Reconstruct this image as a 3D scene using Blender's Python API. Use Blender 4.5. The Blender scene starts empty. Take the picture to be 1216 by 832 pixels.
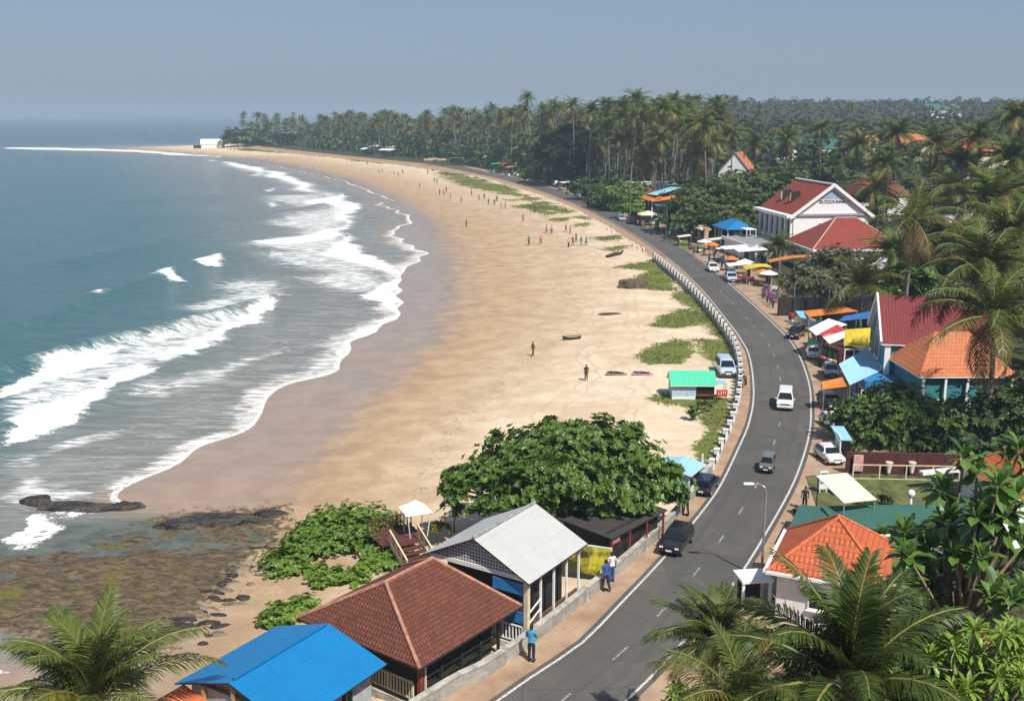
import bpy, bmesh, math, random
import numpy as np
from mathutils import Vector, Matrix

R = math.radians
sc = bpy.context.scene
COL = sc.collection
random.seed(7)
rng = np.random.default_rng(7)

# ------------------------------------------------------------------ camera
FPX = 1250.0
PITCH = math.atan(281 / FPX)
CAMZ = 28.0
SP, CP = math.sin(PITCH), math.cos(PITCH)
cd = bpy.data.cameras.new('camera')
cam = bpy.data.objects.new('camera', cd)
COL.objects.link(cam)
cam.location = (0, 0, CAMZ)
cam.rotation_euler = (math.pi / 2 - PITCH, 0, 0)
cd.sensor_width = 36
cd.lens = FPX / 1216 * 36
cd.clip_start = 0.5
cd.clip_end = 40000
sc.camera = cam


def at(px, py, z):
    """ground plan point (x, y) seen at a photo pixel, on the level z"""
    x = (px - 608) / FPX
    yd = (py - 416) / FPX
    t = (CAMZ - z) / (SP + yd * CP)
    return (t * x, t * (CP - yd * SP))


def pl(z, *pts):
    return [at(a, b, z) for a, b in pts]


# ------------------------------------------------------------------ object helpers
def link(o, parent=None):
    COL.objects.link(o)
    if parent is not None:
        o.parent = parent
    return o


def tag(o, label=None, cat=None, group=None, kind=None):
    if label: o['label'] = label
    if cat: o['category'] = cat
    if group: o['group'] = group
    if kind: o['kind'] = kind
    return o


def thing(name, label, cat, loc=(0, 0, 0), rz=0, group=None):
    o = bpy.data.objects.new(name, None)
    o.empty_display_size = 0.3
    link(o)
    o.location = loc
    o.rotation_euler = (0, 0, rz)
    return tag(o, label, cat, group)


def dup(o, parent=None):
    c = o.copy()
    link(c, parent)
    for ch in list(o.children):
        dup(ch, c)
    return c


class MB:
    """collects polygons, builds ONE mesh object"""

    def __init__(s):
        s.v, s.f, s.m, s.uv = [], [], [], []

    def face(s, pts, m=0, uvs=None):
        b = len(s.v)
        s.v += [tuple(p) for p in pts]
        s.f.append(tuple(range(b, b + len(pts))))
        s.m.append(m)
        s.uv.append(uvs)

    def uvface(s, pts, m=0):
        """uv in metres: u along the level line, v up the slope"""
        P = [Vector(p) for p in pts]
        n = (P[1] - P[0]).cross(P[2] - P[0])
        if n.length < 1e-9 and len(P) > 3:
            n = (P[2] - P[0]).cross(P[3] - P[0])
        n.normalize()
        e = Vector((0, 0, 1)).cross(n)
        if e.length < 1e-4:
            e = Vector((1, 0, 0))
        e.normalize()
        w = n.cross(e)
        s.face(pts, m, [(p.dot(e), p.dot(w)) for p in P])

    def slab(s, pts, t, m=0, mside=None):
        """a polygon thickened downwards by t"""
        ms = m if mside is None else mside
        lo = [(p[0], p[1], p[2] - t) for p in pts]
        s.uvface(pts, m)
        s.uvface(list(reversed(lo)), ms)
        n = len(pts)
        for i in range(n):
            j = (i + 1) % n
            s.face([pts[j], pts[i], lo[i], lo[j]], ms)

    def hexa(s, a, b, m=0):
        """bottom ring a (4, ccw), top ring b"""
        s.uvface(list(reversed(a)), m)
        s.uvface(b, m)
        for i in range(4):
            j = (i + 1) % 4
            s.uvface([a[i], a[j], b[j], b[i]], m)

    def box(s, c, d, m=0, rz=0, taper=1.0):
        x, y, z = c
        hx, hy, hz = d[0] / 2, d[1] / 2, d[2] / 2
        cr, sr = math.cos(rz), math.sin(rz)

        def q(ax, ay, az, k):
            ax *= k; ay *= k
            return (x + ax * cr - ay * sr, y + ax * sr + ay * cr, z + az)
        a = [q(-hx, -hy, -hz, 1), q(hx, -hy, -hz, 1), q(hx, hy, -hz, 1), q(-hx, hy, -hz, 1)]
        b = [q(-hx, -hy, hz, taper), q(hx, -hy, hz, taper), q(hx, hy, hz, taper), q(-hx, hy, hz, taper)]
        s.hexa(a, b, m)

    def bar(s, p, q, w, h=None, m=0):
        """a square bar from p to q"""
        h = h or w
        p, q = Vector(p), Vector(q)
        d = (q - p)
        if d.length < 1e-6: return
        d.normalize()
        up = Vector((0, 0, 1)) if abs(d.z) < .9 else Vector((1, 0, 0))
        a = d.cross(up).normalized() * (w / 2)
        b = a.cross(d).normalized() * (h / 2)
        s.hexa([p - a - b, p + a - b, p + a + b, p - a + b], [q - a - b, q + a - b, q + a + b, q - a + b], m)

    def tube(s, pts, rad, n=8, m=0, cap=True):
        rings = []
        k = len(pts)
        P = [Vector(p) for p in pts]
        for i in range(k):
            d = (P[min(i + 1, k - 1)] - P[max(i - 1, 0)])
            if d.length < 1e-9: d = Vector((0, 0, 1))
            d.normalize()
            up = Vector((1, 0, 0)) if abs(d.x) < .8 else Vector((0, 1, 0))
            a = d.cross(up).normalized()
            b = d.cross(a)
            r = rad[i] if hasattr(rad, '__len__') else rad
            base = len(s.v)
            for j in range(n):
                t = 2 * math.pi * j / n
                s.v.append(tuple(P[i] + a * math.cos(t) * r + b * math.sin(t) * r))
            rings.append(base)
        for i in range(k - 1):
            for j in range(n):
                j2 = (j + 1) % n
                s.f.append((rings[i] + j, rings[i] + j2, rings[i + 1] + j2, rings[i + 1] + j))
                s.m.append(m); s.uv.append(None)
        if cap:
            s.f.append(tuple(reversed(range(rings[0], rings[0] + n)))); s.m.append(m); s.uv.append(None)
            s.f.append(tuple(range(rings[-1], rings[-1] + n))); s.m.append(m); s.uv.append(None)

    def ball(s, c, r, m=0, nu=10, nv=6, sq=(1, 1, 1), half=False):
        base = len(s.v)
        v0 = 0 if half else -math.pi / 2
        for i in range(nv + 1):
            ph = v0 + (math.pi / 2 - v0) * i / nv
            for j in range(nu):
                t = 2 * math.pi * j / nu
                s.v.append((c[0] + r * sq[0] * math.cos(ph) * math.cos(t), c[1] + r * sq[1] * math.cos(ph) * math.sin(t), c[2] + r * sq[2] * math.sin(ph)))
        for i in range(nv):
            for j in range(nu):
                j2 = (j + 1) % nu
                a = base + i * nu
                s.f.append((a + j, a + j2, a + nu + j2, a + nu + j)); s.m.append(m); s.uv.append(None)

    def mesh(s, name, mats, smooth=False, bevel=0):
        me = bpy.data.meshes.new(name)
        me.from_pydata(s.v, [], s.f)
        for m in mats:
            me.materials.append(m)
        me.polygons.foreach_set('material_index', s.m)
        if any(u is not None for u in s.uv):
            lay = me.uv_layers.new(name='UVMap')
            flat = []
            for f, u in zip(s.f, s.uv):
                if u is None:
                    flat += [0.0] * (2 * len(f))
                else:
                    for a, b in u: flat += [a, b]
            lay.data.foreach_set('uv', flat)
        if smooth:
            me.polygons.foreach_set('use_smooth', [True] * len(s.f))
        me.update()
        if bevel:
            bm = bmesh.new(); bm.from_mesh(me)
            bmesh.ops.remove_doubles(bm, verts=bm.verts, dist=1e-4)
            bmesh.ops.bevel(bm, geom=[e for e in bm.edges if e.is_manifold and e.calc_face_angle(0) > .35], offset=bevel, segments=2, affect='EDGES', clamp_overlap=True)
            bm.to_mesh(me); bm.free()
        return me

    def build(s, name, mats, parent=None, smooth=False, bevel=0):
        if not isinstance(mats, (list, tuple)): mats = [mats]
        o = bpy.data.objects.new(name, s.mesh(name, mats, smooth, bevel))
        return link(o, parent)


# ------------------------------------------------------------------ materials
class NT:
    def __init__(s, name):
        s.mat = bpy.data.materials.new(name)
        s.mat.use_nodes = True
        s.t = s.mat.node_tree
        s.b = s.t.nodes['Principled BSDF']
        s.out = s.t.nodes['Material Output']

    def n(s, typ, **kw):
        nd = s.t.nodes.new(typ)
        for k, v in kw.items():
            if k.startswith('in_'):
                key = k[3:].replace('_', ' ')
                nd.inputs[int(key) if key.isdigit() else key].default_value = v
            else:
                setattr(nd, k, v)
        return nd

    def l(s, a, b):
        s.t.links.new(a, b)

    def math(s, op, a, b=None, c=None, clamp=False):
        nd = s.t.nodes.new('ShaderNodeMath'); nd.operation = op; nd.use_clamp = clamp
        for i, x in enumerate((a, b, c)):
            if x is None: continue
            if isinstance(x, (int, float)): nd.inputs[i].default_value = x
            else: s.l(x, nd.inputs[i])
        return nd.outputs[0]

    def mix(s, fac, a, b, blend='MIX'):
        nd = s.t.nodes.new('ShaderNodeMix'); nd.data_type = 'RGBA'; nd.blend_type = blend
        for k, x in ((0, fac), (6, a), (7, b)):
            if isinstance(x, (int, float)): nd.inputs[k].default_value = x
            elif isinstance(x, tuple): nd.inputs[k].default_value = (*x, 1) if len(x) == 3 else x
            else: s.l(x, nd.inputs[k])
        return nd.outputs[2]

    def noise(s, scale, detail=4, rough=.6, vec=None, dist=0):
        nd = s.n('ShaderNodeTexNoise'); nd.inputs['Scale'].default_value = scale
        nd.inputs['Detail'].default_value = detail; nd.inputs['Roughness'].default_value = rough
        nd.inputs['Distortion'].default_value = dist
        if vec is not None: s.l(vec, nd.inputs['Vector'])
        return nd.outputs['Fac']

    def sstep(s, x, a, b):
        nd = s.n('ShaderNodeMapRange'); nd.interpolation_type = 'SMOOTHSTEP'
        s.l(x, nd.inputs[0]) if not isinstance(x, (int, float)) else None
        nd.inputs[1].default_value = a; nd.inputs[2].default_value = b
        return nd.outputs[0]

    def attr(s, name):
        nd = s.n('ShaderNodeAttribute'); nd.attribute_name = name
        return nd.outputs['Fac']

    def coord(s, which='Object', scale=None):
        nd = s.n('ShaderNodeTexCoord').outputs[which]
        if scale is None: return nd
        mp = s.n('ShaderNodeMapping'); mp.inputs['Scale'].default_value = scale
        s.l(nd, mp.inputs['Vector'])
        return mp.outputs[0]

    def pos(s, scale=None, rot=0):
        nd = s.n('ShaderNodeNewGeometry').outputs['Position']
        if scale is None: return nd
        mp = s.n('ShaderNodeMapping'); mp.inputs['Scale'].default_value = scale
        mp.inputs['Rotation'].default_value = (0, 0, rot)
        s.l(nd, mp.inputs['Vector'])
        return mp.outputs[0]

    def bump(s, h, strength=.3, dist=.05):
        nd = s.n('ShaderNodeBump'); nd.inputs['Strength'].default_value = strength; nd.inputs['Distance'].default_value = dist
        s.l(h, nd.inputs['Height'])
        s.l(nd.outputs[0], s.b.inputs['Normal'])

    def base(s, c):
        if isinstance(c, tuple): s.b.inputs['Base Color'].default_value = (*c, 1)
        else: s.l(c, s.b.inputs['Base Color'])

    def rough(s, r, spec=.4):
        if isinstance(r, (int, float)): s.b.inputs['Roughness'].default_value = r
        else: s.l(r, s.b.inputs['Roughness'])
        s.b.inputs['Specular IOR Level'].default_value = spec


_mc = {}


def M(name, c, rough=.6, var=.18, scale=3, bump=.15, metal=0, spec=.4):
    """weathered paint / plaster / cloth: two scales of noise over one colour"""
    if name in _mc: return _mc[name]
    k = NT(name)
    co = k.coord()
    f = k.noise(scale, 5, .65, co)
    g = k.noise(scale * 9, 3, .6, co)
    lo = tuple(x * (1 - var * 1.6) for x in c)
    hi = tuple(min(1, x * (1 + var * .7)) for x in c)
    col = k.mix(k.sstep(f, .3, .72), lo, hi)
    col = k.mix(k.math('MULTIPLY', k.sstep(g, .55, .8), var * 1.2), col, tuple(x * .55 for x in c))
    k.base(col)
    k.rough(rough, spec)
    k.b.inputs['Metallic'].default_value = metal
    if bump: k.bump(g, bump, .02)
    _mc[name] = k.mat
    return k.mat


def tile_mat(name, c, c2, row=.32, colw=.24, joint=.35, rough=.7, wear=.35):
    """clay tiles: rows and columns in metre UVs, each tile its own tone, weather patches"""
    k = NT(name)
    uv = k.coord('UV')
    br = k.n('ShaderNodeTexBrick')
    br.offset = .5
    k.l(uv, br.inputs['Vector'])
    br.inputs['Color1'].default_value = (*c, 1)
    br.inputs['Color2'].default_value = (*c2, 1)
    br.inputs['Mortar'].default_value = (*[x * joint for x in c], 1)
    br.inputs['Scale'].default_value = 1
    br.inputs['Mortar Size'].default_value = .028
    br.inputs['Mortar Smooth'].default_value = .4
    br.inputs['Brick Width'].default_value = colw
    br.inputs['Row Height'].default_value = row
    o = k.coord()
    f = k.noise(.7, 6, .7, o)
    col = k.mix(k.math('MULTIPLY', k.sstep(f, .45, .75), wear), br.outputs['Color'], tuple(x * .42 for x in c))
    g = k.noise(5, 4, .6, o)
    col = k.mix(k.math('MULTIPLY', k.sstep(g, .5, .8), .25), col, tuple(min(1, x * 1.45 + .02) for x in c))
    k.base(col)
    k.rough(rough, .3)
    sep = k.n('ShaderNodeSeparateXYZ'); k.l(uv, sep.inputs[0])
    saw = k.math('FRACT', k.math('DIVIDE', sep.outputs[1], row))
    wav = k.math('SINE', k.math('MULTIPLY', sep.outputs[0], 2 * math.pi / colw))
    h = k.math('SUBTRACT', k.math('MULTIPLY', wav, .35), saw)
    k.bump(h, .7, .05)
    return k.mat


def sheet_mat(name, c, pitch=.2, rough=.45, wear=.25, rust=(.25, .12, .06), rustamt=.25, amp=.4):
    """ribbed metal / fibre roofing sheet"""
    k = NT(name)
    uv = k.coord('UV')
    sep = k.n('ShaderNodeSeparateXYZ'); k.l(uv, sep.inputs[0])
    wav = k.math('SINE', k.math('MULTIPLY', sep.outputs[0], 2 * math.pi / pitch))
    o = k.coord()
    f = k.noise(.8, 6, .7, o)
    st = k.n('ShaderNodeMapping'); st.inputs['Scale'].default_value = (3.5, .35, 1)
    k.l(uv, st.inputs[0])
    g = k.noise(1, 5, .7, st.outputs[0])
    col = k.mix(k.math('MULTIPLY', k.sstep(f, .4, .75), wear), c, tuple(x * .6 for x in c))
    col = k.mix(k.math('MULTIPLY', k.sstep(g, .56, .78), rustamt), col, rust)
    seam = k.math('LESS_THAN', k.math('FRACT', k.math('DIVIDE', sep.outputs[1], 1.9)), .014)
    col = k.mix(k.math('MULTIPLY', seam, .5), col, tuple(x * .45 for x in c))
    k.base(col)
    k.rough(rough, .4)
    k.bump(wav, amp, .03)
    return k.mat


def leaf_mat(name, cols, trans=.25, rough=.5, spec=.35, hue=.0):
    """each leaf takes its own tone (random per island)"""
    k = NT(name)
    g = k.n('ShaderNodeNewGeometry')
    oi = k.n('ShaderNodeObjectInfo')
    ramp = k.n('ShaderNodeValToRGB')
    cr = ramp.color_ramp
    for i, c in enumerate(cols):
        e = cr.elements[i] if i < 2 else cr.elements.new(i / (len(cols) - 1))
        e.position = i / (len(cols) - 1)
        e.color = (*c, 1)
    cr.elements[0].position = 0
    k.l(g.outputs['Random Per Island'], ramp.inputs[0])
    hsv = k.n('ShaderNodeHueSaturation')
    k.l(ramp.outputs[0], hsv.inputs['Color'])
    v = k.math('ADD', k.math('MULTIPLY', oi.outputs['Random'], .5), .75)
    k.l(v, hsv.inputs['Value'])
    k.l(k.math('ADD', k.math('MULTIPLY', oi.outputs['Random'], -.03), .515), hsv.inputs['Hue'])
    k.base(hsv.outputs[0])
    k.rough(rough, spec)
    if trans:
        tr = k.n('ShaderNodeBsdfTranslucent')
        k.l(k.mix(1.0, hsv.outputs[0], (1.3, 1.35, .7), 'MULTIPLY'), tr.inputs['Color'])
        mx = k.n('ShaderNodeMixShader'); mx.inputs[0].default_value = trans
        k.l(k.b.outputs[0], mx.inputs[1]); k.l(tr.outputs[0], mx.inputs[2])
        k.l(mx.outputs[0], k.out.inputs['Surface'])
    return k.mat


def paint_mat(name, c, rough=.25, metal=.0):
    k = NT(name)
    f = k.noise(4, 4, .6, k.coord())
    k.base(k.mix(k.math('MULTIPLY', k.sstep(f, .45, .75), .25), c, tuple(x * .6 + .03 for x in c)))
    k.rough(rough, .5)
    k.b.inputs['Metallic'].default_value = metal
    k.b.inputs['Coat Weight'].default_value = .6
    k.b.inputs['Coat Roughness'].default_value = .12
    return k.mat


WHITE = M('white_paint', (.80, .79, .76), .55, .07)
CREAM = M('cream_paint', (.66, .58, .38), .6, .12)
GREYW = M('grey_plaster', (.42, .42, .41), .8, .15)
CONC = M('concrete', (.46, .43, .38), .85, .28, 1.5, .3)
DARKW = M('dark_timber_and_shade', (.030, .026, .023), .7, .3)  # dark boards, also painted in for shaded interiors
BROWNW = M('brown_timber', (.16, .085, .05), .7, .3)
REDW = M('red_timber', (.26, .05, .035), .6, .2)
MAROON = M('maroon_plaster', (.085, .022, .024), .8, .25)
TEAL = M('teal_plaster', (.04, .20, .22), .7, .15)
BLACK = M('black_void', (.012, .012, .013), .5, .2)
GLASS = M('dark_glass', (.012, .014, .017), .08, .1, 2, 0, 0, .6)
RUBBER = M('rubber', (.018, .018, .019), .8, .2)
STEEL = M('galvanised_steel', (.42, .43, .44), .4, .12, 4, .05, .6)
CHROME = M('bright_metal', (.6, .6, .62), .25, .1, 4, 0, .8)
LAMPM = M('lamp_glass', (.75, .75, .72), .15, .05, 2, 0)
REDL = M('red_lens', (.35, .02, .015), .25, .1)
BLUEP = M('blue_paint', (.03, .20, .48), .5, .15)
YELLOW = M('yellow_cloth', (.62, .48, .03), .75, .12)
ORANGEC = M('orange_cloth', (.62, .19, .035), .75, .15)
BLUEC = M('blue_cloth', (.03, .15, .42), .75, .18)
SKYC = M('pale_blue_cloth', (.22, .47, .66), .7, .12)
REDC = M('red_cloth', (.42, .035, .05), .75, .15)
WHITEC = M('white_cloth', (.78, .77, .74), .75, .08)
CREAMC = M('cream_cloth', (.72, .66, .50), .75, .10)
TEALC = M('teal_cloth', (.04, .26, .25), .7, .15)
GREENP = M('green_paint', (.05, .48, .26), .5, .10)
WOODL = M('pale_timber', (.42, .30, .17), .7, .25)
# ------------------------------------------------------------------ plan curves (world metres)
def smooth_curve(pts, n=8):
    P = np.array(pts, float); out = []
    for i in range(len(P) - 1):
        p0 = P[max(i - 1, 0)]; p1 = P[i]; p2 = P[i + 1]; p3 = P[min(i + 2, len(P) - 1)]
        for t in np.linspace(0, 1, n, endpoint=False):
            out.append(.5 * ((2 * p1) + (p2 - p0) * t + (2 * p0 - 5 * p1 + 4 * p2 - p3) * t * t + (3 * p1 - p0 - 3 * p2 + p3) * t ** 3))
    out.append(P[-1])
    return np.array(out)


ROADZ = 2.0
LL = pl(2, (590, 832), (640, 797), (691, 763), (740, 713), (789, 661), (833, 608), (855, 577), (875, 536), (890, 500), (895, 464), (890, 423), (878, 400), (863, 380), (830, 340), (795, 308), (760, 283), (720, 260), (680, 241), (640, 226), (600, 214), (570, 207))
RL = pl(2, (743, 832), (786, 790), (821, 750), (850, 718), (879, 682), (910, 632), (939, 580), (953, 545), (961, 515), (963, 488), (960, 452), (943, 411), (914, 380), (872, 342), (836, 312), (798, 286), (750, 260), (700, 238), (655, 223), (612, 211), (580, 204.5))
FARROAD = [(-55, 600), (-100, 700), (-140, 800)]
LL = [(-8, 33), (-4.2, 38.5)] + LL + [(-48, 575), (-95, 690), (-137, 800)]
RL = [(-2.5, 32.6), (1.6, 38.0)] + RL + [(-38, 580), (-85, 695), (-127, 803)]
LLc = smooth_curve(LL, 6); RLc = smooth_curve(RL, 6)
WALLP = [(-10.2, 34)] + pl(2, (520, 832), (580, 800), (640, 757), (715, 696), (755, 662), (794, 626), (822, 592), (845, 560))
RAILP = pl(2, (845, 560), (856, 535), (868, 508), (876, 479), (879, 455), (877, 428), (868, 404), (851, 380), (832, 357), (812, 337), (790, 318), (776, 306))
WALLc = smooth_curve(WALLP, 6); RAILc = smooth_curve(RAILP, 6)
# seaward edge of the road bank
EDGE = np.vstack([WALLc, RAILc[1:], np.array(pl(2, (758, 290), (720, 266), (681, 245.5), (640, 230), (600, 217.5), (572, 209.5))), np.array([(-66, 575), (-130, 690), (-190, 800), (-240, 900)])])
EDGE = np.vstack([[(-24, 10), (-20, 20)], EDGE])


def edge_x(y):
    return np.interp(y, EDGE[:, 1], EDGE[:, 0])


INL = np.vstack([RLc[RLc[:, 1] < 540], [(-52, 575), (-115, 690), (-172, 800), (-222, 900)]])


def seg_dist(x, y, poly, closed=False):
    P = np.array(poly, float)
    d = np.full(x.shape, 1e9)
    n = len(P)
    for i in range(n if closed else n - 1):
        a = P[i]; b = P[(i + 1) % n]
        e = b - a
        L = e @ e + 1e-12
        t = np.clip(((x - a[0]) * e[0] + (y - a[1]) * e[1]) / L, 0, 1)
        d = np.minimum(d, (x - a[0] - t * e[0]) ** 2 + (y - a[1] - t * e[1]) ** 2)
    return np.sqrt(d)


def sdf(x, y, poly):
    """signed distance, positive inside"""
    d = seg_dist(x, y, poly, True)
    P = np.array(poly, float)
    ins = np.zeros(x.shape, bool)
    n = len(P)
    for i in range(n):
        a = P[i]; b = P[(i + 1) % n]
        c = ((a[1] > y) != (b[1] > y))
        with np.errstate(divide='ignore', invalid='ignore'):
            xi = (b[0] - a[0]) * (y - a[1]) / (b[1] - a[1] + 1e-30) + a[0]
        ins ^= c & (x < xi)
    return np.where(ins, d, -d)


SHORE_PX = pl(0, (168, 603), (145, 598), (138, 588), (165, 570), (205, 550), (240, 530), (275, 516), (296, 504), (313, 490), (312, 470), (345, 456), (385, 444), (405, 432), (413, 410), (440, 394), (472, 373), (472, 345), (478, 322), (505, 301), (490, 294), (474, 284), (466, 275), (488, 262), (470, 250), (450, 242), (466, 238), (440, 229), (407, 215), (348, 202), (280, 187), (200, 180), (150, 177))
SHORE = [tuple(q) for q in smooth_curve(SHORE_PX, 4)]
SHORE = [(a + .45 * np.sin(b * .55 + a * .2) * np.clip(b / 110, .7, 3), b) for a, b in SHORE]
COAST = [(-90, -90), (-80, 25), (-55, 42), (-36, 46.5), (-25, 49.5), (-20, 53), (-17.5, 57), (-16.5, 62), (-18, 66), (-22, 69.5)] + SHORE + [(-335, 905), (-300, 960), (-180, 1020), (-100, 1300), (300, 2200), (900, 4200), (6000, 9000), (9000, -90)]
REEF = pl(0, (0, 640), (60, 622), (150, 618), (200, 612), (335, 606), (330, 640), (300, 660), (262, 700), (225, 745), (200, 775), (100, 775), (0, 750)) + [(-60, 50), (-60, 66)]
WETLINE = pl(.4, (325, 612), (352, 590), (392, 540), (440, 490), (495, 440), (540, 392), (553, 345), (550, 300), (528, 262), (480, 233), (430, 213), (370, 199), (300, 187)) + [(-205, 725), (-330, 900)]


def smoothstep(x, a, b):
    t = np.clip((x - a) / (b - a), 0, 1)
    return t * t * (3 - 2 * t)


_rw = rng.uniform(0, 6.28, 40)


def wob(x, y, s, k=0):
    """cheap smooth noise, about -1..1"""
    r = _rw[k:]
    return (np.sin(x * s + r[0] + 1.7 * np.sin(y * s * .7 + r[1])) * np.cos(y * s * 1.1 + r[2] + 1.3 * np.sin(x * s * .8 + r[3]))
            + .5 * np.sin(x * s * 2.3 + r[4]) * np.sin(y * s * 2.1 + r[5] + np.sin(x * s + r[6])))/1.5


def ground_z(x, y, full=False):
    x = np.asarray(x, float); y = np.asarray(y, float)
    ds = sdf(x, y, COAST)
    dx = x - edge_x(y)
    t = np.clip(ds, 0, None) / (np.clip(ds, 0, None) + np.clip(-dx, .01, None))
    z = 1.55 * np.power(t, .85) + .05 * wob(x, y, .5) * np.clip(-dx / 4, 0, 1) * np.clip(ds / 12, 0, 1)
    dune = .5 * smoothstep(-dx, 1, 6) * (1 - smoothstep(-dx, 8, 24)) * (.5 + .5 * wob(x, y, .28, 7)) * smoothstep(y, 80, 110)
    z = z + dune
    z = np.where(dx > 0, 1.93, z)
    inl = 9.5 * smoothstep(dx, 26, 120) * smoothstep(y, 190, 330)
    inl = inl + 19 * smoothstep(np.hypot(x, y), 520, 1250) * smoothstep(x, -40, 260)
    inl = inl + 1.2 * smoothstep(dx, 16, 40) * (.5 + .5 * wob(x, y, .05, 3))
    z = np.where(dx > 0, z + inl, z)
    sea = np.maximum(ds * .09, -4)
    z = np.where(ds < 0, sea, z)
    rf = sdf(x, y, REEF)
    bed = -.135 + .16 * wob(x, y * 1.6, .55, 11) + .12 * wob(x, y * 2, 1.5, 15) + .07 * wob(x, y * 2, 3.7, 19) + .16 * smoothstep(x, -34, -18) + .26 * smoothstep(-y, -66.5, -61)
    z = np.where(rf > -1.5, np.where(ds < 1.5, bed * smoothstep(rf, -1.5, .8) + z * (1 - smoothstep(rf, -1.5, .8)), z + .12 * (wob(x, y, 2.2, 23) > .25)), z)
    if full: return z, ds, dx, rf
    return z


_T = np.concatenate([np.linspace(18, 260, 700), np.geomspace(261, 3000, 500)])


def gp(px, py):
    """first ground point under a photo pixel -> (x, y, z)"""
    x = (px - 608) / FPX; yd = (py - 416) / FPX
    X = _T * x; Y = _T * (CP - yd * SP); Z = CAMZ - _T * (SP + yd * CP)
    g = ground_z(X, Y)
    hit = np.nonzero(Z <= g)[0]
    if not len(hit): return (float(X[-1]), float(Y[-1]), float(g[-1]))
    i = hit[0]
    j = max(i - 1, 0)
    a = Z[j] - g[j]; b = g[i] - Z[i]
    k = a / (a + b + 1e-9)
    xx = X[j] + (X[i] - X[j]) * k; yy = Y[j] + (Y[i] - Y[j]) * k
    return (float(xx), float(yy), float(ground_z([xx], [yy])[0]))


def gz(x, y):
    return float(ground_z([x], [y])[0])


def road_dir(y):
    """unit tangent of the road (going away) and x of its right edge at y"""
    i = int(np.argmin(np.abs(RLc[:, 1] - y)))
    a = RLc[max(i - 2, 0)]; b = RLc[min(i + 2, len(RLc) - 1)]
    d = (b - a) / np.linalg.norm(b - a)
    return d, RLc[i]


def grid_mesh(name, X, Y, Z, keep, mats, attrs):
    nr, nc = X.shape
    v = np.stack([X.ravel(), Y.ravel(), Z.ravel()], 1)
    i, j = np.meshgrid(np.arange(nr - 1), np.arange(nc - 1), indexing='ij')
    a = (i * nc + j).ravel()
    q = np.stack([a, a + 1, a + nc + 1, a + nc], 1)
    k = keep.ravel()
    q = q[k[q].any(1)]
    used = np.unique(q)
    remap = np.full(len(v), -1); remap[used] = np.arange(len(used))
    q = remap[q]; v = v[used]
    me = bpy.data.meshes.new(name)
    me.vertices.add(len(v)); me.vertices.foreach_set('co', v.ravel())
    me.loops.add(q.size); me.loops.foreach_set('vertex_index', q.ravel().astype(np.int32))
    me.polygons.add(len(q)); me.polygons.foreach_set('loop_start', np.arange(0, q.size, 4, dtype=np.int32))
    me.polygons.foreach_set('loop_total', np.full(len(q), 4, np.int32))
    me.polygons.foreach_set('use_smooth', np.ones(len(q), bool))
    for nme, A in attrs.items():
        at_ = me.attributes.new(nme, 'FLOAT', 'POINT')
        at_.data.foreach_set('value', A.ravel()[used].astype(np.float32))
    me.update(); me.validate()
    for m in mats: me.materials.append(m)
    return link(bpy.data.objects.new(name, me))


# ------------------------------------------------------------------ terrain
GRASS = [  # tufted grass on the back of the beach, traced patches
    [(752, 422), (799, 402), (822, 405), (826, 420), (811, 432), (768, 433)],
    [(826, 402), (868, 397), (878, 430), (852, 440), (832, 420)],
    [(766, 386), (805, 367), (838, 368), (846, 384), (800, 390)],
    [(795, 350), (815, 338), (862, 392), (868, 402), (846, 398), (825, 372)],
    [(735, 341), (752, 330), (782, 316), (800, 328), (806, 345), (775, 345)],
    [(722, 318), (755, 312), (778, 306), (796, 322), (770, 322)],
    [(671, 265), (690, 256), (712, 259), (722, 266), (690, 272)],
    [(699, 283), (730, 272), (745, 280), (720, 287)], [(712, 296), (735, 286), (752, 291), (730, 300)],
    [(768, 473), (795, 466), (850, 470), (872, 474), (868, 500), (850, 516), (836, 512), (828, 486), (790, 482)],
    [(838, 505), (870, 488), (858, 520), (838, 552), (812, 588), (800, 575), (822, 545)],
    [(520, 210), (560, 206), (600, 219), (640, 234), (700, 256), (690, 262), (640, 249), (590, 231), (550, 222)],
    [(400, 186), (450, 183), (520, 192), (560, 203), (530, 204), (470, 196), (420, 192)],
    [(500, 197), (530, 197), (575, 210), (560, 216), (520, 208)],
    [(590, 232), (620, 236), (665, 250), (650, 256), (610, 246)],
    [(270, 178), (300, 175), (400, 182), (470, 190), (400, 188), (330, 182)],
    [(640, 256), (660, 252), (690, 262), (670, 268)],
]
GRASSW = [[gp(a, b)[:2] for a, b in p] for p in GRASS]

rowY = np.concatenate([np.linspace(-90, 36, 30), 26 / np.linspace(.70, .0125, 620), np.geomspace(2150, 9000, 16)])
u = np.linspace(-1, 1, 560)
half = .72 * np.clip(rowY, 0, None) + 60
X = half[:, None] * u[None, :]
Y = np.repeat(rowY[:, None], len(u), 1)
Z, DS, DX, RF = ground_z(X, Y, True)
wl = np.array(WETLINE)
wx = np.interp(Y, wl[:, 1], wl[:, 0])
WET = X - wx                       # >0 dry
gr = np.full(X.shape, -30.0)
near = (DS > 0) & (DX < 6) & (Y > 55)
for p in GRASSW:
    bx0, by0 = np.min(p, 0) - 12; bx1, by1 = np.max(p, 0) + 12
    m = near & (X > bx0) & (X < bx1) & (Y > by0) & (Y < by1)
    if m.any():
        s_ = sdf(X[m], Y[m], p); my_ = np.mean([q[1] for q in p])
        if my_ > 195: s_ = s_ - .6 - 4.0 * np.clip(-wob(X[m], Y[m], .16, 14) + .02, 0, 1) * 2
        gr[m] = np.maximum(gr[m], s_)
gscale = np.clip(Y / 110, .7, 4)
rdx = X - np.interp(Y, INL[:, 1], INL[:, 0])

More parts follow.
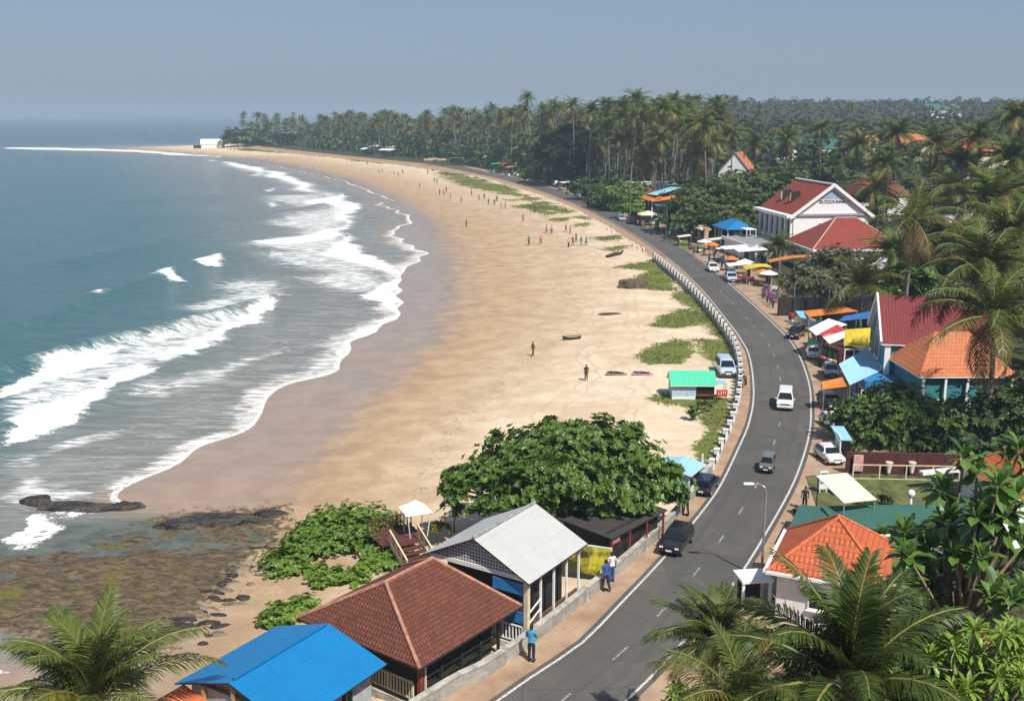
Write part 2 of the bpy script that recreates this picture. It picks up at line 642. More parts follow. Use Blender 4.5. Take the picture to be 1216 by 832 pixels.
k = NT('ground')
p = k.pos()
n1 = k.noise(.35, 6, .65, p); n2 = k.noise(2.2, 5, .65, p); n3 = k.noise(11, 3, .6, p); n0 = k.noise(.05, 4, .6, p)
streak = k.noise(1, 7, .68, k.pos((.05, .14, 1), .35), .8)
wet = k.attr('wet'); ds_ = k.attr('ds'); grs = k.attr('grass'); inl = k.attr('inl'); rf_ = k.attr('reef'); dxe = k.attr('edge')
dry = k.mix(k.sstep(n1, .3, .7), (.59, .465, .325), (.70, .575, .425))
dry = k.mix(k.math('MULTIPLY', k.sstep(streak, .46, .68), .6), dry, (.47, .325, .20))
dry = k.mix(k.math('MULTIPLY', k.sstep(n2, .55, .75), .35), dry, (.42, .30, .19))
dry = k.mix(k.math('MULTIPLY', k.sstep(n3, .6, .8), .22), dry, (.30, .21, .13))
# the tan, freshly drained belt between wet and dry
belt = k.sstep(k.math('ADD', wet, k.math('MULTIPLY', k.math('SUBTRACT', n1, .5), 14)), 0, 34)
damp = k.mix(k.sstep(n1, .3, .7), (.345, .232, .138), (.445, .31, .188))
damp = k.mix(k.math('MULTIPLY', k.sstep(streak, .5, .7), .3), damp, (.40, .25, .145))
sand = k.mix(belt, damp, dry)
wetc = k.mix(k.sstep(n1, .35, .7), (.30, .21, .145), (.36, .26, .185))
wm = k.sstep(k.math('ADD', wet, k.math('MULTIPLY', k.math('SUBTRACT', n1, .5), 9)), -5, 4.5)
sand = k.mix(wm, wetc, sand)
fv = k.n('ShaderNodeTexVoronoi'); fv.inputs['Scale'].default_value = 1.3; k.l(p, fv.inputs['Vector'])
foot = k.math('MULTIPLY', k.sstep(fv.outputs['Distance'], .20, .07), k.sstep(n1, .42, .6))
sand = k.mix(k.math('MULTIPLY', k.math('MULTIPLY', foot, wm), .42), sand, (.25, .165, .09))
for off_ in (9.5, 11.2, 15.5, 17.2):
    tr_ = k.math('ABSOLUTE', k.math('ADD', k.math('ADD', dxe, off_), k.math('MULTIPLY', k.math('SUBTRACT', n0, .5), 16)))
    sand = k.mix(k.math('MULTIPLY', k.math('MULTIPLY', k.sstep(tr_, .34, .12), k.sstep(n1, .35, .6)), .30), sand, (.33, .215, .12))
wr_ = k.math('ABSOLUTE', k.math('ADD', wet, k.math('ADD', -15, k.math('MULTIPLY', k.math('SUBTRACT', n1, .5), 9))))
sand = k.mix(k.math('MULTIPLY', k.math('MULTIPLY', k.sstep(wr_, 2.2, .1), k.sstep(n2, .52, .66)), .55), sand, (.16, .10, .055))
# grass tufts
gm = k.sstep(k.math('ADD', grs, k.math('MULTIPLY', k.math('ADD', k.math('MULTIPLY', k.math('SUBTRACT', n1, .5), .9), k.math('MULTIPLY', k.math('SUBTRACT', n2, .52), .8)), 4.2)), -.4, .35)
grc = k.mix(k.sstep(n3, .3, .7), (.085, .112, .020), (.16, .175, .042))
grc = k.mix(k.math('MULTIPLY', k.sstep(n2, .52, .74), .6), grc, (.33, .25, .13))
col = k.mix(gm, sand, grc)
# inland: bare brown earth by the road, then leaf litter and weeds
earth = k.mix(k.sstep(n2, .3, .7), (.30, .185, .115), (.42, .28, .18))
earth = k.mix(k.math('MULTIPLY', k.sstep(n1, .5, .75), .5), earth, (.22, .14, .09))
weeds = k.mix(k.sstep(n2, .35, .65), (.022, .028, .010), (.075, .075, .030))
weeds = k.mix(k.math('MULTIPLY', k.sstep(n1, .55, .7), .5), weeds, (.16, .105, .06))
im = k.sstep(k.math('ADD', inl, k.math('MULTIPLY', k.math('SUBTRACT', n1, .5), 8)), 5, 9)
land = k.mix(im, earth, weeds)
col = k.mix(k.sstep(dxe, -.3, .3), col, land)
# reef: brown weed, ochre algae, dark rock
nr_ = k.noise(1, 6, .7, k.pos((1.1, 3.4, 1), .1), .6)
rc = k.mix(k.sstep(nr_, .35, .65), (.045, .034, .022), (.17, .12, .072))
rc = k.mix(k.math('MULTIPLY', k.sstep(n1, .52, .68), .8), rc, (.13, .115, .025))
rc = k.mix(k.math('MULTIPLY', k.sstep(n3, .5, .7), .7), rc, (.022, .02, .018))
rm = k.sstep(k.math('ADD', rf_, k.math('MULTIPLY', k.math('SUBTRACT', n2, .5), 7)), -.8, .5)
col = k.mix(rm, col, rc)
under = k.sstep(ds_, .6, -1.5)
col = k.mix(k.math('MULTIPLY', under, k.math('SUBTRACT', 1, rm)), col, (.16, .14, .11))
k.base(col)
rr = k.n('ShaderNodeMix'); rr.data_type = 'FLOAT'
k.l(k.math('MAXIMUM', wm, k.math('MULTIPLY', rm, .85)), rr.inputs[0]); rr.inputs[2].default_value = .16; rr.inputs[3].default_value = .9
k.l(rr.outputs[0], k.b.inputs['Roughness'])
dryf = k.math('MAXIMUM', wm, k.math('MULTIPLY', rm, .85))
sp_ = k.math('SUBTRACT', .48, k.math('MULTIPLY', dryf, .32)); k.l(sp_, k.b.inputs['Specular IOR Level'])
h = k.math('ADD', k.math('MULTIPLY', n2, .7), k.math('MULTIPLY', n3, .35))
h = k.math('SUBTRACT', h, k.math('MULTIPLY', foot, .5))
hb = k.math('MULTIPLY', h, k.math('ADD', k.math('MULTIPLY', wm, .95), .05))
k.bump(hb, .55, .22)
GROUND = grid_mesh('ground', X, Y, Z, (DS > -30), [k.mat], {
    'wet': WET / np.clip(Y / 150, .6, 1.5), 'ds': DS, 'grass': gr / gscale, 'inl': rdx * (1 + 1.1 * smoothstep(Y, 225, 300)), 'reef': np.clip(RF, -20, 20), 'edge': DX})
tag(GROUND, 'sandy beach and inland ground', kind='structure')

# ------------------------------------------------------------------ sea
srow = np.concatenate([np.linspace(20, 36, 20), 28 / np.linspace(.76, .0035, 760), np.geomspace(8200, 15000, 8)])
us = np.concatenate([np.linspace(-1.25, -.02, 640), np.linspace(0, .6, 40)])
half = .52 * srow + 12
half = np.where(srow > 900, half * (1 + (srow - 900) / 9000), half)
X = half[:, None] * us[None, :]
Y = np.repeat(srow[:, None], len(us), 1)
DS = -sdf(X, Y, COAST)             # distance out to sea
RF = sdf(X, Y, REEF)


_ws = np.clip(Y / 120, .6, 5)
XW = X + 1.5 * wob(X, Y, .24, 3) + .7 * wob(X, Y, .8, 8) * (Y < 220) + 5 * wob(X, Y, .05, 12) * smoothstep(Y, 170, 320)
YW = Y + 1.3 * wob(X, Y, .27, 17) + .6 * wob(X, Y, .9, 21) * (Y < 220) + 6 * wob(X, Y, .045, 5) * smoothstep(Y, 170, 320)


def field(polys, soft):
    f = np.zeros(X.shape)
    for p in polys:
        w = np.array(pl(0, *p))
        b0 = w.min(0) - 30; b1 = w.max(0) + 30
        m = (X > b0[0]) & (X < b1[0]) & (Y > b0[1]) & (Y < b1[1])
        if m.any():
            f[m] = np.maximum(f[m], smoothstep(sdf(XW[m], YW[m], w), -soft * np.clip(w[:, 1].mean() / 110, .8, 6), soft * np.clip(w[:, 1].mean() / 110, .8, 6)))
    return f


HEAVY = [  # thick white water
    [(325, 362), (318, 360), (270, 385), (215, 412), (165, 424), (205, 432), (262, 402), (322, 374)],
    [(0, 500), (60, 478), (130, 452), (170, 432), (195, 440), (130, 462), (98, 486), (100, 498), (60, 508), (0, 530)],
    [(0, 458), (50, 440), (95, 424), (160, 412), (130, 430), (70, 450), (0, 474)],
    [(296, 352), (345, 349), (322, 356)], [(183, 333), (190, 321), (200, 320), (210, 326), (211, 334), (195, 336)],
    [(233, 316), (255, 311), (262, 305), (271, 311), (262, 318), (240, 319)],
    [(318, 247), (330, 241), (330, 247)], [(299, 209), (305, 204), (312, 209)], [(328, 227), (334, 223), (338, 227)], [(104, 359), (112, 353), (121, 353), (112, 358)],
    [(360, 243), (395, 229), (405, 238), (424, 249), (408, 256), (405, 270), (390, 262), (398, 250)],
    [(385, 300), (410, 278), (398, 272), (440, 300), (470, 318), (476, 330), (440, 318)],
    [(440, 345), (476, 330), (474, 352), (478, 368), (455, 360), (468, 348)],
    [(430, 352), (452, 336), (478, 332), (476, 366), (468, 374), (455, 362)],
    [(410, 396), (440, 385), (474, 368), (472, 376), (440, 396), (414, 412), (406, 430), (400, 420)],
    [(250, 190), (300, 196), (350, 210), (372, 222), (385, 235), (360, 224), (310, 204)],
    [(0, 174.6), (150, 177.5), (200, 181), (280, 188), (200, 184), (150, 180), (0, 177)],
    [(290, 287), (350, 281), (405, 268), (400, 282), (340, 290)],
    [(0, 636), (55, 612), (70, 612), (60, 640), (20, 648)], [(70, 614), (112, 610), (120, 616), (90, 622)],
]
LIGHT = [  # thin lacy foam sheets
    [(0, 455), (60, 430), (130, 408), (200, 392), (325, 360), (325, 376), (270, 404), (195, 440), (130, 468), (95, 500), (0, 532)],
    [(245, 340), (300, 328), (343, 340), (340, 350), (290, 356), (255, 345)],
    [(295, 268), (340, 256), (395, 243), (426, 250), (405, 272), (475, 318), (478, 345), (440, 322), (400, 302), (330, 300), (280, 290), (345, 276)],
    [(430, 350), (478, 328), (480, 375), (410, 415), (405, 435), (395, 420), (440, 380)],
    [(455, 275), (480, 262), (510, 300), (480, 296)],
    [(330, 330), (440, 318), (478, 335), (440, 350), (380, 345)],
        [(200, 365), (300, 338), (345, 345), (330, 362), (250, 380)],
    [(240, 190), (330, 200), (400, 225), (430, 250), (380, 240), (310, 212)],
]
HV = field(HEAVY, 1.7); LT = field(LIGHT, 3.2)
swash = np.exp(-(DS / (np.clip(.95 + .7 * wob(X, Y, .13, 30), .2, 2.2) * np.clip(Y / 100, .8, 1.25))) ** 2) * (Y > 40)
swash = np.where(RF > -3, swash * .35, swash) * .82
yscl = np.clip(Y / 110, .8, 4)
band = smoothstep(DS, 0, 4) * (1 - smoothstep(DS, 6, 26)) * smoothstep(Y, 70, 80)
MEDP = [LIGHT[0], LIGHT[2], LIGHT[3], [(0, 548), (90, 515), (190, 500), (150, 520), (60, 540), (0, 575)], [(120, 470), (220, 440), (300, 420), (380, 400), (300, 440), (180, 478)],
        [(430, 335), (478, 325), (480, 372), (445, 372)], [(60, 612), (0, 600), (0, 560), (90, 575), (140, 590), (120, 600)], [(330, 262), (430, 250), (410, 280), (330, 283)], [(300, 232), (385, 228), (425, 246), (340, 250)], [(385, 285), (470, 318), (440, 335), (340, 318), (300, 305)]]
MED = field(MEDP, 3.0)
LT = np.maximum(LT, .96 * MED)
LT = np.maximum(LT, .55 * band)
LT = np.maximum(LT, 1.0 * (1 - smoothstep(DS, .6, 4.2 + 2 * wob(X, Y, .11, 28))) * (DS > -.5) * smoothstep(Y, 72, 78) * (1 - smoothstep(Y, 110, 150)))
LT = np.maximum(LT, .95 * (1 - smoothstep(DS, 1.0, 7.5 + 3 * wob(X, Y, .1, 26))) * (DS > 0) * smoothstep(Y, 82, 100) * (1 - smoothstep(Y, 230, 300)))
CRESTS = [([(0, 448), (60, 428), (130, 408), (200, 394), (270, 374), (325, 360)], 1.35, 2.0), ([(0, 398), (60, 378), (112, 356), (160, 342), (205, 326), (262, 308), (320, 300)], 1.15, 2.8),
          ([(90, 312), (200, 287), (290, 268), (395, 243)], 1.0, 4.5), ([(245, 340), (300, 328), (345, 342)], .35, 1.8), ([(0, 505), (100, 490), (200, 434), (262, 402)], .3, 1.4),
          ([(0, 480), (130, 446)], .3, 1.5), ([(150, 240), (260, 232), (330, 243)], .5, 6)]
CR = np.zeros(X.shape); FACE = np.zeros(X.shape)
for pp, hgt, wid in CRESTS:
    c = smooth_curve(pl(0, *pp), 6)
    b0 = c.min(0) - 6 * wid; b1 = c.max(0) + 6 * wid
    m = (X > b0[0]) & (X < b1[0]) & (Y > b0[1]) & (Y < b1[1])
    d = seg_dist(X[m], Y[m], c)
    CR[m] = np.maximum(CR[m], hgt * np.exp(-(d / wid) ** 2))
Zs = CR + .05 * wob(X, Y, .55, 2) * smoothstep(DS, 2, 20) + .16 * np.sin(DS / 5.5 + 1.4 * wob(X, Y, .03, 5)) * smoothstep(DS, 8, 60) * (1 - smoothstep(Y, 500, 1200)) + .10 * HV * (.6 + .6 * wob(X, Y, 1.6, 9))
Zs = np.where(RF > -2, .02 * wob(X, Y, .9, 4), Zs)
Zs = Zs * smoothstep(DS, -.5, 5) + .02

k = NT('sea_water')
hv = k.attr('heavy'); lt = k.attr('light'); sw = k.attr('swash'); off = k.attr('off'); reef = k.attr('reef')
p = k.pos()
ang = R(28)
ns = k.noise(1, 6, .72, k.pos((.16, 1.0, 1), ang), .9)
nt = k.noise(1, 5, .72, k.pos((.35, 1.5, 1), ang), .8)
nl = k.noise(1, 4, .6, k.pos((.03, .12, 1), ang))
nb = k.noise(.5, 4, .7, p)
nf = k.noise(3.2, 4, .7, p)
deep = k.mix(k.sstep(nl, .35, .7), (.022, .070, .100), (.034, .098, .122))
mid = k.mix(k.sstep(ns, .4, .65), (.042, .106, .120), (.066, .138, .145))
shal = k.mix(k.sstep(ns, .4, .65), (.165, .17, .15), (.22, .22, .20))
c = k.mix(k.sstep(off, 30, 130), mid, deep)
c = k.mix(k.sstep(k.math('ADD', off, k.math('MULTIPLY', k.math('SUBTRACT', nb, .5), 10)), 34, 8), c, shal)
c = k.mix(k.sstep(off, 3.5, .3), c, (.27, .215, .16))
c = k.mix(k.math('MULTIPLY', k.sstep(reef, -1, 1), .85), c, k.mix(k.sstep(nb, .4, .6), (.055, .075, .062), (.11, .12, .095)))
fh = k.sstep(k.math('ADD', k.math('MULTIPLY', hv, 1.15), k.math('ADD', k.math('MULTIPLY', k.math('SUBTRACT', nf, .5), 1.3), k.math('MULTIPLY', k.math('SUBTRACT', ns, .5), 1.6))), .46, .82)
lace = k.math('SUBTRACT', 1, k.math('ABSOLUTE', k.math('MULTIPLY', k.math('SUBTRACT', ns, .5), 7)), None, True)
lt2 = k.math('ADD', k.math('MULTIPLY', lt, .92), k.math('MULTIPLY', k.math('SUBTRACT', nt, .5), 2.0))
fl = k.math('MULTIPLY', k.sstep(lt2, .60, 1.12), .86)
fl2 = k.math('MULTIPLY', k.math('MULTIPLY', k.sstep(ns, .44, .72), k.sstep(lt, .12, .8)), .26)
fs = k.sstep(k.math('ADD', sw, k.math('MULTIPLY', k.math('SUBTRACT', nf, .5), 1.9)), .5, .95)
foam = k.math('MAXIMUM', k.math('MAXIMUM', fh, fl), k.math('MAXIMUM', fl2, fs))
c = k.mix(foam, c, (.80, .80, .78))
k.base(c)
k.l(k.math('ADD', k.math('MULTIPLY', foam, .5), .22), k.b.inputs['Roughness'])
k.b.inputs['IOR'].default_value = 1.33
k.b.inputs['Specular IOR Level'].default_value = .27
rip = k.noise(1, 4, .65, k.pos((.35, 1.3, 1), R(14)))
rip2 = k.noise(1, 3, .6, k.pos((1.6, 4.5, 1), R(24)))
hh = k.math('ADD', k.math('ADD', k.math('MULTIPLY', rip, .55), k.math('MULTIPLY', rip2, .16)), k.math('MULTIPLY', foam, .10))
k.bump(hh, .55, .5)
SEA = grid_mesh('sea', X, Y, Zs, (DS > -2.5), [k.mat], {'heavy': HV, 'light': LT, 'swash': swash, 'off': DS / np.clip(Y / 130, .8, 3), 'reef': np.clip(RF, -9, 9)})
tag(SEA, 'sea with breaking waves', kind='structure')


# ------------------------------------------------------------------ road, markings, pavements
def offset(curve, d):
    c = np.asarray(curve); t = np.gradient(c, axis=0); t /= np.linalg.norm(t, axis=1)[:, None] + 1e-9
    return c + np.stack([t[:, 1], -t[:, 0]], 1) * d      # +d = to the right of travel


def strip(name, A, B, z, m, thick=.0, kind='structure', parent=None):
    mb = MB()
    run = 0
    for i in range(len(A) - 1):
        a, b, c, d = A[i], B[i], B[i + 1], A[i + 1]
        st = np.linalg.norm(A[i + 1] - A[i])
        w = np.linalg.norm(B[i] - A[i])
        mb.face([(a[0], a[1], z), (b[0], b[1], z), (c[0], c[1], z), (d[0], d[1], z)], 0, [(0, run), (w, run), (w, run + st), (0, run + st)])
        if thick:
            mb.face([(d[0], d[1], z), (d[0], d[1], z - thick), (a[0], a[1], z - thick), (a[0], a[1], z)])
            mb.face([(b[0], b[1], z), (b[0], b[1], z - thick), (c[0], c[1], z - thick), (c[0], c[1], z)])
        run += st
    return tag(mb.build(name, m, parent), kind=kind)


def resample(c, n):
    c = np.asarray(c); s = np.concatenate([[0], np.cumsum(np.linalg.norm(np.diff(c, axis=0), axis=1))])
    t = np.linspace(0, s[-1], n)
    return np.stack([np.interp(t, s, c[:, 0]), np.interp(t, s, c[:, 1])], 1)


k = NT('asphalt')
p = k.pos()
uv = k.coord('UV')
a1 = k.noise(.25, 5, .6, p); a2 = k.noise(40, 2, .6, p)
wv = k.n('ShaderNodeSeparateXYZ'); k.l(uv, wv.inputs[0])
mp = k.n('ShaderNodeMapping'); mp.inputs['Scale'].default_value = (1.6, .04, 1); k.l(uv, mp.inputs[0])
a3 = k.noise(1, 4, .6, mp.outputs[0])
col = k.mix(k.sstep(a1, .3, .7), (.086, .080, .071), (.108, .101, .090))
col = k.mix(k.math('MULTIPLY', k.sstep(a3, .45, .7), .45), col, (.055, .053, .05))
col = k.mix(k.math('MULTIPLY', k.sstep(a2, .55, .75), .3), col, (.13, .125, .12))
pt_ = k.n('ShaderNodeTexVoronoi'); pt_.inputs['Scale'].default_value = .16; pt_.inputs['Randomness'].default_value = 1; k.l(p, pt_.inputs['Vector'])
sc_ = k.n('ShaderNodeSeparateColor'); k.l(pt_.outputs['Color'], sc_.inputs[0])
col = k.mix(k.math('MULTIPLY', k.math('GREATER_THAN', sc_.outputs[0], .78), .35), col, (.062, .06, .057))
sd_ = k.noise(.6, 5, .7, p)
col = k.mix(k.math('MULTIPLY', k.sstep(sd_, .55, .75), .4), col, (.16, .125, .09))
crack = k.n('ShaderNodeTexVoronoi'); crack.feature = 'DISTANCE_TO_EDGE'; crack.inputs['Scale'].default_value = .22
k.l(k.mix(.3, p, k.n('ShaderNodeTexNoise').outputs['Color']), crack.inputs['Vector'])
col = k.mix(k.math('MULTIPLY', k.math('LESS_THAN', crack.outputs['Distance'], .006), .35), col, (.04, .04, .04))
k.base(col); k.rough(.85, .3); k.bump(a2, .2, .01)
ASPH = k.mat
k = NT('worn_line_paint')
f = k.noise(6, 5, .7, k.pos())
k.base(k.mix(k.sstep(f, .45, .66), (.58, .57, .53), (.20, .19, .175))); k.rough(.7)
LINEP = k.mat
k = NT('pavement_earth')
p = k.pos(); f = k.noise(.5, 6, .65, p); g = k.noise(4, 4, .7, p)
col = k.mix(k.sstep(f, .3, .7), (.30, .195, .125), (.43, .30, .205))
col = k.mix(k.math('MULTIPLY', k.sstep(g, .52, .75), .45), col, (.22, .145, .095))
br = k.n('ShaderNodeTexBrick'); k.l(k.coord('UV'), br.inputs['Vector'])
br.inputs['Scale'].default_value = 1; br.inputs['Brick Width'].default_value = 1.2; br.inputs['Row Height'].default_value = .9
br.inputs['Color1'].default_value = (1, 1, 1, 1); br.inputs['Color2'].default_value = (.86, .86, .86, 1); br.inputs['Mortar'].default_value = (.6, .6, .6, 1); br.inputs['Mortar Size'].default_value = .015
col = k.mix(.55, col, br.outputs['Color'], 'MULTIPLY')
k.base(col); k.rough(.9, .2); k.bump(g, .3, .03)
PAVE = k.mat

NS = 260
LA = resample(LLc[LLc[:, 1] < 590], NS); RA = resample(RLc[RLc[:, 1] < 596], NS)
Aedge = offset(LA, -.32); Bedge = offset(RA, .32)
strip('road', Aedge, Bedge, ROADZ, ASPH, .3)
strip('road_edge_line', offset(LA, -.07), offset(LA, .07), ROADZ + .004, LINEP)
strip('road_edge_line', offset(RA, -.07), offset(RA, .07), ROADZ + .004, LINEP)
MID = (LA + RA) / 2
MIDf = resample(MID, 2400)
s = np.concatenate([[0], np.cumsum(np.linalg.norm(np.diff(MIDf, axis=0), axis=1))])
mb = MB()
L_, R_ = offset(MIDf, -.055), offset(MIDf, .055)
for q in np.arange(1.1, s[-1] - 2, 5.4):
    i0 = int(np.searchsorted(s, q)); i1 = int(np.searchsorted(s, q + 1.5))
    for i in range(i0, i1):
        mb.face([(*L_[i], ROADZ + .004), (*R_[i], ROADZ + .004), (*R_[i + 1], ROADZ + .004), (*L_[i + 1], ROADZ + .004)])
k = NT('faded_line_paint'); f = k.noise(5, 5, .7, k.pos()); k.base(k.mix(k.sstep(f, .4, .6), (.36, .35, .32), (.13, .125, .115))); k.rough(.8)
tag(mb.build('road_centre_line', k.mat), kind='structure')
# seaward pavement: between the wall line and the road
E_ = resample(np.vstack([WALLc[:], RAILc[1:]]), 140)
pv = []
for q in E_:
    d = np.linalg.norm(Aedge - q, axis=1); pv.append(Aedge[int(np.argmin(d))])
strip('pavement', E_ + 0, np.array(pv) + 0, ROADZ + .02, PAVE, .4)
# right hand shoulder of beaten earth
mlt = 1
wid = np.interp(RA[:, 1], [30, 48, 60, 75, 95, 120, 200, 400, 800], [1.2, 1.5, 2.6, 4.2, 5.5, 5, 5, 4, 3])
t = np.gradient(RA, axis=0); t /= np.linalg.norm(t, axis=1)[:, None]
SH = RA + np.stack([t[:, 1], -t[:, 0]], 1) * (.32 + wid)[:, None]
strip('road_shoulder', Bedge, SH, ROADZ - .012, PAVE, .3)


# ------------------------------------------------------------------ sea wall and railing
def wall_run(name, curve, h, th, z0, m, label, cap=None, panels=None):
    c = np.asarray(curve)
    t_ = thing(name, label, 'wall', (float(c[0][0]), float(c[0][1]), z0))
    o = c - c[0]
    mb = MB(); A = offset(o, -th / 2); B = offset(o, th / 2)
    for i in range(len(o) - 1):
        mb.hexa([(*A[i], -.6), (*B[i], -.6), (*B[i + 1], -.6), (*A[i + 1], -.6)], [(*A[i], h), (*B[i], h), (*B[i + 1], h), (*A[i + 1], h)])
    mb.build('wall_body', m, t_)
    mb = MB(); A = offset(o, -th / 2 - .05); B = offset(o, th / 2 + .05)
    for i in range(len(o) - 1):
        mb.hexa([(*A[i], h + .002), (*B[i], h + .002), (*B[i + 1], h + .002), (*A[i + 1], h + .002)], [(*A[i], h + .09), (*B[i], h + .09), (*B[i + 1], h + .09), (*A[i + 1], h + .09)])
    mb.build('coping', cap or m, t_)
    if panels:
        rs = resample(o, int(np.sum(np.linalg.norm(np.diff(o, axis=0), axis=1)) / panels) + 1)
        tt = np.gradient(rs, axis=0)
        for q, d in zip(rs, tt):
            mb = MB(); mb.box((0, 0, h / 2 + .02), (.3, th + .12, h + .20), 0)
            pr = mb.build('pillar', cap or m, t_); pr.location = (q[0], q[1], 0); pr.rotation_euler.z = math.atan2(d[1], d[0])
    return t_


k = NT('block_wall')
o = k.coord(); f = k.noise(.9, 6, .7, o); g = k.noise(6, 4, .7, o)
col = k.mix(k.sstep(f, .3, .7), (.24, .225, .20), (.42, .39, .34))
col = k.mix(k.math('MULTIPLY', k.sstep(g, .48, .7), .5), col, (.13, .12, .105))
k.base(col); k.rough(.9, .2); k.bump(g, .4, .03)
BLOCKW = k.mat
wall_run('sea_wall', resample(WALLc, 60), .72, .22, ROADZ, BLOCKW, 'long low weathered grey concrete wall beside the near pavement', CONC, 7.5)

RS = resample(RAILc, 92)
rt = thing('railing', 'white and black post railing on a low kerb round the outside of the road bend', 'railing', (float(RS[0][0]), float(RS[0][1]), ROADZ))
RO = RS - RS[0]
mb = MB(); A = offset(RO, -.16); B = offset(RO, .16)
for i in range(len(RO) - 1):
    mb.hexa([(*A[i], -.7), (*B[i], -.7), (*B[i + 1], -.7), (*A[i + 1], -.7)], [(*A[i], .22), (*B[i], .22), (*B[i + 1], .22), (*A[i + 1], .22)])
mb.build('kerb', CONC, rt)
for hz in (.48, .78):
    mb = MB(); mb.tube([(q[0], q[1], hz) for q in RO], .03, 6); mb.build('rail', STEEL, rt)
pm = MB(); pm.box((0, 0, .58), (.38, .38, .76), 0, 0, .92); pm.box((0, 0, .99), (.44, .44, .07), 0); pmw = pm.mesh('post', [WHITE])
pm = MB(); pm.box((0, 0, .55), (.26, .26, .66), 0, 0, .9); pm.box((0, 0, .90), (.30, .30, .05), 0); pmb = pm.mesh('post', [BLACK])
for i, q in enumerate(RO):
    po = bpy.data.objects.new('post', pmw if i % 2 == 0 else pmb); link(po, rt); po.location = (q[0], q[1], 0)
    d = RO[min(i + 1, 91)] - RO[max(i - 1, 0)]; po.rotation_euler.z = math.atan2(d[1], d[0])
# ------------------------------------------------------------------ roofs and houses
def gable_roof(mb, L, W, ze, zr, over=.5, t=.10, m=0, ms=None, gov=.4):
    hl = L / 2 + gov; hw = W / 2
    s = (zr - ze) / hw
    yo = hw + over; zo = zr - s * yo
    mb.slab([(-hl, -yo, zo), (hl, -yo, zo), (hl, 0, zr), (-hl, 0, zr)], t, m, ms)
    mb.slab([(hl, yo, zo), (-hl, yo, zo), (-hl, 0, zr), (hl, 0, zr)], t, m, ms)
    return zo, yo, hl


def hip_roof(mb, L, W, ze, zr, ridge, over=.5, t=.10, m=0, ms=None):
    hl, hw, r = L / 2, W / 2, ridge / 2
    s = (zr - ze) / hw
    zo = ze - s * over
    hl += over; hw += over
    a, b, c, d = (-hl, -hw, zo), (hl, -hw, zo), (hl, hw, zo), (-hl, hw, zo)
    p, q = (-r, 0, zr), (r, 0, zr)
    mb.slab([a, b, q, p] if r > .01 else [a, b, p], t, m, ms)
    mb.slab([c, d, p, q] if r > .01 else [c, d, p], t, m, ms)
    mb.slab([d, a, p], t, m, ms)
    mb.slab([b, c, q], t, m, ms)
    return (a, b, c, d, p, q)


def hip_caps(roof, corners, m, r=.09):
    a, b, c, d, p, q = corners
    for s, e in ((a, p), (b, q), (c, q), (d, p), (p, q)):
        if (Vector(s) - Vector(e)).length < .1: continue
        mb = MB(); mb.tube([(s[0], s[1], s[2] + .02), (e[0], e[1], e[2] + .03)], r, 6)
        mb.build('ridge_cap', m, roof)


def wall_box(mb, L, W, z0, z1, m=0):
    mb.box((0, 0, (z0 + z1) / 2), (L, W, z1 - z0), m)


def gable_wall(mb, x, W, z0, z1, th=.12, m=0):
    a = [(x - th / 2, -W / 2, z0), (x - th / 2, W / 2, z0), (x - th / 2, 0, z1)]
    b = [(x + th / 2, p[1], p[2]) for p in a]
    mb.uvface(list(reversed(a)) if False else [a[0], a[2], a[1]], m); mb.uvface([b[0], b[1], b[2]], m)
    for i in range(3):
        j = (i + 1) % 3
        mb.face([a[i], a[j], b[j], b[i]], m)


def side_xf(side, u, L, W):
    """centre and rotation of a wall fitting: local x along the wall, -y outwards"""
    return {'S': ((u, -W / 2), 0), 'N': ((-u, W / 2), math.pi), 'W': ((-L / 2, -u), -math.pi / 2), 'E': ((L / 2, u), math.pi / 2)}[side]


def window(parent, side, u, z, w, h, L, W, frame=None, pane=None, name='window', bars=1, sill=True):
    (x, y), r = side_xf(side, u, L, W)
    mb = MB(); f = .07
    for bx, bz, bw, bh in ((0, h / 2, w + 2 * f, f), (0, -h / 2, w + 2 * f, f), (-w / 2 - f / 2, 0, f, h - f), (w / 2 + f / 2, 0, f, h - f)):
        mb.box((bx, -.03, bz), (bw, .12, bh))
    for i in range(bars):
        mb.box((-w / 2 + w * (i + 1) / (bars + 1), -.035, 0), (.04, .05, h - f))
    o = mb.build(name, frame or WHITE, parent); o.location = (x, y, z); o.rotation_euler.z = r
    mb = MB(); mb.box((0, .0, 0), (w, .05, h - f)); mb.build('pane' if name == 'window' else 'door_leaf', pane or GLASS, o)
    if sill and name == 'window':
        mb = MB(); mb.box((0, -.08, -h / 2 - .08), (w + .3, .2, .07)); mb.build('sill', frame or WHITE, o)
    return o


def balustrade(parent, p, q, h, m, step=.2, name='balustrade', z=0):
    mb = MB(); p = Vector((*p, z)); q = Vector((*q, z))
    n = max(2, int((q - p).length / step))
    up = Vector((0, 0, h))
    mb.bar(p + up, q + up, .09, .07); mb.bar(p + up * .12, q + up * .12, .06, .06)
    for i in range(n + 1):
        c = p.lerp(q, i / n); mb.bar(c + up * .12, c + up * .97, .06 if i % 8 else .1)
    return mb.build(name, m, parent)


def post(parent, x, y, z0, z1, m, w=.14, name='post', rnd=False):
    mb = MB()
    if rnd: mb.tube([(x, y, z0), (x, y, z1)], w / 2, 8)
    else:
        mb.box((x, y, (z0 + z1) / 2), (w, w, z1 - z0)); mb.box((x, y, z0 + .1), (w * 1.5, w * 1.5, .2))
    return mb.build(name, m, parent)


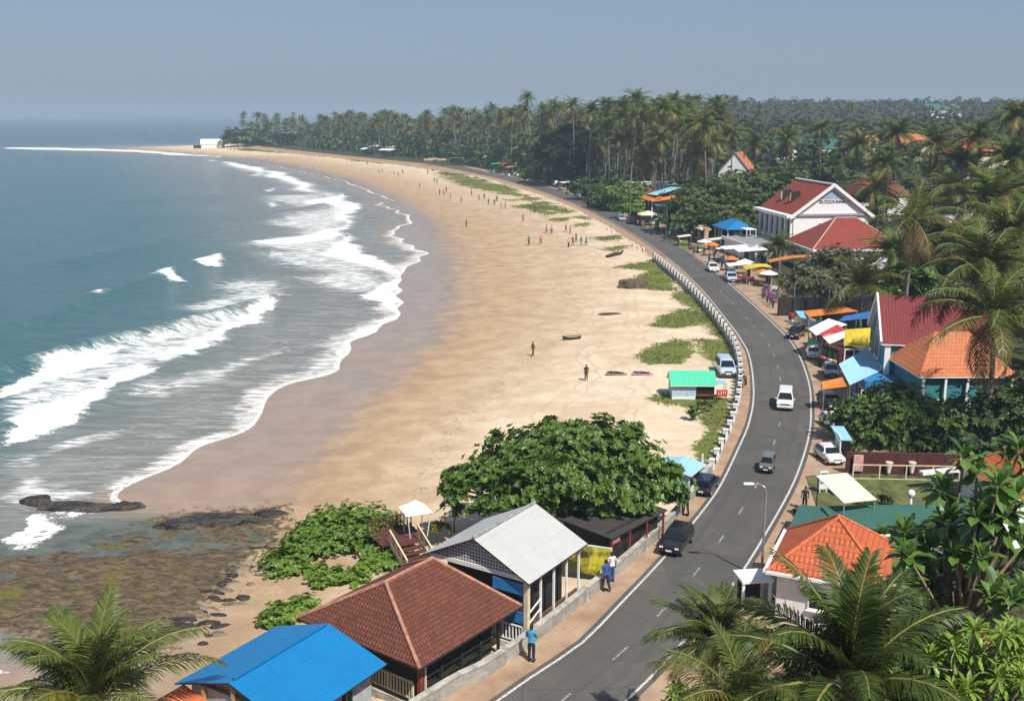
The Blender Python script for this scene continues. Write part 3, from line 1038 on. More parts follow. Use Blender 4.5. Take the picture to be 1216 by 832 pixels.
TILE_BROWN = tile_mat('old_brown_tiles', (.185, .060, .036), (.12, .042, .030), .24, .19, .4, .8, .6)
TILE_ORANGE = tile_mat('orange_tiles', (.52, .125, .045), (.45, .10, .04), .34, .26, .5, .65, .25)
TILE_ORANGE2 = tile_mat('bright_orange_tiles', (.54, .185, .08), (.47, .15, .062), .42, .3, .5, .65, .25)
TILE_RED = tile_mat('red_tiles', (.28, .055, .035), (.235, .045, .03), .34, .26, .5, .7, .35)
TILE_MAROON = tile_mat('maroon_tiles', (.20, .038, .037), (.17, .032, .033), .30, .3, .6, .7, .3)
CAPT = M('ridge_mortar', (.42, .20, .13), .8, .25)
CAPO = M('orange_ridge', (.60, .17, .07), .7, .2)
SHEET_BLUE = sheet_mat('blue_sheet', (.004, .165, .40), .28, .5, .30, (.03, .13, .25), .30, .10)
SHEET_WHITE = sheet_mat('weathered_white_sheet', (.47, .47, .455), .18, .5, .25, (.30, .27, .23), .4)
SHEET_GREEN = sheet_mat('green_sheet', (.07, .50, .30), .22, .5, .2, (.05, .25, .15), .3)
SHEET_SKY = sheet_mat('pale_blue_sheet', (.30, .55, .72), .25, .5, .2, (.35, .40, .42), .35)
SHEET_TEAL = sheet_mat('teal_sheet', (.040, .125, .095), .22, .6, .25, (.06, .14, .10), .4)
SHEET_TEALL = sheet_mat('pale_teal_sheet', (.30, .62, .66), .25, .5, .2, (.3, .4, .4), .3)
SHEET_GREY = sheet_mat('grey_sheet', (.25, .26, .28), .22, .6, .25)
SHEET_ORANGE = sheet_mat('orange_sheet', (.58, .14, .05), .22, .6, .25, (.3, .08, .04), .3)
SHEET_RUST = sheet_mat('rusty_sheet', (.30, .10, .05), .22, .8, .4)
LAWN = M('clipped_lawn', (.115, .125, .040), .95, .3, 1.2, .4)
LATTICE = NT('lattice')
k = LATTICE
uv = k.coord('UV'); s_ = k.n('ShaderNodeSeparateXYZ'); k.l(uv, s_.inputs[0])
gx = k.math('LESS_THAN', k.math('FRACT', k.math('MULTIPLY', s_.outputs[0], 5.5)), .42)
gy = k.math('LESS_THAN', k.math('FRACT', k.math('MULTIPLY', s_.outputs[1], 5.5)), .42)
k.base(k.mix(k.math('MAXIMUM', gx, gy), (.03, .03, .03), (.52, .51, .49))); k.rough(.7)
LATTICE = k.mat


def gable_end(parent, x, W, z0, z1, m, name='gable', th=.12):
    mb = MB(); gable_wall(mb, x, W, z0, z1, th)
    return mb.build(name, m, parent)


# --- A: kiosk house with the blue sheet roof, bottom of the picture
ax, ay = -10.0, 41.7; az = 1.5
t = thing('kiosk_house', 'low grey-walled kiosk under a plain bright blue sheet roof at the bottom edge', 'house', (ax, ay, az), R(58))
LA_, WA = 5.9, 5.8
mb = MB(); gable_roof(mb, LA_, WA, 2.85, 3.75, .45, .07, 0, 1, .1); rf = mb.build('roof', [SHEET_BLUE, DARKW], t)
mb = MB(); mb.tube([(-2.8, 0, 3.78), (2.8, 0, 3.78)], .09, 6); mb.build('ridge_cap', SHEET_BLUE, rf)
mb = MB(); wall_box(mb, LA_ - .5, WA - .4, -.6, 2.85); mb.build('wall', GREYW, t)
gable_end(t, 2.4, WA - .5, 2.85, 3.62, WOODL); gable_end(t, -2.4, WA - .5, 2.85, 3.62, WOODL)
window(t, 'S', 1.0, 1.6, .75, 1.2, LA_ - .5, WA - .4, GREYW)
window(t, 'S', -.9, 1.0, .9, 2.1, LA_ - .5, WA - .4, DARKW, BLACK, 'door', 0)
post(t, -2.85, 0, -.6, 3.5, WOODL); post(t, -2.85, 1.8, -.6, 3.0, WOODL)
# orange lean-to beside it
x, y, z = gp(205, 832)
t = thing('lean_to', 'orange sheet lean-to with blue side flap beside the near palm', 'shelter', (-14.1, 38.9, 1.5), R(58))
mb = MB(); mb.slab([(-2.2, -1.2, 2.3), (1.6, -1.2, 2.3), (1.6, .9, 2.75), (-2.2, .9, 2.75)], .05); mb.build('roof', SHEET_ORANGE, t)
mb = MB(); mb.slab([(-2.2, -1.95, 1.9), (1.6, -1.95, 1.9), (1.6, -1.22, 2.28), (-2.2, -1.22, 2.28)], .04); mb.build('flap', BLUEC, t)
for px_, py_ in ((-2.1, -1.1), (1.5, -1.1), (-2.1, .8), (1.5, .8)): post(t, px_, py_, -.6, 2.3 + .2 * (py_ > 0), WOODL, .1)

# --- B: brown tiled pavilion
bx, by = -5.0, 47.75; bz = 1.7
t = thing('pavilion', 'dark timber pavilion with a wide weathered brown tiled hip roof', 'building', (bx, by, bz), R(53))
LB, WB = 6.3, 6.7
mb = MB(); cn = hip_roof(mb, LB, WB, 2.75, 4.6, 3.4, .65, .12, 0, 1); rf = mb.build('roof', [TILE_BROWN, DARKW], t)
hip_caps(rf, cn, CAPT, .10)
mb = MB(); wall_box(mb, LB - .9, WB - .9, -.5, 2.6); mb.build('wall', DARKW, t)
for i in range(5):
    post(t, -LB / 2 + .2 + i * 1.45, -WB / 2 + .1, -.4, 2.75, REDW if i == 0 else DARKW, .2 if i == 0 else .13)
post(t, -LB / 2 + .2, WB / 2 - .2, -.4, 2.75, REDW, .18); post(t, -LB / 2 + .55, -WB / 2 + .1, -.4, 2.75, CREAM, .09)
balustrade(t, (-LB / 2 - .05, -WB / 2 + .35), (-LB / 2 - .05, WB / 2 - 1), .95, CREAM, .19, 'balustrade', .15)
mb = MB(); mb.box((0, -WB / 2 + .2, .55), (LB - .3, .08, .08)); mb.box((0, -WB / 2 + .2, 1.05), (LB - .3, .08, .08)); mb.build('hand_rail', DARKW, t)
mb = MB(); mb.box((0, 0, -.3), (LB + .2, WB + .2, .5)); mb.build('floor_slab', CONC, t)
# painted board leaning by its corner
t = thing('painted_board', 'white board painted with dark curls and a green ring by the pavilion corner', 'sign', (-4.5, 41.6, 1.75), R(-28))
mb = MB(); mb.box((0, 0, .55), (1.7, .06, .8)); mb.build('board', WHITE, t)
for ux, uz, rr, mm in ((-.45, .62, .17, BLACK), (-.2, .5, .12, BLUEP), (.4, .52, .2, M('sign_green', (.04, .28, .16), .6))):
    mb = MB(); mb.tube([(ux + rr * math.cos(a), -.045, uz + rr * math.sin(a) * .8) for a in np.linspace(0, 5.6, 16)], .03, 5); mb.build('emblem', mm, t)
for sx in (-.7, .7): post(t, sx, .06, -.3, .9, WOODL, .06, 'leg')

# --- C: hall with the weathered white sheet gable roof
cx, cy = -.35, 52.5; cz = 1.75
t = thing('beach_hall', 'open-sided hall with a pale weathered sheet gable roof and lattice gable', 'building', (cx, cy, cz), R(57.3))
LC, WC = 5.3, 6.1
mb = MB(); gable_roof(mb, LC, WC, 3.75, 5.25, .3, .09, 0, 1, .35); rf = mb.build('roof', [SHEET_WHITE, DARKW], t)
mb = MB(); mb.tube([(-3, 0, 5.29), (3, 0, 5.29)], .10, 6); mb.build('ridge_cap', M('ridge_zinc', (.30, .30, .29), .5, .25), rf)
gable_end(t, -LC / 2 + .05, WC - .1, 3.72, 5.12, LATTICE, 'lattice_gable'); gable_end(t, LC / 2 - .05, WC - .1, 3.72, 5.12, GREYW)
mb = MB(); mb.box((-LC / 2 + .02, 0, 3.6), (.16, WC, .24)); mb.box((0, -WC / 2, 3.6), (LC, .14, .2)); mb.box((0, WC / 2, 3.6), (LC, .14, .2)); mb.build('beam', WHITE, t)
for sx in (-1, 1):
    post(t, -LC / 2, sx * (WC / 2 - .05), -.5, 3.5, CREAM, .24, 'column')
for i in range(1, 5): post(t, -LC / 2 + i * LC / 4, -WC / 2 + .05, -.3, 3.5, WHITE, .10)
mb = MB(); wall_box(mb, LC - 1.0, WC - 1.6, -.4, 3.45); mb.build('back_wall', DARKW, t)  # dark inset box: the shade inside the hall painted as a wall
mb = MB(); mb.box((.1, -WC / 2 + .12, .5), (LC - .4, .1, 1.2)); mb.build('low_wall', BROWNW, t)
mb = MB(); mb.box((-LC / 2 - .06, -WC / 2 + 1.1, 3.05), (.06, 1.9, .62)); mb.build('banner', BLUEP, t)
mb = MB(); mb.box((-LC / 2 - .06, -WC / 2 + 1.05, 1.5), (.06, 1.8, .62)); mb.build('banner', BLUEP, t)
balustrade(t, (-LC / 2 - .05, -WC / 2 + .25), (-LC / 2 - .05, WC / 2 - 1.4), .95, WHITE, .2, 'balustrade', .05)
for zz in (1.2, 1.75): 
    mb = MB(); mb.bar((-LC / 2 + .2, -WC / 2 + .02, zz), (-LC / 4, -WC / 2 + .02, zz + .35), .06); mb.build('brace', WHITE, t)
mb = MB(); mb.box((0, 0, -.25), (LC + .3, WC + .2, .5)); mb.build('floor_slab', CONC, t)
# wall lamp / gable mast seen above the ridge
# yellow printed banner next to the hall
yx, yy, yz = 4.15, 56.6, 1.9
t = thing('advert_banner', 'yellow and olive printed banner stretched on a frame past the pale hall', 'banner', (4.3, 57.0, 1.75), R(-20))
k = NT('faded_print'); o = k.coord(); f = k.noise(1.1, 4, .6, o)
cr = k.n('ShaderNodeValToRGB'); cr.color_ramp.elements[0].color = (.05, .055, .02, 1); cr.color_ramp.elements[1].color = (.70, .62, .05, 1)
cr.color_ramp.elements[0].position = .40; cr.color_ramp.elements[1].position = .6
e = cr.color_ramp.elements.new(.5); e.color = (.35, .30, .03, 1)
sx_ = k.n('ShaderNodeSeparateXYZ'); k.l(o, sx_.inputs[0])
k.l(k.math('ADD', f, k.math('MULTIPLY', sx_.outputs[0], .09)), cr.inputs[0]); k.base(cr.outputs[0]); k.rough(.5)
mb = MB(); mb.box((0, 0, 1.0), (3.0, .04, 1.75)); mb.build('print', k.mat, t)
mb = MB()
for a, b in (((-1.5, .0, 1.9), (1.5, .0, 1.9)), ((-1.5, 0, -.4), (-1.5, 0, 1.95)), ((1.5, 0, -.4), (1.5, 0, 1.95))): mb.bar(a, b, .07)
mb.build('frame', WHITE, t)

# --- timber steps and small white canopy on the beach side of the hall
x, y, z = gp(487, 668)
t = thing('timber_steps', 'dark red timber steps with pale handrails down to the beach', 'steps', (x + .3, y - .4, z), R(30))
STEPW = M('dark_red_boards', (.11, .035, .028), .7, .3)
for i in range(6):
    mb = MB(); mb.box((0, 1.2 - .42 * i, 1.0 - .17 * i), (1.8, .36, .07)); mb.build('tread', STEPW, t)
for s in (-.95, .95):
    mb = MB(); mb.bar((s, 1.5, 2.0), (s, -1.1, .95), .09, .09); mb.bar((s, 1.5, 1.1), (s, -1.1, .05), .08, .2)
    for i in range(4): mb.bar((s, 1.4 - .8 * i, 1.0 - .33 * i), (s, 1.4 - .8 * i, 1.98 - .33 * i), .08)
    mb.build('handrail', CREAM, t)
mb = MB(); mb.box((0, 2.6, 1.02), (3, 2.2, .1)); mb.build('deck', STEPW, t)
for s in ((-1.4, 1.6), (1.4, 1.6), (-1.4, 3.6), (1.4, 3.6)): post(t, s[0], s[1], -.4, 1.0, DARKW, .12)
balustrade(t, (-1.5, 3.7), (1.5, 3.7), .9, STEPW, .25, 'balustrade', 1.05)
t = thing('beach_canopy', 'small white peaked cloth canopy over the timber deck', 'canopy', (x + .2, y + 2.0, z + 1.07), R(24)); t.scale = (.8, .8, .85)
mb = MB()
for i in range(4):
    a0 = i * math.pi / 2 + math.pi / 4; a1 = a0 + math.pi / 2
    mb.slab([(1.55 * math.cos(a0), 1.55 * math.sin(a0), 1.95), (1.55 * math.cos(a1), 1.55 * math.sin(a1), 1.95), (.0, 0, 2.75)], .03)
mb.build('cloth', WHITEC, t)
for i in range(4):
    a0 = i * math.pi / 2 + math.pi / 4; mb = MB(); mb.bar((1.0 * math.cos(a0), 1.0 * math.sin(a0), 0), (1.35 * math.cos(a0), 1.35 * math.sin(a0), 2), .06); mb.build('pole', WHITE, t)

# --- dark sheds under the big tree
t = thing('timber_shed', 'dark timber shed with a red and white sign under the big tree', 'shed', (6.1, 60.6, 1.6), R(50))
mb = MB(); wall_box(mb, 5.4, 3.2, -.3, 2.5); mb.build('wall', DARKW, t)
mb = MB(); mb.slab([(-3, -2.1, 2.45), (3, -2.1, 2.45), (3, 1.8, 2.7), (-3, 1.8, 2.7)], .08); mb.build('roof', sheet_mat('dark_sheet', (.045, .042, .04), .22, .8, .4, (.10, .05, .03), .5), t)  # near-black sheet with brown streaks
mb = MB(); mb.box((-2.2, -1.75, 2.0), (1.1, .08, .42)); sg = mb.build('sign_board', REDC, t)
mb = MB(); mb.box((-2.2, -1.80, 2.02), (.9, .03, .14)); mb.build('stripe', WHITE, sg)
for i in range(4): post(t, -2.8 + i * 1.87, -1.95, -.3, 2.4, REDW, .1)
window(t, 'S', .9, 1.4, 1.4, 1.0, 5.4, 3.2, MAROON, BLACK)

# --- pale blue kiosk and green-roofed hut on the sand
def hut(name, label, px, py, L, W, e, r, rz, roof, wall, over=.25, shift=(0, 0)):
    x, y, z = gp(px, py)
    t = thing(name, label, 'hut', (x + shift[0], y + shift[1], z), R(rz))
    mb = MB(); gable_roof(mb, L, W, e, r, over, .06, 0, 1, .2); mb.build('roof', [roof, WHITE], t)
    mb = MB(); wall_box(mb, L, W, -.3, e); mb.build('wall', wall, t)
    gable_end(t, L / 2 - .07, W - .1, e, r - .1, wall); gable_end(t, -L / 2 + .07, W - .1, e, r - .1, wall)
    return t
PALEB = M('pale_blue_plaster', (.42, .52, .62), .7, .12)
t = hut('beach_hut', 'beach hut with a mint green roof and pale blue wall', 823, 474, 4.0, 2.6, 1.6, 2.5, -1, SHEET_GREEN, PALEB, .3, (0, 1.3))
mb = MB(); mb.box((1.15, -1.31, .75), (1.7, .05, 1.5)); mb.build('shaded_front', BLACK, t)  # black panel on the wall, painted as the shade inside the hut
mb = MB(); mb.box((1.15, -1.4, .45), (1.6, .3, .12)); mb.build('counter', REDW, t)
mb = MB(); mb.box((-.9, -1.32, .12), (2.2, .06, .24)); mb.build('skirting', WHITE, t)
for i in range(5):
    mb = MB(); mb.box((-1.9 + i * .5, -1.31, .8), (.04, .04, 1.5)); mb.build('batten', WHITE, t)
x, y, z = gp(857, 475)
t = thing('red_sign', 'red sign board with white letters beside the mint roofed hut', 'sign', (x, y, z), R(4))
mb = MB(); mb.box((0, 0, .7), (1.05, .06, .62)); mb.build('board', M('sign_red', (.55, .03, .025), .5, .1), t)
for s in (-.4, .4): post(t, s, .06, -.2, .9, STEEL, .05, 'leg')


def lettering(txt, parent, loc, rot, size, m, name='lettering', ext=.01):
    cu = bpy.data.curves.new(name, 'FONT'); cu.body = txt; cu.size = size; cu.align_x = 'CENTER'; cu.align_y = 'CENTER'; cu.extrude = ext
    tmp = bpy.data.objects.new(name, cu); COL.objects.link(tmp)
    dg = bpy.context.evaluated_depsgraph_get(); dg.update()
    me = bpy.data.meshes.new_from_object(tmp.evaluated_get(dg))
    bpy.data.objects.remove(tmp)
    me.materials.clear(); me.materials.append(m)
    o = bpy.data.objects.new(name, me); link(o, parent); o.location = loc; o.rotation_euler = rot
    return o


lettering('LSTI', t, (0, -.045, .7), (math.pi / 2, 0, 0), .42, WHITE)
mb = MB(); mb.slab([(-.9, .3, 1.5), (.5, .3, 1.5), (.5, 1.3, 1.6), (-.9, 1.3, 1.6)], .04)
t2 = thing('sun_shade', 'small pale blue cloth shade on poles behind the red sign', 'shade', (x, y, z), 0)
mb.build('cloth', SKYC, t2)
for a, b in ((-.8, .4), (.4, .4), (-.8, 1.2), (.4, 1.2)): post(t2, a, b, -.2, 1.52, STEEL, .05)
t = hut('beach_kiosk', 'tall narrow kiosk with a pale blue flat roof behind the big tree', 803, 590, 2.6, 2.6, 2.35, 2.6, 60, SHEET_SKY, PALEB, .3)
mb = MB(); mb.box((.0, -1.33, .5), (1.6, .05, .8)); mb.build('panel', ORANGEC, t)
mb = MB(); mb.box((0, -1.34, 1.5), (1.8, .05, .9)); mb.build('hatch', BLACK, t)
mb = MB(); mb.box((1.5, -1.3, 1.3), (.1, .1, 3.4)); mb.build('corner_post', WHITE, t)

# ------------------------------------------------------------------ right-hand side, near
# G: orange tiled hip roof with white gutter
t = thing('bungalow', 'bungalow with a square orange tiled hip roof and white gutter behind the near palm', 'house', (17.25, 52.3, 1.9), R(66))
mb = MB(); cn = hip_roof(mb, 5.4, 5.5, 3.25, 5.35, .3, .35, .1, 0, 1); rf = mb.build('roof', [TILE_ORANGE, WHITE], t)
hip_caps(rf, cn, CAPO, .08)
mb = MB(); wall_box(mb, 5.1, 5.2, -.4, 3.2); mb.build('wall', WHITE, t)
mb = MB()
g = .42
for p, q in (((-3.1, 3.16), (3.1, 3.16)), ((-3.1, -3.16), (3.1, -3.16)), ((-3.1, -3.1), (-3.1, 3.1)), ((3.1, -3.1), (3.1, 3.1))): mb.bar((*p, 2.93), (*q, 2.93), .2, .14)
mb.build('gutter', WHITE, t)
window(t, 'N', 0, 1.7, 1.6, 1.2, 5.1, 5.2); window(t, 'W', 0, 1.7, 1.8, 1.2, 5.1, 5.2)
# small white porch by the road
x, y, z = gp(892, 722)
t = thing('white_porch', 'small flat-roofed white porch at the road edge below the lamp post', 'porch', (x + .1, y + .35, z), R(8))
mb = MB(); mb.box((0, 0, 1.72), (1.75, 1.5, .16)); mb.build('roof_slab', WHITE, t)
for a, b in ((-.75, -.6), (.75, -.6), (-.75, .6), (.75, .6)): post(t, a, b, -.3, 1.64, WHITE, .14)
mb = MB(); mb.box((0, .55, .75), (1.3, .08, 1.7)); mb.build('back_panel', DARKW, t)
# teal sheet sheds with lawn beyond and the cream awning
sx, sy = 24.6, 65.2
t = thing('teal_shed', 'long low shed with a dull teal sheet roof behind the orange bungalow', 'shed', (24.3, 61.2, 1.9), R(3))
mb = MB(); mb.slab([(-4.6, -2.2, 1.6), (5.6, -2.2, 1.6), (5.6, 2.0, 1.85), (-4.6, 2.0, 1.85)], .07); mb.build('roof', SHEET_TEAL, t)
mb = MB(); mb.box((.5, 0, .6), (9.6, 3.8, 1.9)); mb.build('wall', GREYW, t)
mb = MB(); mb.bar((-4.6, -2.22, 1.56), (5.6, -2.22, 1.56), .12); mb.build('gutter', WHITE, t)
t = thing('teal_lean_to', 'low pale teal sheet lean-to between the road edge and the orange roof', 'shelter', (18.9, 61.6, 1.95), R(66))
mb = MB(); mb.slab([(-2.2, -1.6, 1.7), (2.0, -1.6, 1.7), (2.0, 1.3, 1.5), (-2.2, 1.3, 1.5)], .05); mb.build('roof', SHEET_TEAL, t)
for a, b in ((-2, -1.4), (1.8, -1.4), (-2, 1.1), (1.8, 1.1)): post(t, a, b, -.3, 1.55, STEEL, .08)
mb = MB(); mb.box((0, -1.4, .6), (3.8, .06, 1.5)); mb.build('screen', TEALC, t)
t = thing('awning', 'plain cream cloth awning sloping above the teal shed', 'awning', (21.2, 63.6, 1.9), R(20))
mb = MB(); mb.slab([(-1.3, -1.7, 2.6), (1.2, -1.7, 2.5), (1.3, 1.5, 3.2), (-1.1, 1.5, 3.3)], .04); mb.build('cloth', CREAMC, t)
for a, b, h in ((-1.2, -1.6, 2.55), (1.1, -1.6, 2.45), (1.2, 1.4, 3.15), (-1.0, 1.4, 3.2)): post(t, a, b, -.3, h, STEEL, .07)
mb = MB(); m_ = [(20.2, 64.3), (30.5, 64.3), (33, 72.5), (25.2, 74.6), (21.6, 73.5)]
mb.slab([(a, b, 2.03) for a, b in m_], .3); tag(mb.build('lawn', LAWN), kind='structure')
# maroon boundary wall with painted rail, vases and lawn
t = thing('garden_wall', 'maroon garden wall with a cream painted trellis rail at the lawn', 'wall', (28.9, 73.6, 1.95), R(-3))
mb = MB(); mb.box((0, .4, .75), (8.4, .25, 1.9)); mb.build('wall_body', MAROON, t)
mb = MB()
mb.bar((-4, -.9, 1.15), (3.6, -.9, 1.15), .07); mb.bar((-4, -.9, .1), (3.6, -.9, .1), .05)
for i in range(5): mb.bar((-4 + i * 1.9, -.9, -.2), (-4 + i * 1.9, -.9, 1.2 if i < 4 else 1.9), .08)
mb.build('rail', CREAM, t)
mb = MB(); mb.box((-3.4, .1, .95), (.7, .2, 1.2)); mb.build('panel', M('pink_panel', (.62, .34, .32), .7), t)
for sx in (-1.2, .5, 3.9):
    t2 = thing('wall_planter', {-1.2: 'white vase-shaped planter in the middle of the maroon wall', .5: 'white vase-shaped planter with a warm tint on the maroon wall, by the trellis post', 3.9: 'white planter with white loops at the right end of the maroon wall'}[sx], 'planter', (28.9 + sx, 73.6, 2.25), 0, 'planters on the maroon wall')
    mb = MB(); mb.tube([(0, 0, 0), (0, 0, .35), (0, 0, .75)], [.12, .17, .26], 10); mb.build('pot', WHITE, t2)
    mb = MB(); mb.tube([(0, 0, .75), (0, 0, .82)], [.29, .27], 10); mb.build('rim', CREAM, t2)
    if sx > 3:
        for q in range(3):
            mb = MB(); mb.tube([(.3 * q + .25 + .22 * math.cos(a), 0, .6 + .25 * math.sin(a)) for a in np.linspace(0, 6.2, 12)], .03, 5); mb.build('hoop', WHITE, t2)
# white garden statue-like lamp on the lawn edge
t = thing('garden_post', 'short white garden post with a rounded cap on the lawn', 'post', (26.75, 66.7, 2.0), 0)
mb = MB(); mb.tube([(0, 0, 0), (0, 0, 1.0)], [.14, .09], 8); mb.build('shaft', WHITE, t)
mb = MB(); mb.ball((0, 0, 1.2), .26); mb.build('cap', WHITE, t)
# white bench-like ledge
t = thing('white_ledge', 'white slab shelf on a post at the right end of the lawn', 'shelf', (30.3, 70.9, 2.0), R(14))
mb = MB(); mb.box((0, 0, 1.3), (3, .5, .22)); mb.build('slab', WHITE, t)
mb = MB(); mb.box((-.3, 0, .6), (.3, .3, 1.3)); mb.build('pillar', CREAM, t)

# orange roofs at the right edge
def simple_house(name, label, x, y, z, rz, L, W, e, r, roof, wall, kind='hip', ridge=None, over=.45, wins=(), cap=None, group=None, cat='house'):
    t = thing(name, label, cat, (x, y, z), R(rz), group)
    mb = MB()
    if kind == 'hip':
        cn = hip_roof(mb, L, W, e, r, ridge if ridge is not None else L * .45, over, .1, 0, 1)
        rf = mb.build('roof', [roof, WHITE], t)
        if cap: hip_caps(rf, cn, cap, .1)
    else:
        zo, yo, hl = gable_roof(mb, L, W, e, r, over, .1, 0, 1, .35)
        rf = mb.build('roof', [roof, WHITE], t)
        if cap:
            mb = MB(); mb.tube([(-hl, 0, r + .03), (hl, 0, r + .03)], .12, 6); mb.build('ridge_cap', cap, rf)
        for s in (-1, 1): gable_end(t, s * (L / 2 - .08), W - .1, e, r - .12, wall)
    mb = MB(); wall_box(mb, L, W, -.6, e - .05); mb.build('wall', wall, t)
    for wd in wins: window(t, *wd, L, W)
    return t


simple_house('garden_house', 'bright orange tiled house at the right edge behind the frangipani tree', 35.2, 67.0, 1.9, 10, 7, 6, 2.6, 4.6, TILE_ORANGE, WHITE, 'hip', 2, cap=CAPO, wins=[('S', 0, 1.4, 1.5, 1.1)])
simple_house('garden_house', 'dull red tiled roof low among the foliage at the bottom right', 17.2, 42.3, 1.9, 20, 5, 4, 3.2, 4.4, TILE_MAROON, WHITE, 'gable', cap=CAPT)
simple_house('garden_house', 'small orange roofed outhouse in the bottom right corner', 22.4, 42.4, 1.9, 5, 3.2, 3, 2.9, 4.0, TILE_ORANGE, WHITE, 'gable', cap=CAPO)

# L: teal house with maroon roof, M: orange hip roof
t = simple_house('teal_house', 'two-storey teal walled house with a steep maroon tiled gable roof', 39.2, 97.0, 1.95, -11, 9, 8.0, 5.9, 9.4, TILE_MAROON, TEAL, 'gable', over=.35, wins=[('S', -1.2, 4.4, 2.0, .7)])
mb = MB()
hl = 4.5 + .37
for s in (-1, 1): mb.bar((-hl, s * 4.5, 5.75), (-hl, 0, 9.47), .16, .42)
mb.build('barge_board', WHITE, t)
mb = MB(); mb.box((-4.2, -4.05, 2.6), (.5, .3, 6.2)); mb.box((-4.2, -4.05, 5.5), (.7, .45, .25)); mb.build('pilaster', WHITE, t)
window(t, 'W', 0, 4.6, 2.4, 2.2, 9, 8, WHITE, BLACK); window(t, 'W', 2.4, 2.0, 1.8, 2.6, 9, 8, WHITE, BLACK)
window(t, 'W', 0, 7.0, 1.2, 1.6, 9, 5, WHITE, BLACK)
t = simple_house('guest_house', 'single-storey house with a broad bright orange tiled hip roof and white posts', 38.8, 91.0, 1.95, 1, 7.6, 7.4, 4.6, 7.3, TILE_ORANGE2, TEAL, 'hip', 3.0, .5, wins=[('S', -2.4, 1.5, 1.2, 1.2), ('S', 1.2, 1.5, 1.4, 1.2)])  # wall colour darkened to teal for the shade under the roof
for i in range(5): post(t, -3.8 + i * 1.9, -4.0, -.3, 4.3, WHITE, .2)

# P: white colonial house
px_, py_ = 57.3, 201.5
LP, WP = 17.5, 14.2
t = thing('colonial_house', 'large white two-storey colonial house with a red tiled roof and lettered gable', 'house', (px_, py_, 2.2), R(96.5))
ze, zr = 7.9, 13.2
mb = MB(); gable_roof(mb, LP, WP, ze, zr, .8, .18, 0, 1, .5); rf = mb.build('roof', [TILE_RED, WHITE], t)
mb = MB(); mb.bar((-LP / 2 - .5, 0, zr + .1), (LP / 2 + .5, 0, zr + .1), .5, .25); mb.build('ridge_cap', WHITE, rf)
mb = MB(); wall_box(mb, LP, WP, -.5, ze - .1); mb.build('wall', WHITE, t)
gable_end(t, -LP / 2 + .1, WP, ze, zr - .2, WHITE, 'gable', .2); gable_end(t, LP / 2 - .1, WP, ze, zr - .2, WHITE, 'gable', .2)
mb = MB(); mb.box((-LP / 2 - .15, 0, ze - .05), (.4, WP + .8, .35)); mb.build('string_course', M('grey_moulding', (.34, .35, .36), .7), t)
mb = MB()
for s in (-1, 1): mb.bar((-LP / 2 - .55, s * (WP / 2 + .9), ze - .6), (-LP / 2 - .55, 0, zr + .02), .2, .55)
mb.build('barge_board', WHITE, t)
# blue-grey louvred gable top
mb = MB(); a = zr - .9
mb.uvface([(-LP / 2 - .02, 2.5, a - 1.7), (-LP / 2 - .02, -2.5, a - 1.7), (-LP / 2 - .02, 0, a)]); mb.build('gable_louvre', M('blue_grey_louvre', (.30, .42, .50), .6), t)
lettering('GUZZOUNNK', t, (-LP / 2 - .04, 0, a - 2.15), (math.pi / 2, 0, -math.pi / 2), .78, BLACK, 'lettering', .05)
lettering('ST', t, (-LP / 2 - .04, -3.1, a - 2.05), (math.pi / 2, 0, -math.pi / 2), .5, M('grey_letters', (.25, .25, .26), .7), 'lettering', .05)
window(t, 'W', 4.4, 5.2, 1.6, 2.2, LP, WP, WHITE, BLACK); window(t, 'W', -1.5, 5.2, 1.6, 2.2, LP, WP, WHITE, BLACK)
for i in range(6):
    window(t, 'N', -LP / 2 + 1.8 + i * 2.75, 5.1, 1.8, 3.4, LP, WP, WHITE, BLACK)
for i in range(7):
    post(t, -LP / 2 + .45 + i * 2.75, WP / 2 + .25, 0, ze - .2, WHITE, .42, 'column')
mb = MB(); mb.box((0, WP / 2 + .7, ze - .35), (LP + 1, 1.6, .5)); mb.build('eave_cornice', WHITE, t)
# dark dormer vents on the seaward slope
for i, xx in enumerate((-1.2, 3.4)):
    mb = MB()
    zz = ze + (zr - ze) * .42; yy = WP / 2 * (1 - .42)
    mb.hexa([(xx - .5, yy + .9, zz - .7), (xx + .5, yy + .9, zz - .7), (xx + .5, yy - 1.2, zz - .2), (xx - .5, yy - 1.2, zz - .2)],
            [(xx - .3, yy + .7, zz + 1.3), (xx + .3, yy + .7, zz + 1.3), (xx + .3, yy - .8, zz + 1.5), (xx - .3, yy - .8, zz + 1.5)])
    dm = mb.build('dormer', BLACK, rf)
    mb = MB(); mb.box((xx - .1, yy + .95, zz + .35), (.25, .1, 1.6)); mb.build('dormer_frame', YELLOW if i == 0 else WHITE, dm)
# Q: lower red roof in front of it
t = simple_house('red_roof_house', 'single-storey house with a broad dark red hip roof before the white colonial house', 57.6, 182.2, 2.1, 4, 15.5, 13.5, 4.0, 8.4, TILE_RED, WHITE, 'hip', 3.5, .6, cap=M('pale_ridge', (.55, .40, .36), .7), wins=[('W', 2, 2.2, 2, 1.6), ('S', -4, 2.2, 2, 1.6)])
mb = MB(); mb.bar((-8.4, -7.4, 3.72), (-8.4, 7.4, 3.72), .2, .35); mb.bar((-8.4, -7.4, 3.72), (8.4, -7.4, 3.72), .2, .35); mb.build('gutter', WHITE, t)
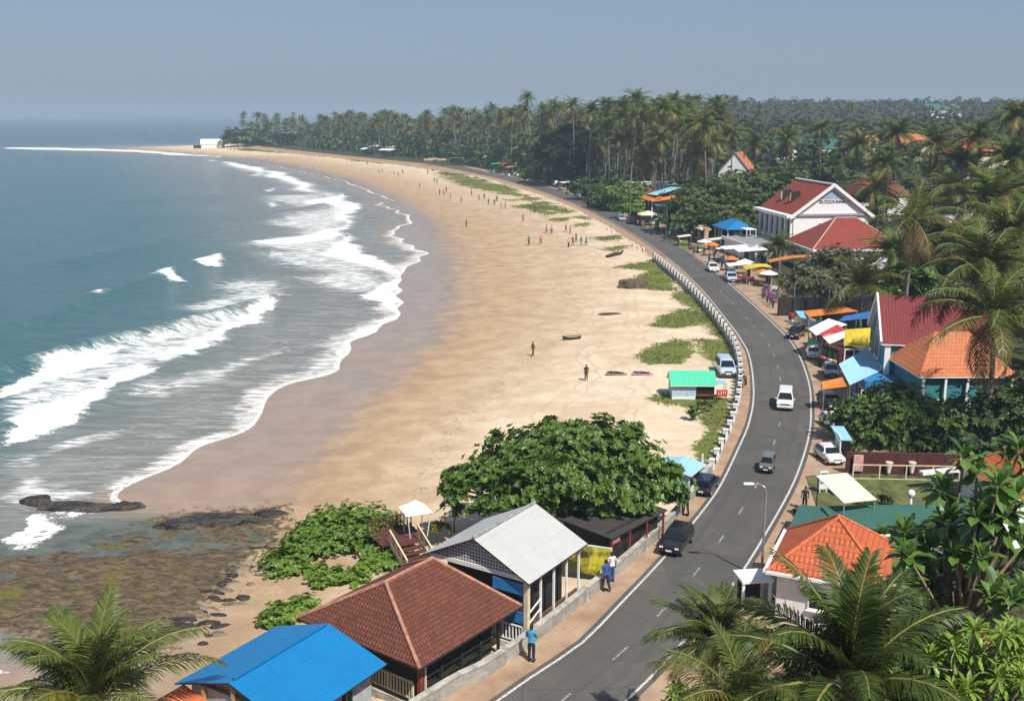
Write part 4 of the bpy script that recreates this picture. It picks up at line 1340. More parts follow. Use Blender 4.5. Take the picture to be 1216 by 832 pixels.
# grey flat terrace roof in front of the white house
x, y, z = gp(897, 312)
t = thing('terrace_building', 'low building with a flat grey sheet roof and white parapet before the colonial house', 'building', (45.2, 196, 2), R(97))
mb = MB(); mb.slab([(-9, -3.2, 3.1), (9, -3.2, 3.1), (9, 3.2, 2.7), (-9, 3.2, 2.7)], .12); mb.build('roof', SHEET_GREY, t)
mb = MB(); mb.box((0, 0, 1.1), (17.4, 5.8, 3.1)); mb.build('wall', WHITE, t)
mb = MB(); mb.box((0, 3.3, 2.6), (18, .2, .6)); mb.box((-9.1, 0, 2.9), (.2, 6.4, .7)); mb.build('parapet', WHITE, t)
t = thing('terrace_chair', 'white pavilion seat on the grey terrace roof', 'canopy', (45.6, 203.0, 5.0), R(97)); t.scale = (.7, .7, .7)
mb = MB(); mb.slab([(-2.5, -1.5, 2.0), (2.5, -1.5, 2.0), (2.5, 1.5, 2.0), (-2.5, 1.5, 2.0)], .1); mb.build('cloth', WHITEC, t)
for a, b in ((-2.3, -1.3), (2.3, -1.3), (2.3, 1.3), (-2.3, 1.3)): post(t, a, b, -.3, 1.95, WHITE, .15)
# blue tarpaulin pavilion
t = thing('tarpaulin_pavilion', 'pavilion under a bright blue pitched tarpaulin beside the colonial house', 'pavilion', (44.6, 211.5, 2), R(97))
mb = MB(); hip_roof(mb, 8.5, 5.6, 4.0, 5.4, 4, .4, .06); mb.build('roof', SHEET_BLUE, t)
for a in (-4, 0, 4):
    for b in (-2.6, 2.6): post(t, a, b, -.3, 3.95, WHITE, .2)
mb = MB(); mb.box((0, -1.2, 1.3), (7, .2, 2.6)); mb.build('back_wall', CREAM, t)
# wall/green front garden by the road there
t = thing('boundary_wall', 'pink and cream gate piers by the small lawn under the rain tree', 'gate', (39.2, 216, 2), R(97))
for a in (-2, 2):
    mb = MB(); mb.box((a, 0, 1.6), (.8, .8, 3.3)); mb.box((a, 0, 3.35), (1.0, 1.0, .25)); mb.build('pier', M('pink_pier', (.55, .36, .30), .8), t)
mb = MB(); mb.box((0, 0, 3.0), (4, 2.2, .2)); mb.build('lintel', CREAM, t)
mb = MB(); mb.slab([(33.2, 206, 2.06), (38.3, 206, 2.06), (38.3, 222, 2.06), (33.2, 222, 2.06)], .3); tag(mb.build('lawn', M('front_lawn', (.13, .19, .04), .95, .25, 1.5)), kind='structure')

# back rows of houses half hidden by palms
def bh(lab, px, py, dist, L, W, e, r, roof, wall, kind, rz, **kw):
    x = (px - 608) / FPX * dist
    z = gz(x, dist)
    return simple_house('village_house', lab, x, dist, z, rz, L, W, e, r, roof, wall, kind, wins=[('S', 0, e * .55, 1.6, 1.4), ('W', 0, e * .55, 1.6, 1.4)], **kw)


bh('white house with orange gable roof among palm trunks left of the colonial house', 873, 214, 330, 13, 10, 5.5, 11.5, TILE_ORANGE2, WHITE, 'gable', 70)
bh('long teal roofed building beyond the palms behind the rain tree', 948, 190, 400, 24, 12, 4, 7, SHEET_TEAL, WHITE, 'gable', 5)
bh('orange roofed building to the right of the teal roof beyond the palms', 1010, 186, 410, 14, 10, 5, 8, TILE_ORANGE2, WHITE, 'gable', 0)
bh('wide orange tiled roof far back between two palm crowns on the right', 1072, 186, 380, 16, 10, 6, 9, TILE_ORANGE2, CREAM, 'hip', 2)
bh('orange tiled roof behind the palms at the far right', 1150, 195, 300, 16, 12, 7, 11, TILE_ORANGE, CREAM, 'hip', 5)
bh('dull red roof partly hidden right of the colonial house', 1035, 236, 260, 13, 10, 5, 9, TILE_MAROON, WHITE, 'hip', 10)
bh('small white house with a red side wall between palm crowns on the right', 1137, 240, 190, 7, 6, 7, 8, SHEET_WHITE, M('brick_red', (.40, .10, .06), .8), 'gable', 10)
bh('grey green roof glimpsed high on the far hillside', 1105, 150, 900, 28, 20, 6, 11, SHEET_TEAL, WHITE, 'gable', 0)
bh('pale grey shack among the palm trunks inland of the beach road', 770, 214, 330, 16, 8, 3.5, 5.5, SHEET_WHITE, GREYW, 'gable', 10)

# far point: white marquee building
x, y, z = gp(253, 175.5)
t = thing('white_marquee', 'white curved roof building on the far sandy point', 'building', (x, y, z), R(10))
mb = MB(); n = 10
for i in range(n):
    a0 = math.pi * i / n; a1 = math.pi * (i + 1) / n
    mb.slab([(-9, -7 * math.cos(a0), 3 + 4 * math.sin(a0)), (9, -7 * math.cos(a0), 3 + 4 * math.sin(a0)), (9, -7 * math.cos(a1), 3 + 4 * math.sin(a1)), (-9, -7 * math.cos(a1), 3 + 4 * math.sin(a1))], .2)
mb.build('roof', WHITEC, t)
mb = MB(); mb.box((0, 0, 1.3), (17, 13.4, 3.4)); mb.build('wall', WHITE, t)
mb = MB(); mb.box((-11, -3, 1), (7, 6, 2)); mb.build('annex', DARKW, t)
# ------------------------------------------------------------------ vehicles
def car_mesh(kind):
    """side outline (x forward, z up), split at the belt line; returns part meshes"""
    if kind == 'van':
        L, W, H = 4.5, 1.72, 1.9
        lo = [(-2.2, .32), (2.15, .32), (2.25, .55), (2.2, .95), (1.75, 1.12), (-2.22, 1.12), (-2.25, .6)]
        hi = [(1.75, 1.12), (1.02, 1.82), (.7, 1.9), (-1.9, 1.9), (-2.12, 1.8), (-2.22, 1.12)]
    elif kind == 'suv':
        L, W, H = 4.5, 1.85, 1.75
        lo = [(-2.2, .38), (2.1, .38), (2.25, .62), (2.2, .95), (1.1, 1.10), (-2.2, 1.10), (-2.28, .65)]
        hi = [(1.1, 1.10), (.45, 1.68), (.2, 1.75), (-1.75, 1.72), (-2.0, 1.62), (-2.2, 1.10)]
    elif kind == 'jeep':
        L, W, H = 3.3, 1.5, 1.8
        lo = [(-1.6, .4), (1.5, .4), (1.62, .6), (1.6, .95), (.75, 1.05), (-1.62, 1.05), (-1.65, .6)]
        hi = [(.75, 1.05), (.5, 1.72), (.35, 1.8), (-1.5, 1.8), (-1.6, 1.7), (-1.62, 1.05)]
    elif kind == 'truck':
        L, W, H = 5.2, 1.9, 2.3
        lo = [(-2.5, .5), (2.4, .5), (2.5, .7), (2.45, 1.1), (2.2, 1.25), (-2.5, 1.25), (-2.52, .7)]
        hi = [(2.2, 1.25), (1.7, 2.1), (1.5, 2.2), (-2.3, 2.3), (-2.5, 2.2), (-2.5, 1.25)]
    else:
        L, W, H = 3.8, 1.68, 1.48
        lo = [(-1.85, .3), (1.8, .3), (1.92, .5), (1.86, .76), (.95, .90), (-1.7, .92), (-1.88, .6)]
        hi = [(.95, .90), (.3, 1.40), (.05, 1.47), (-1.0, 1.46), (-1.35, 1.36), (-1.7, .92)]
    belt = lo[4][1]

    def hw(z):
        return W / 2 * (1 - .03 * max(0, (.6 - z)) - .24 * max(0, (z - belt)) / max(.1, H - belt))

    def extr(mb, prof, grow=0, m=0):
        a = [(x, -hw(z) - grow, z) for x, z in prof]; b = [(x, hw(z) + grow, z) for x, z in prof]
        mb.face(a, m); mb.face(list(reversed(b)), m)
        n = len(prof)
        for i in range(n):
            j = (i + 1) % n
            mb.face([a[j], a[i], b[i], b[j]], m)
    body = MB(); extr(body, lo)
    body_me = body.mesh
    cab = MB(); extr(cab, hi)
    # glass panels stand 6 mm proud of the cabin
    x0, x1 = hi[0], hi[1]
    f1 = lambda p, q, t: (p[0] + (q[0] - p[0]) * t, p[1] + (q[1] - p[1]) * t)
    zt = H - .14; zb = belt + .05
    fx = lambda z: x0[0] + (x1[0] - x0[0]) * (z - x0[1]) / (x1[1] - x0[1])
    rx = lambda z: hi[-1][0] + (hi[-2][0] - hi[-1][0]) * (z - hi[-1][1]) / (hi[-2][1] - hi[-1][1])
    F0, F1, B0, B1 = fx(zb) - .2, fx(zt) - .12, rx(zb) + .18, rx(zt) + .16
    sgs = []
    for s in (-1, 1):
        p = [(B0, zb), (F0, zb), (F1, zt), (B1, zt)]
        q = [(x, s * (hw(z) + .006), z) for x, z in p]
        g_ = MB(); g_.face(q if s < 0 else list(reversed(q))); sgs.append(g_.mesh('side_window', [GLASS]))
    ws = MB()
    n = Vector((x1[1] - x0[1], 0, x0[0] - x1[0])).normalized() * .006
    a, b = f1(x0, x1, .10), f1(x0, x1, .94)
    ws.face([(a[0] + n.x, -hw(a[1]) + .07, a[1] + n.z), (a[0] + n.x, hw(a[1]) - .07, a[1] + n.z), (b[0] + n.x, hw(b[1]) - .09, b[1] + n.z), (b[0] + n.x, -hw(b[1]) + .09, b[1] + n.z)])
    rw = MB()
    p, q = hi[-1], hi[-2]
    a, b = f1(p, q, .15), f1(p, q, .95)
    rw.face([(a[0] - .006, hw(a[1]) - .1, a[1]), (a[0] - .006, -hw(a[1]) + .1, a[1]), (b[0] - .008, -hw(b[1]) + .1, b[1] + .003), (b[0] - .008, hw(b[1]) - .1, b[1] + .003)])
    wh = []
    wr = .33 if kind in ('suv', 'truck', 'jeep') else .29
    for sx in (lo[0][0] + .68, lo[1][0] - .60):
        for s in (-1, 1): wh.append((sx, s * (W / 2 - .09), wr))
    ty = MB(); ty.tube([(0, -.1, 0), (0, .1, 0)], wr, 16)
    rim = MB(); rim.tube([(0, -.105, 0), (0, .105, 0)], wr * .62, 12)
    fx_ = lo[2][0]
    hl = MB(); hl.box((0, 0, 0), (.16, .34, .15))
    tl = MB(); tl.box((0, 0, 0), (.08, .2, .24))
    bp = MB(); bp.box((0, 0, 0), (.14, W * .94, .2))
    gr = MB(); gr.box((0, 0, 0), (.06, W * .5, .14))
    mi = MB(); mi.box((0, 0, 0), (.12, .2, .14))
    D = dict(cabin=cab)
    return dict(W=W, lo=lo, hi=hi, belt=belt, body=body, parts=D, wheels=wh, tyre=ty.mesh('tyre', [RUBBER]), rim=rim.mesh('rim', [CHROME]),
                hl=hl.mesh('headlight', [LAMPM], False, .03), tl=tl.mesh('tail_light', [REDL]), bump=bp, gr=gr.mesh('grille', [BLACK]), mir=mi,
                wsme=ws.mesh('windscreen', [GLASS]), sgs=sgs, rwme=rw.mesh('rear_window', [GLASS]))


KINDS = {k_: car_mesh(k_) for k_ in ('van', 'suv', 'jeep', 'hatch', 'truck')}
PAINTS = {n: paint_mat('paint_' + n, c, .25) for n, c in dict(white=(.74, .74, .73), black=(.012, .012, .014), navy=(.012, .018, .045), silver=(.42, .44, .46), blue=(.03, .09, .24), red=(.38, .03, .03), grey=(.14, .145, .15), paleblue=(.45, .55, .66)).items()}
_cp = {}
_pm_ = MB(); _pm_.box((0, 0, 0), (.04, .5, .12)); PLATE = _pm_.mesh('number_plate', [WHITE])


def car(kind, paint, x, y, z, rz, label, group=None, cat='car', s=1.0, tiny=False):
    key = (kind, paint)
    K = KINDS[kind]
    t = thing('van' if kind == 'van' else 'truck' if kind == 'truck' else 'car', label, cat, (x, y, z), rz, group)
    t.scale = (s, s, s)
    if key not in _cp:
        m = PAINTS[paint]
        _cp[key] = (K['body'].mesh('body', [m], False, .07), K['parts']['cabin'].mesh('cabin', [m], False, .06), K['bump'].mesh('bumper', [m if paint == 'white' else BLACK], False, .04), K['mir'].mesh('mirror', [m], False, .02))
    bo, ca, bu, mi = _cp[key]

    def add(n, me, loc=(0, 0, 0), par=t):
        o = bpy.data.objects.new(n, me); link(o, par); o.location = loc; return o
    add('body', bo); add('cabin', ca); add('windscreen', K['wsme']); add('side_window', K['sgs'][0]); add('side_window', K['sgs'][1]); add('rear_window', K['rwme'])
    for wx_, wy_, wz_ in K['wheels']:
        w_ = bpy.data.objects.new('wheel', K['tyre']); link(w_, t); w_.location = (wx_, wy_, wz_)
        if not tiny: add('rim', K['rim'], (0, .012 if wy_ > 0 else -.012, 0), w_)
    fx_, fz_ = K['lo'][3]; bx_ = K['lo'][-1][0]
    if not tiny:
        for s_ in (-1, 1):
            add('headlight', K['hl'], (fx_ - .02, s_ * (K['W'] / 2 - .28), fz_ - .14)); add('tail_light', K['tl'], (bx_ + .03, s_ * (K['W'] / 2 - .2), K['belt'] - .25))
            add('mirror', mi, (K['hi'][0][0] - .25, s_ * (K['W'] / 2 + .07), K['belt'] + .1))
        add('number_plate', PLATE, (fx_ + .06, 0, fz_ - .38)); add('number_plate', PLATE, (bx_ - .06, 0, .62))
        add('grille', K['gr'], (fx_ + .02, 0, fz_ - .18)); add('bumper', bu, (K['lo'][1][0] + .05, 0, .5)); add('bumper', bu, (bx_ + .02, 0, .5))
    return t


def rdir(y, away=True):
    d, _ = road_dir(y)
    a = math.atan2(d[1], d[0])
    return a if away else a + math.pi


def carpx(kind, paint, px, py, rz, label, **kw):
    x, y, z = gp(px, py)
    z = ROADZ + .005 if kw.pop('road', False) else max(z, ROADZ) + .01
    if rz == 'a': rz = rdir(y)
    if rz == 't': rz = rdir(y, False)
    return car(kind, paint, x, y, z, rz, label, **kw)


carpx('suv', 'black', 803, 651, 't', 'black off-roader with bright grille driving on the left edge of the near road', road=True, s=.74)
carpx('suv', 'navy', 838, 583, 'a', 'dark navy car parked half on the pavement beyond the black off-roader', road=True, s=.70)
carpx('jeep', 'grey', 911, 559, 't', 'small grey jeep with a pale roof in the middle of the road', road=True, s=.66)
carpx('van', 'white', 932, 483, 't', 'white van alone on the road in the bend', road=True, s=.84, cat='van')
x, y, z = gp(863, 444)
car('van', 'paleblue', x - .2, y, z, R(-92), 'pale blue and white van on the grass inside the railing', cat='van', s=.95)
RK = 'vehicles parked along the landward side of the road'
carpx('hatch', 'white', 984, 547, R(-82), 'white car nearest the camera in the roadside parking row', group=RK, s=.8)
carpx('hatch', 'white', 987, 507, R(-86), 'white car parked between the dark car and the clipped hedge', group=RK, s=.78)
carpx('suv', 'black', 985, 485, R(-88), 'dark car parked below the orange flap of the blue awning', group=RK, s=.76)
carpx('hatch', 'silver', 986, 446, R(-100), 'pale car tucked beside the maroon stall under the striped awning', group=RK, s=.85)
carpx('hatch', 'white', 965, 424, R(-105), 'white car parked before the striped awning stall', group=RK, s=.8)
carpx('suv', 'black', 945, 401, R(-120), 'black car parked at the corner of the shoulder by the white awning', group=RK, s=.78)
FAR = 'vehicles parked along the far stretch of road'
for (px, py, kd, pt, lb) in ((738, 262, 'hatch', 'silver', 'silver car below the blue kiosk, left one of the pair'), (750, 266, 'suv', 'black', 'black car right of the silver car below the blue kiosk'),
                              (712, 247, 'hatch', 'white', 'white car by the pale green umbrella on the far road'), (720, 250, 'suv', 'black', 'dark car behind the white car by the pale green umbrella'),
                              (702, 243, 'hatch', 'red', 'red car in the queue on the far road by the bushes'), (660, 222, 'truck', 'white', 'white truck in the shade of the dark broad tree'),
                              (668, 226, 'van', 'white', 'white van just right of the white truck by the dark tree'), (650, 219, 'suv', 'black', 'dark car left of the white truck by the dark tree'), (610, 208, 'van', 'white', 'white van before the orange awnings on the far road'),
                              (622, 211, 'suv', 'black', 'black car right of the orange awnings on the far road'), (846, 322, 'hatch', 'white', 'white car beside the yellow stall canopy'), (868, 334, 'hatch', 'paleblue', 'pale blue car parked in front of the yellow canopy stall')):
    x, y, z = gp(px, py)
    d, e = road_dir(y)
    car(kd, pt, x, y, z + .01, math.atan2(d[1], d[0]) + math.pi, lb, FAR, cat={'truck': 'truck', 'van': 'van'}.get(kd, 'car'), tiny=(py < 300))


QL = {'black': 'dark car in the tight queue parked along the far road', 'white': 'white car in the tight queue parked along the far road', 'silver': 'silver car in the tight queue parked along the far road'}
qr = random.Random(31)
for i in range(16):
    yy = 262 + i * 13.5 + qr.uniform(-2, 2); d, e = road_dir(yy)
    pt = qr.choice(('black', 'white', 'silver', 'black'))
    car(qr.choice(('hatch', 'suv')), pt, float(e[0] + d[1] * 2.2), float(e[1] - d[0] * 2.2), ROADZ + .01, math.atan2(d[1], d[0]) + math.pi, QL[pt], 'queue of cars on the far road', tiny=True)


def motorbike(px, py, rz, label, paint, group=None):
    x, y, z = gp(px, py); z = max(z, ROADZ)
    t = thing('motorbike', label, 'motorbike', (x, y, z + .02), R(rz), group)
    for sx in (-.62, .62):
        mb = MB(); mb.tube([(sx + .24 * math.cos(a), 0, .3 + .24 * math.sin(a)) for a in np.linspace(0, 2 * math.pi, 17)], .06, 6); w_ = mb.build('wheel', RUBBER, t)
        mb = MB(); mb.tube([(sx, -.04, .3), (sx, .04, .3)], .16, 10); mb.build('rim', CHROME, w_)
    mb = MB(); mb.hexa([(-.45, -.13, .35), (.35, -.13, .3), (.35, .13, .3), (-.45, .13, .35)], [(-.7, -.12, .72), (.3, -.1, .62), (.3, .1, .62), (-.7, .12, .72)]); mb.build('body', PAINTS[paint], t)
    mb = MB(); mb.hexa([(-.7, -.12, .725), (.05, -.12, .72), (.05, .12, .72), (-.7, .12, .725)], [(-.65, -.1, .82), (.0, -.1, .8), (.0, .1, .8), (-.65, .1, .82)]); mb.build('seat', BLACK, t)
    mb = MB(); mb.bar((.62, 0, .3), (.42, 0, .95), .07); mb.bar((.42, -.32, 1.0), (.42, .32, 1.0), .05); mb.build('handlebar', STEEL, t)
    mb = MB(); mb.box((.5, 0, .82), (.12, .16, .16)); mb.build('headlight', LAMPM, t)
    return t


motorbike(881, 449, 80, 'black motorbike leaning at the railing, nearest to the pale blue van', 'black', 'motorbikes at the railing')
motorbike(883, 456, 95, 'black motorbike in the middle of the trio at the railing', 'black', 'motorbikes at the railing')
motorbike(881, 463, 70, 'grey motorbike lowest of the trio at the railing', 'grey', 'motorbikes at the railing')
motorbike(994, 585, 60, 'yellowish motorbike beside the cream awning on the shoulder', 'silver')

# ------------------------------------------------------------------ people
SKIN = M('skin', (.20, .105, .065), .6, .12)
HAIR = M('black_hair', (.012, .010, .009), .7, .2)


def skin_mesh(name, verts, edges, radii, mat, sub=1, root=0):
    me = bpy.data.meshes.new(name); me.from_pydata(verts, edges, [])
    o = bpy.data.objects.new(name, me); COL.objects.link(o)
    sk = o.modifiers.new('s', 'SKIN'); sk.use_smooth_shade = True
    lay = me.skin_vertices[0].data
    for i, r in enumerate(radii):
        lay[i].radius = r if isinstance(r, tuple) else (r, r)
        lay[i].use_root = (i == root)
    sb = o.modifiers.new('u', 'SUBSURF'); sb.levels = sub; sb.render_levels = sub
    dg = bpy.context.evaluated_depsgraph_get()
    out = bpy.data.meshes.new_from_object(o.evaluated_get(dg)); out.name = name
    bpy.data.objects.remove(o)
    out.materials.clear(); out.materials.append(mat)
    out.polygons.foreach_set('use_smooth', [True] * len(out.polygons))
    return out


def person_parts(pose='stand', fine=False):
    """meshes for body, shirt, trousers / shorts, hair (facing -y), 1.72 m"""
    st = {'stand': 0.02, 'walk': .26, 'cross': .03}[pose if pose != 'lie' else 'stand']
    P = [(0, 0, .93), (0, 0, 1.08), (0, .01, 1.26), (0, .02, 1.42), (0, .0, 1.50), (0, -.02, 1.60), (0, -.02, 1.67)]
    r = [(.15, .11), (.135, .10), (.155, .105), (.12, .08), .052, (.078, .095), (.062, .08)]
    E_ = [(i, i + 1) for i in range(6)]
    for s in (-1, 1):
        b = len(P)
        y0 = s * st * .5
        P += [(s * .095, 0, .88), (s * .10, -.01 - y0 * .6, .50), (s * .105, .02 - y0 * 1.1 + (.12 if (pose == 'walk' and s < 0) else 0), .09), (s * .115, -.13 - y0 * 1.1 + (.12 if (pose == 'walk' and s < 0) else 0), .045)]
        r += [.088, .06, .042, (.045, .035)]
        E_ += [(0, b), (b, b + 1), (b + 1, b + 2), (b + 2, b + 3)]
        b = len(P)
        if pose == 'cross':
            P += [(s * .19, .0, 1.40), (s * .25, -.04, 1.14), (s * .02, -.21, 1.17), (s * -.08, -.20, 1.2)]
        else:
            P += [(s * .19, .0, 1.40), (s * .245, .02 + y0 * .4, 1.12), (s * .25, -.05 + y0, .88), (s * .245, -.08 + y0 * 1.1, .80)]
        r += [.055, .043, .034, (.030, .045)]
        E_ += [(3, b), (b, b + 1), (b + 1, b + 2), (b + 2, b + 3)]
        if fine:
            hx, hy, hz = P[b + 3]
            for q in range(5):
                c = len(P); thumb = q == 4
                dz, dy = (-.085 + .012 * abs(q - 1.2), -.035 + .024 * q) if not thumb else (-.02, -.075)
                if pose == 'cross': P += [(hx - s * (.04 + .012 * (q < 4)), hy - .012, hz + .03 - .02 * q), (hx - s * .085 if not thumb else hx - s * .03, hy - .03, hz + .035 - .022 * q)]
                else: P += [(hx, hy + dy * .8, hz + dz * .5), (hx - s * .015, hy + dy, hz + dz)]
                r += [.010, .008]
                E_ += [(b + 3, c), (c, c + 1)]
    body = (P, E_, r)
    shirt_i = [1, 2, 3]
    n = lambda i: P[i]
    # shirt: torso + upper arms
    a1, a2 = 11, 19 if not fine else 11 + 4 + 4 + 10
    A = [i for i in range(len(P))]
    arm = []
    b = 7
    idx = {}
    k_ = 7
    for s in (-1, 1):
        idx[('leg', s)] = k_; k_ += 4
        idx[('arm', s)] = k_; k_ += 4
        if fine: k_ += 10
    SP_ = [(0, .0, .96), P[1], P[2], P[3], (0, .005, 1.46)]; SR = [(.165, .125), (.15, .115), (.17, .12), (.135, .095), (.07, .06)]
    SE = [(0, 1), (1, 2), (2, 3), (3, 4)]
    TP = [(0, 0, 1.0), (0, 0, .92)]; TR = [(.155, .115), (.165, .125)]; TE = [(0, 1)]
    for s in (-1, 1):
        q = idx[('arm', s)]; c = len(SP_)
        mid = Vector(P[q]).lerp(Vector(P[q + 1]), .72)
        SP_ += [P[q], tuple(mid)]; SR += [.07, .062]; SE += [(3, c), (c, c + 1)]
        q = idx[('leg', s)]; c = len(TP)
        TP += [P[q], P[q + 1], tuple(Vector(P[q + 2]) + Vector((0, 0, .02)))]; TR += [.10, .075, .062]; TE += [(1, c), (c, c + 1), (c + 1, c + 2)]
    return body, (SP_, SE, SR), (TP, TE, TR)


_pm = {}


def person_meshes(pose, fine):
    if (pose, fine) in _pm: return _pm[(pose, fine)]
    b, s, t = person_parts(pose, fine)
    sub = 2 if fine else 1
    bm_ = skin_mesh('person_body', *b, SKIN, sub)
    sm = skin_mesh('shirt', *s, WHITEC, sub, 1); tm = skin_mesh('trousers', *t, DARKW, sub, 1)
    h = MB(); h.ball((0, -.005, 1.655), .098, 0, 12, 6, (.86, 1.0, .95), True); h.ball((0, .03, 1.63), .088, 0, 12, 6, (.9, .85, .9))
    hm = h.mesh('hair', [HAIR], True)
    sh = MB()
    _pm[(pose, fine)] = (bm_, sm, tm, hm)
    return _pm[(pose, fine)]


CL = {n: M('cloth_' + n, c, .8, .15) for n, c in dict(blue=(.03, .10, .32), sky=(.05, .32, .52), navy=(.018, .022, .05), white=(.72, .72, .70), red=(.42, .04, .04), black=(.015, .015, .016), purple=(.13, .06, .26), khaki=(.30, .24, .14), grey=(.2, .2, .21), yellow=(.62, .48, .05), pink=(.62, .24, .28), green=(.05, .22, .10), brown=(.14, .08, .05)).items()}
_cm = {}


def clothed(me, mat):
    k_ = (me.name, mat.name)
    if k_ not in _cm:
        c = me.copy(); c.materials.clear(); c.materials.append(mat); _cm[k_] = c
    return _cm[k_]


def person(x, y, z, face, shirt, trous, label, group=None, pose='stand', s=1.0, fine=False, parts=True):
    bm_, sm, tm, hm = person_meshes(pose, fine)
    t = thing('person', label, 'person', (x, y, z), face, group)
    t.scale = (s, s, s)
    for n, me, mt in (('body', bm_, None), ('shirt', sm, CL[shirt]), ('trousers', tm, CL[trous]), ('hair', hm, None)):
        link(bpy.data.objects.new(n, clothed(me, mt) if mt else me), t)
    if fine:
        for s_ in (-1, 1):
            mb = MB(); mb.ball((s_ * .03, -.105, 1.615), .011, 0, 6, 4); link(bpy.data.objects.new('eye', mb.mesh('eye', [WHITE])), t)
            mb = MB(); mb.ball((s_ * .083, -.01, 1.60), .03, 0, 6, 4, (.4, .8, 1)); link(bpy.data.objects.new('ear', mb.mesh('ear', [SKIN], True)), t)
            mb = MB(); mb.hexa([(s_ * .1 - .05, -.25, 0), (s_ * .1 + .05, -.25, 0), (s_ * .1 + .05, .07, 0), (s_ * .1 - .05, .07, 0)], [(s_ * .1 - .04, -.22, .06), (s_ * .1 + .04, -.22, .06), (s_ * .1 + .045, .06, .11), (s_ * .1 - .045, .06, .11)]); link(bpy.data.objects.new('shoe', mb.mesh('shoe', [BLACK], False, .02)), t)
        mb = MB(); mb.ball((0, -.115, 1.59), .017, 0, 6, 4, (.8, 1, 1.3)); link(bpy.data.objects.new('nose', mb.mesh('nose', [SKIN], True)), t)
        mb = MB(); mb.box((0, -.105, 1.555), (.045, .012, .01)); link(bpy.data.objects.new('mouth', mb.mesh('mouth', [M('lips', (.22, .07, .06), .5)])), t)
    return t


def ppx(px, py, *a, road=False, **kw):
    x, y, z = gp(px, py)
    if road: z = ROADZ + .02
    return person(x, y, z, *a, **kw)


ppx(631, 787, R(160), 'sky', 'navy', 'person in a turquoise shirt and dark trousers standing on the near pavement', pose='cross', s=1.12, fine=True, road=True)
ppx(719, 703, R(210), 'blue', 'navy', 'person in a dark blue top walking on the pavement, front of the pair', pose='walk', s=1.08, fine=True, road=True)
ppx(726, 692, R(200), 'white', 'blue', 'person in white and bright blue behind the dark blue walker', pose='stand', s=1.05, fine=True, road=True)
ppx(814, 613, R(190), 'brown', 'black', 'person in dark brown clothes on the pavement behind the navy car', pose='walk', s=1.08, fine=True, road=True)
ppx(955, 606, R(170), 'navy', 'black', 'person in navy on the shoulder left of the pale teal lean-to', s=.95, road=True)
ppx(944, 628, R(150), 'black', 'grey', 'person in black at the shoulder corner above the orange bungalow', s=.9, road=True)
BG = 'people on the beach'
ppx(696, 452, R(20), 'black', 'black', 'person all in black standing alone on the open sand', BG, s=1.0)
ppx(633, 423, R(120), 'brown', 'black', 'person in brown standing near the edge of the damp sand', BG, 'walk', 1.0)
near = [(554, 270, 'black', 'navy', 'small dark figure alone at the water side of the far sand'), (621, 263, 'grey', 'brown', 'grey clad person alone between the two beach groups')]
for px, py, a, b, lb in near: ppx(px, py, random.uniform(0, 6), a, b, lb, BG, 'stand', 1.1)
g1 = [(569, 238), (580, 243), (587, 244), (595, 248), (600, 248), (575, 237), (590, 240)]
g2 = [(649, 277), (655, 278), (642, 290), (628, 291), (672, 276), (677, 278), (675, 294), (680, 292), (690, 292), (696, 292), (684, 288)]
g3 = [(498, 223), (516, 217), (519, 218), (522, 231), (527, 232), (535, 237), (508, 207), (468, 207), (473, 209), (450, 206), (454, 206), (436, 196), (530, 228), (478, 206), (560, 232), (548, 240)]
cs = list(CL)
for grp, nm, lbl in ((g1, 'people in the row below the far grass bank', 'bather in the row of people below the far grass bank'), (g2, 'people in the middle beach group', 'bather in the loose group on the sand below the second bend'), (g3, 'people on the far beach', 'tiny figure strolling on the far end of the beach')):
    for px, py in grp:
        ppx(px, py, random.uniform(0, 6), random.choice(cs), random.choice(('navy', 'black', 'brown', 'blue', 'red')), lbl, nm, random.choice(('stand', 'walk')), 1.15)
# two sunbathers
for px, py, sh, lb in ((741, 444, 'black', 'sunbather in dark clothes lying on the sand beyond the lone figure'), (772, 444, 'purple', 'sunbather in purple lying on the sand near the grass patch')):
    x, y, z = gp(px, py)
    t = person(x, y, z + .12, 0, sh, 'navy', lb, 'sunbathers', 'stand', 1.0); t.rotation_euler = (R(-88), 0, R(80))
    tw = thing('beach_towel', {'black': 'pale towel under the dark clad sunbather', 'purple': 'pink towel under the purple clad sunbather'}[sh], 'towel', (x - .8, y, z + .03), R(-10)); mb = MB(); mb.box((0, 0, 0), (2.2, .9, .03)); mb.build('cloth', CL['khaki' if sh == 'black' else 'pink'], tw)
# people along the market street
SG = 'people along the market street'
for px, py in ((906, 356), (911, 360), (915, 363), (908, 352), (918, 366), (912, 353)):
    ppx(px, py, random.uniform(0, 6), 'purple', 'navy', 'person in purple in the cluster at the kerb below the orange awning', 'people in purple by the kerb', 'stand', 1.15)
for px, py in ((818, 299), (824, 303), (842, 312), (848, 308), (857, 318), (864, 327), (872, 334), (876, 339), (853, 313), (883, 338), (836, 305), (772, 271), (780, 277), (788, 279), (795, 284), (802, 288), (745, 254), (727, 250), (707, 240), (695, 238), (683, 233), (676, 231), (862, 320), (870, 326), (828, 300), (850, 302)):
    ppx(px, py, random.uniform(0, 6), random.choice(cs), random.choice(('navy', 'black', 'brown')), 'shopper standing among the stalls of the market street', SG, random.choice(('stand', 'walk')), 1.15)

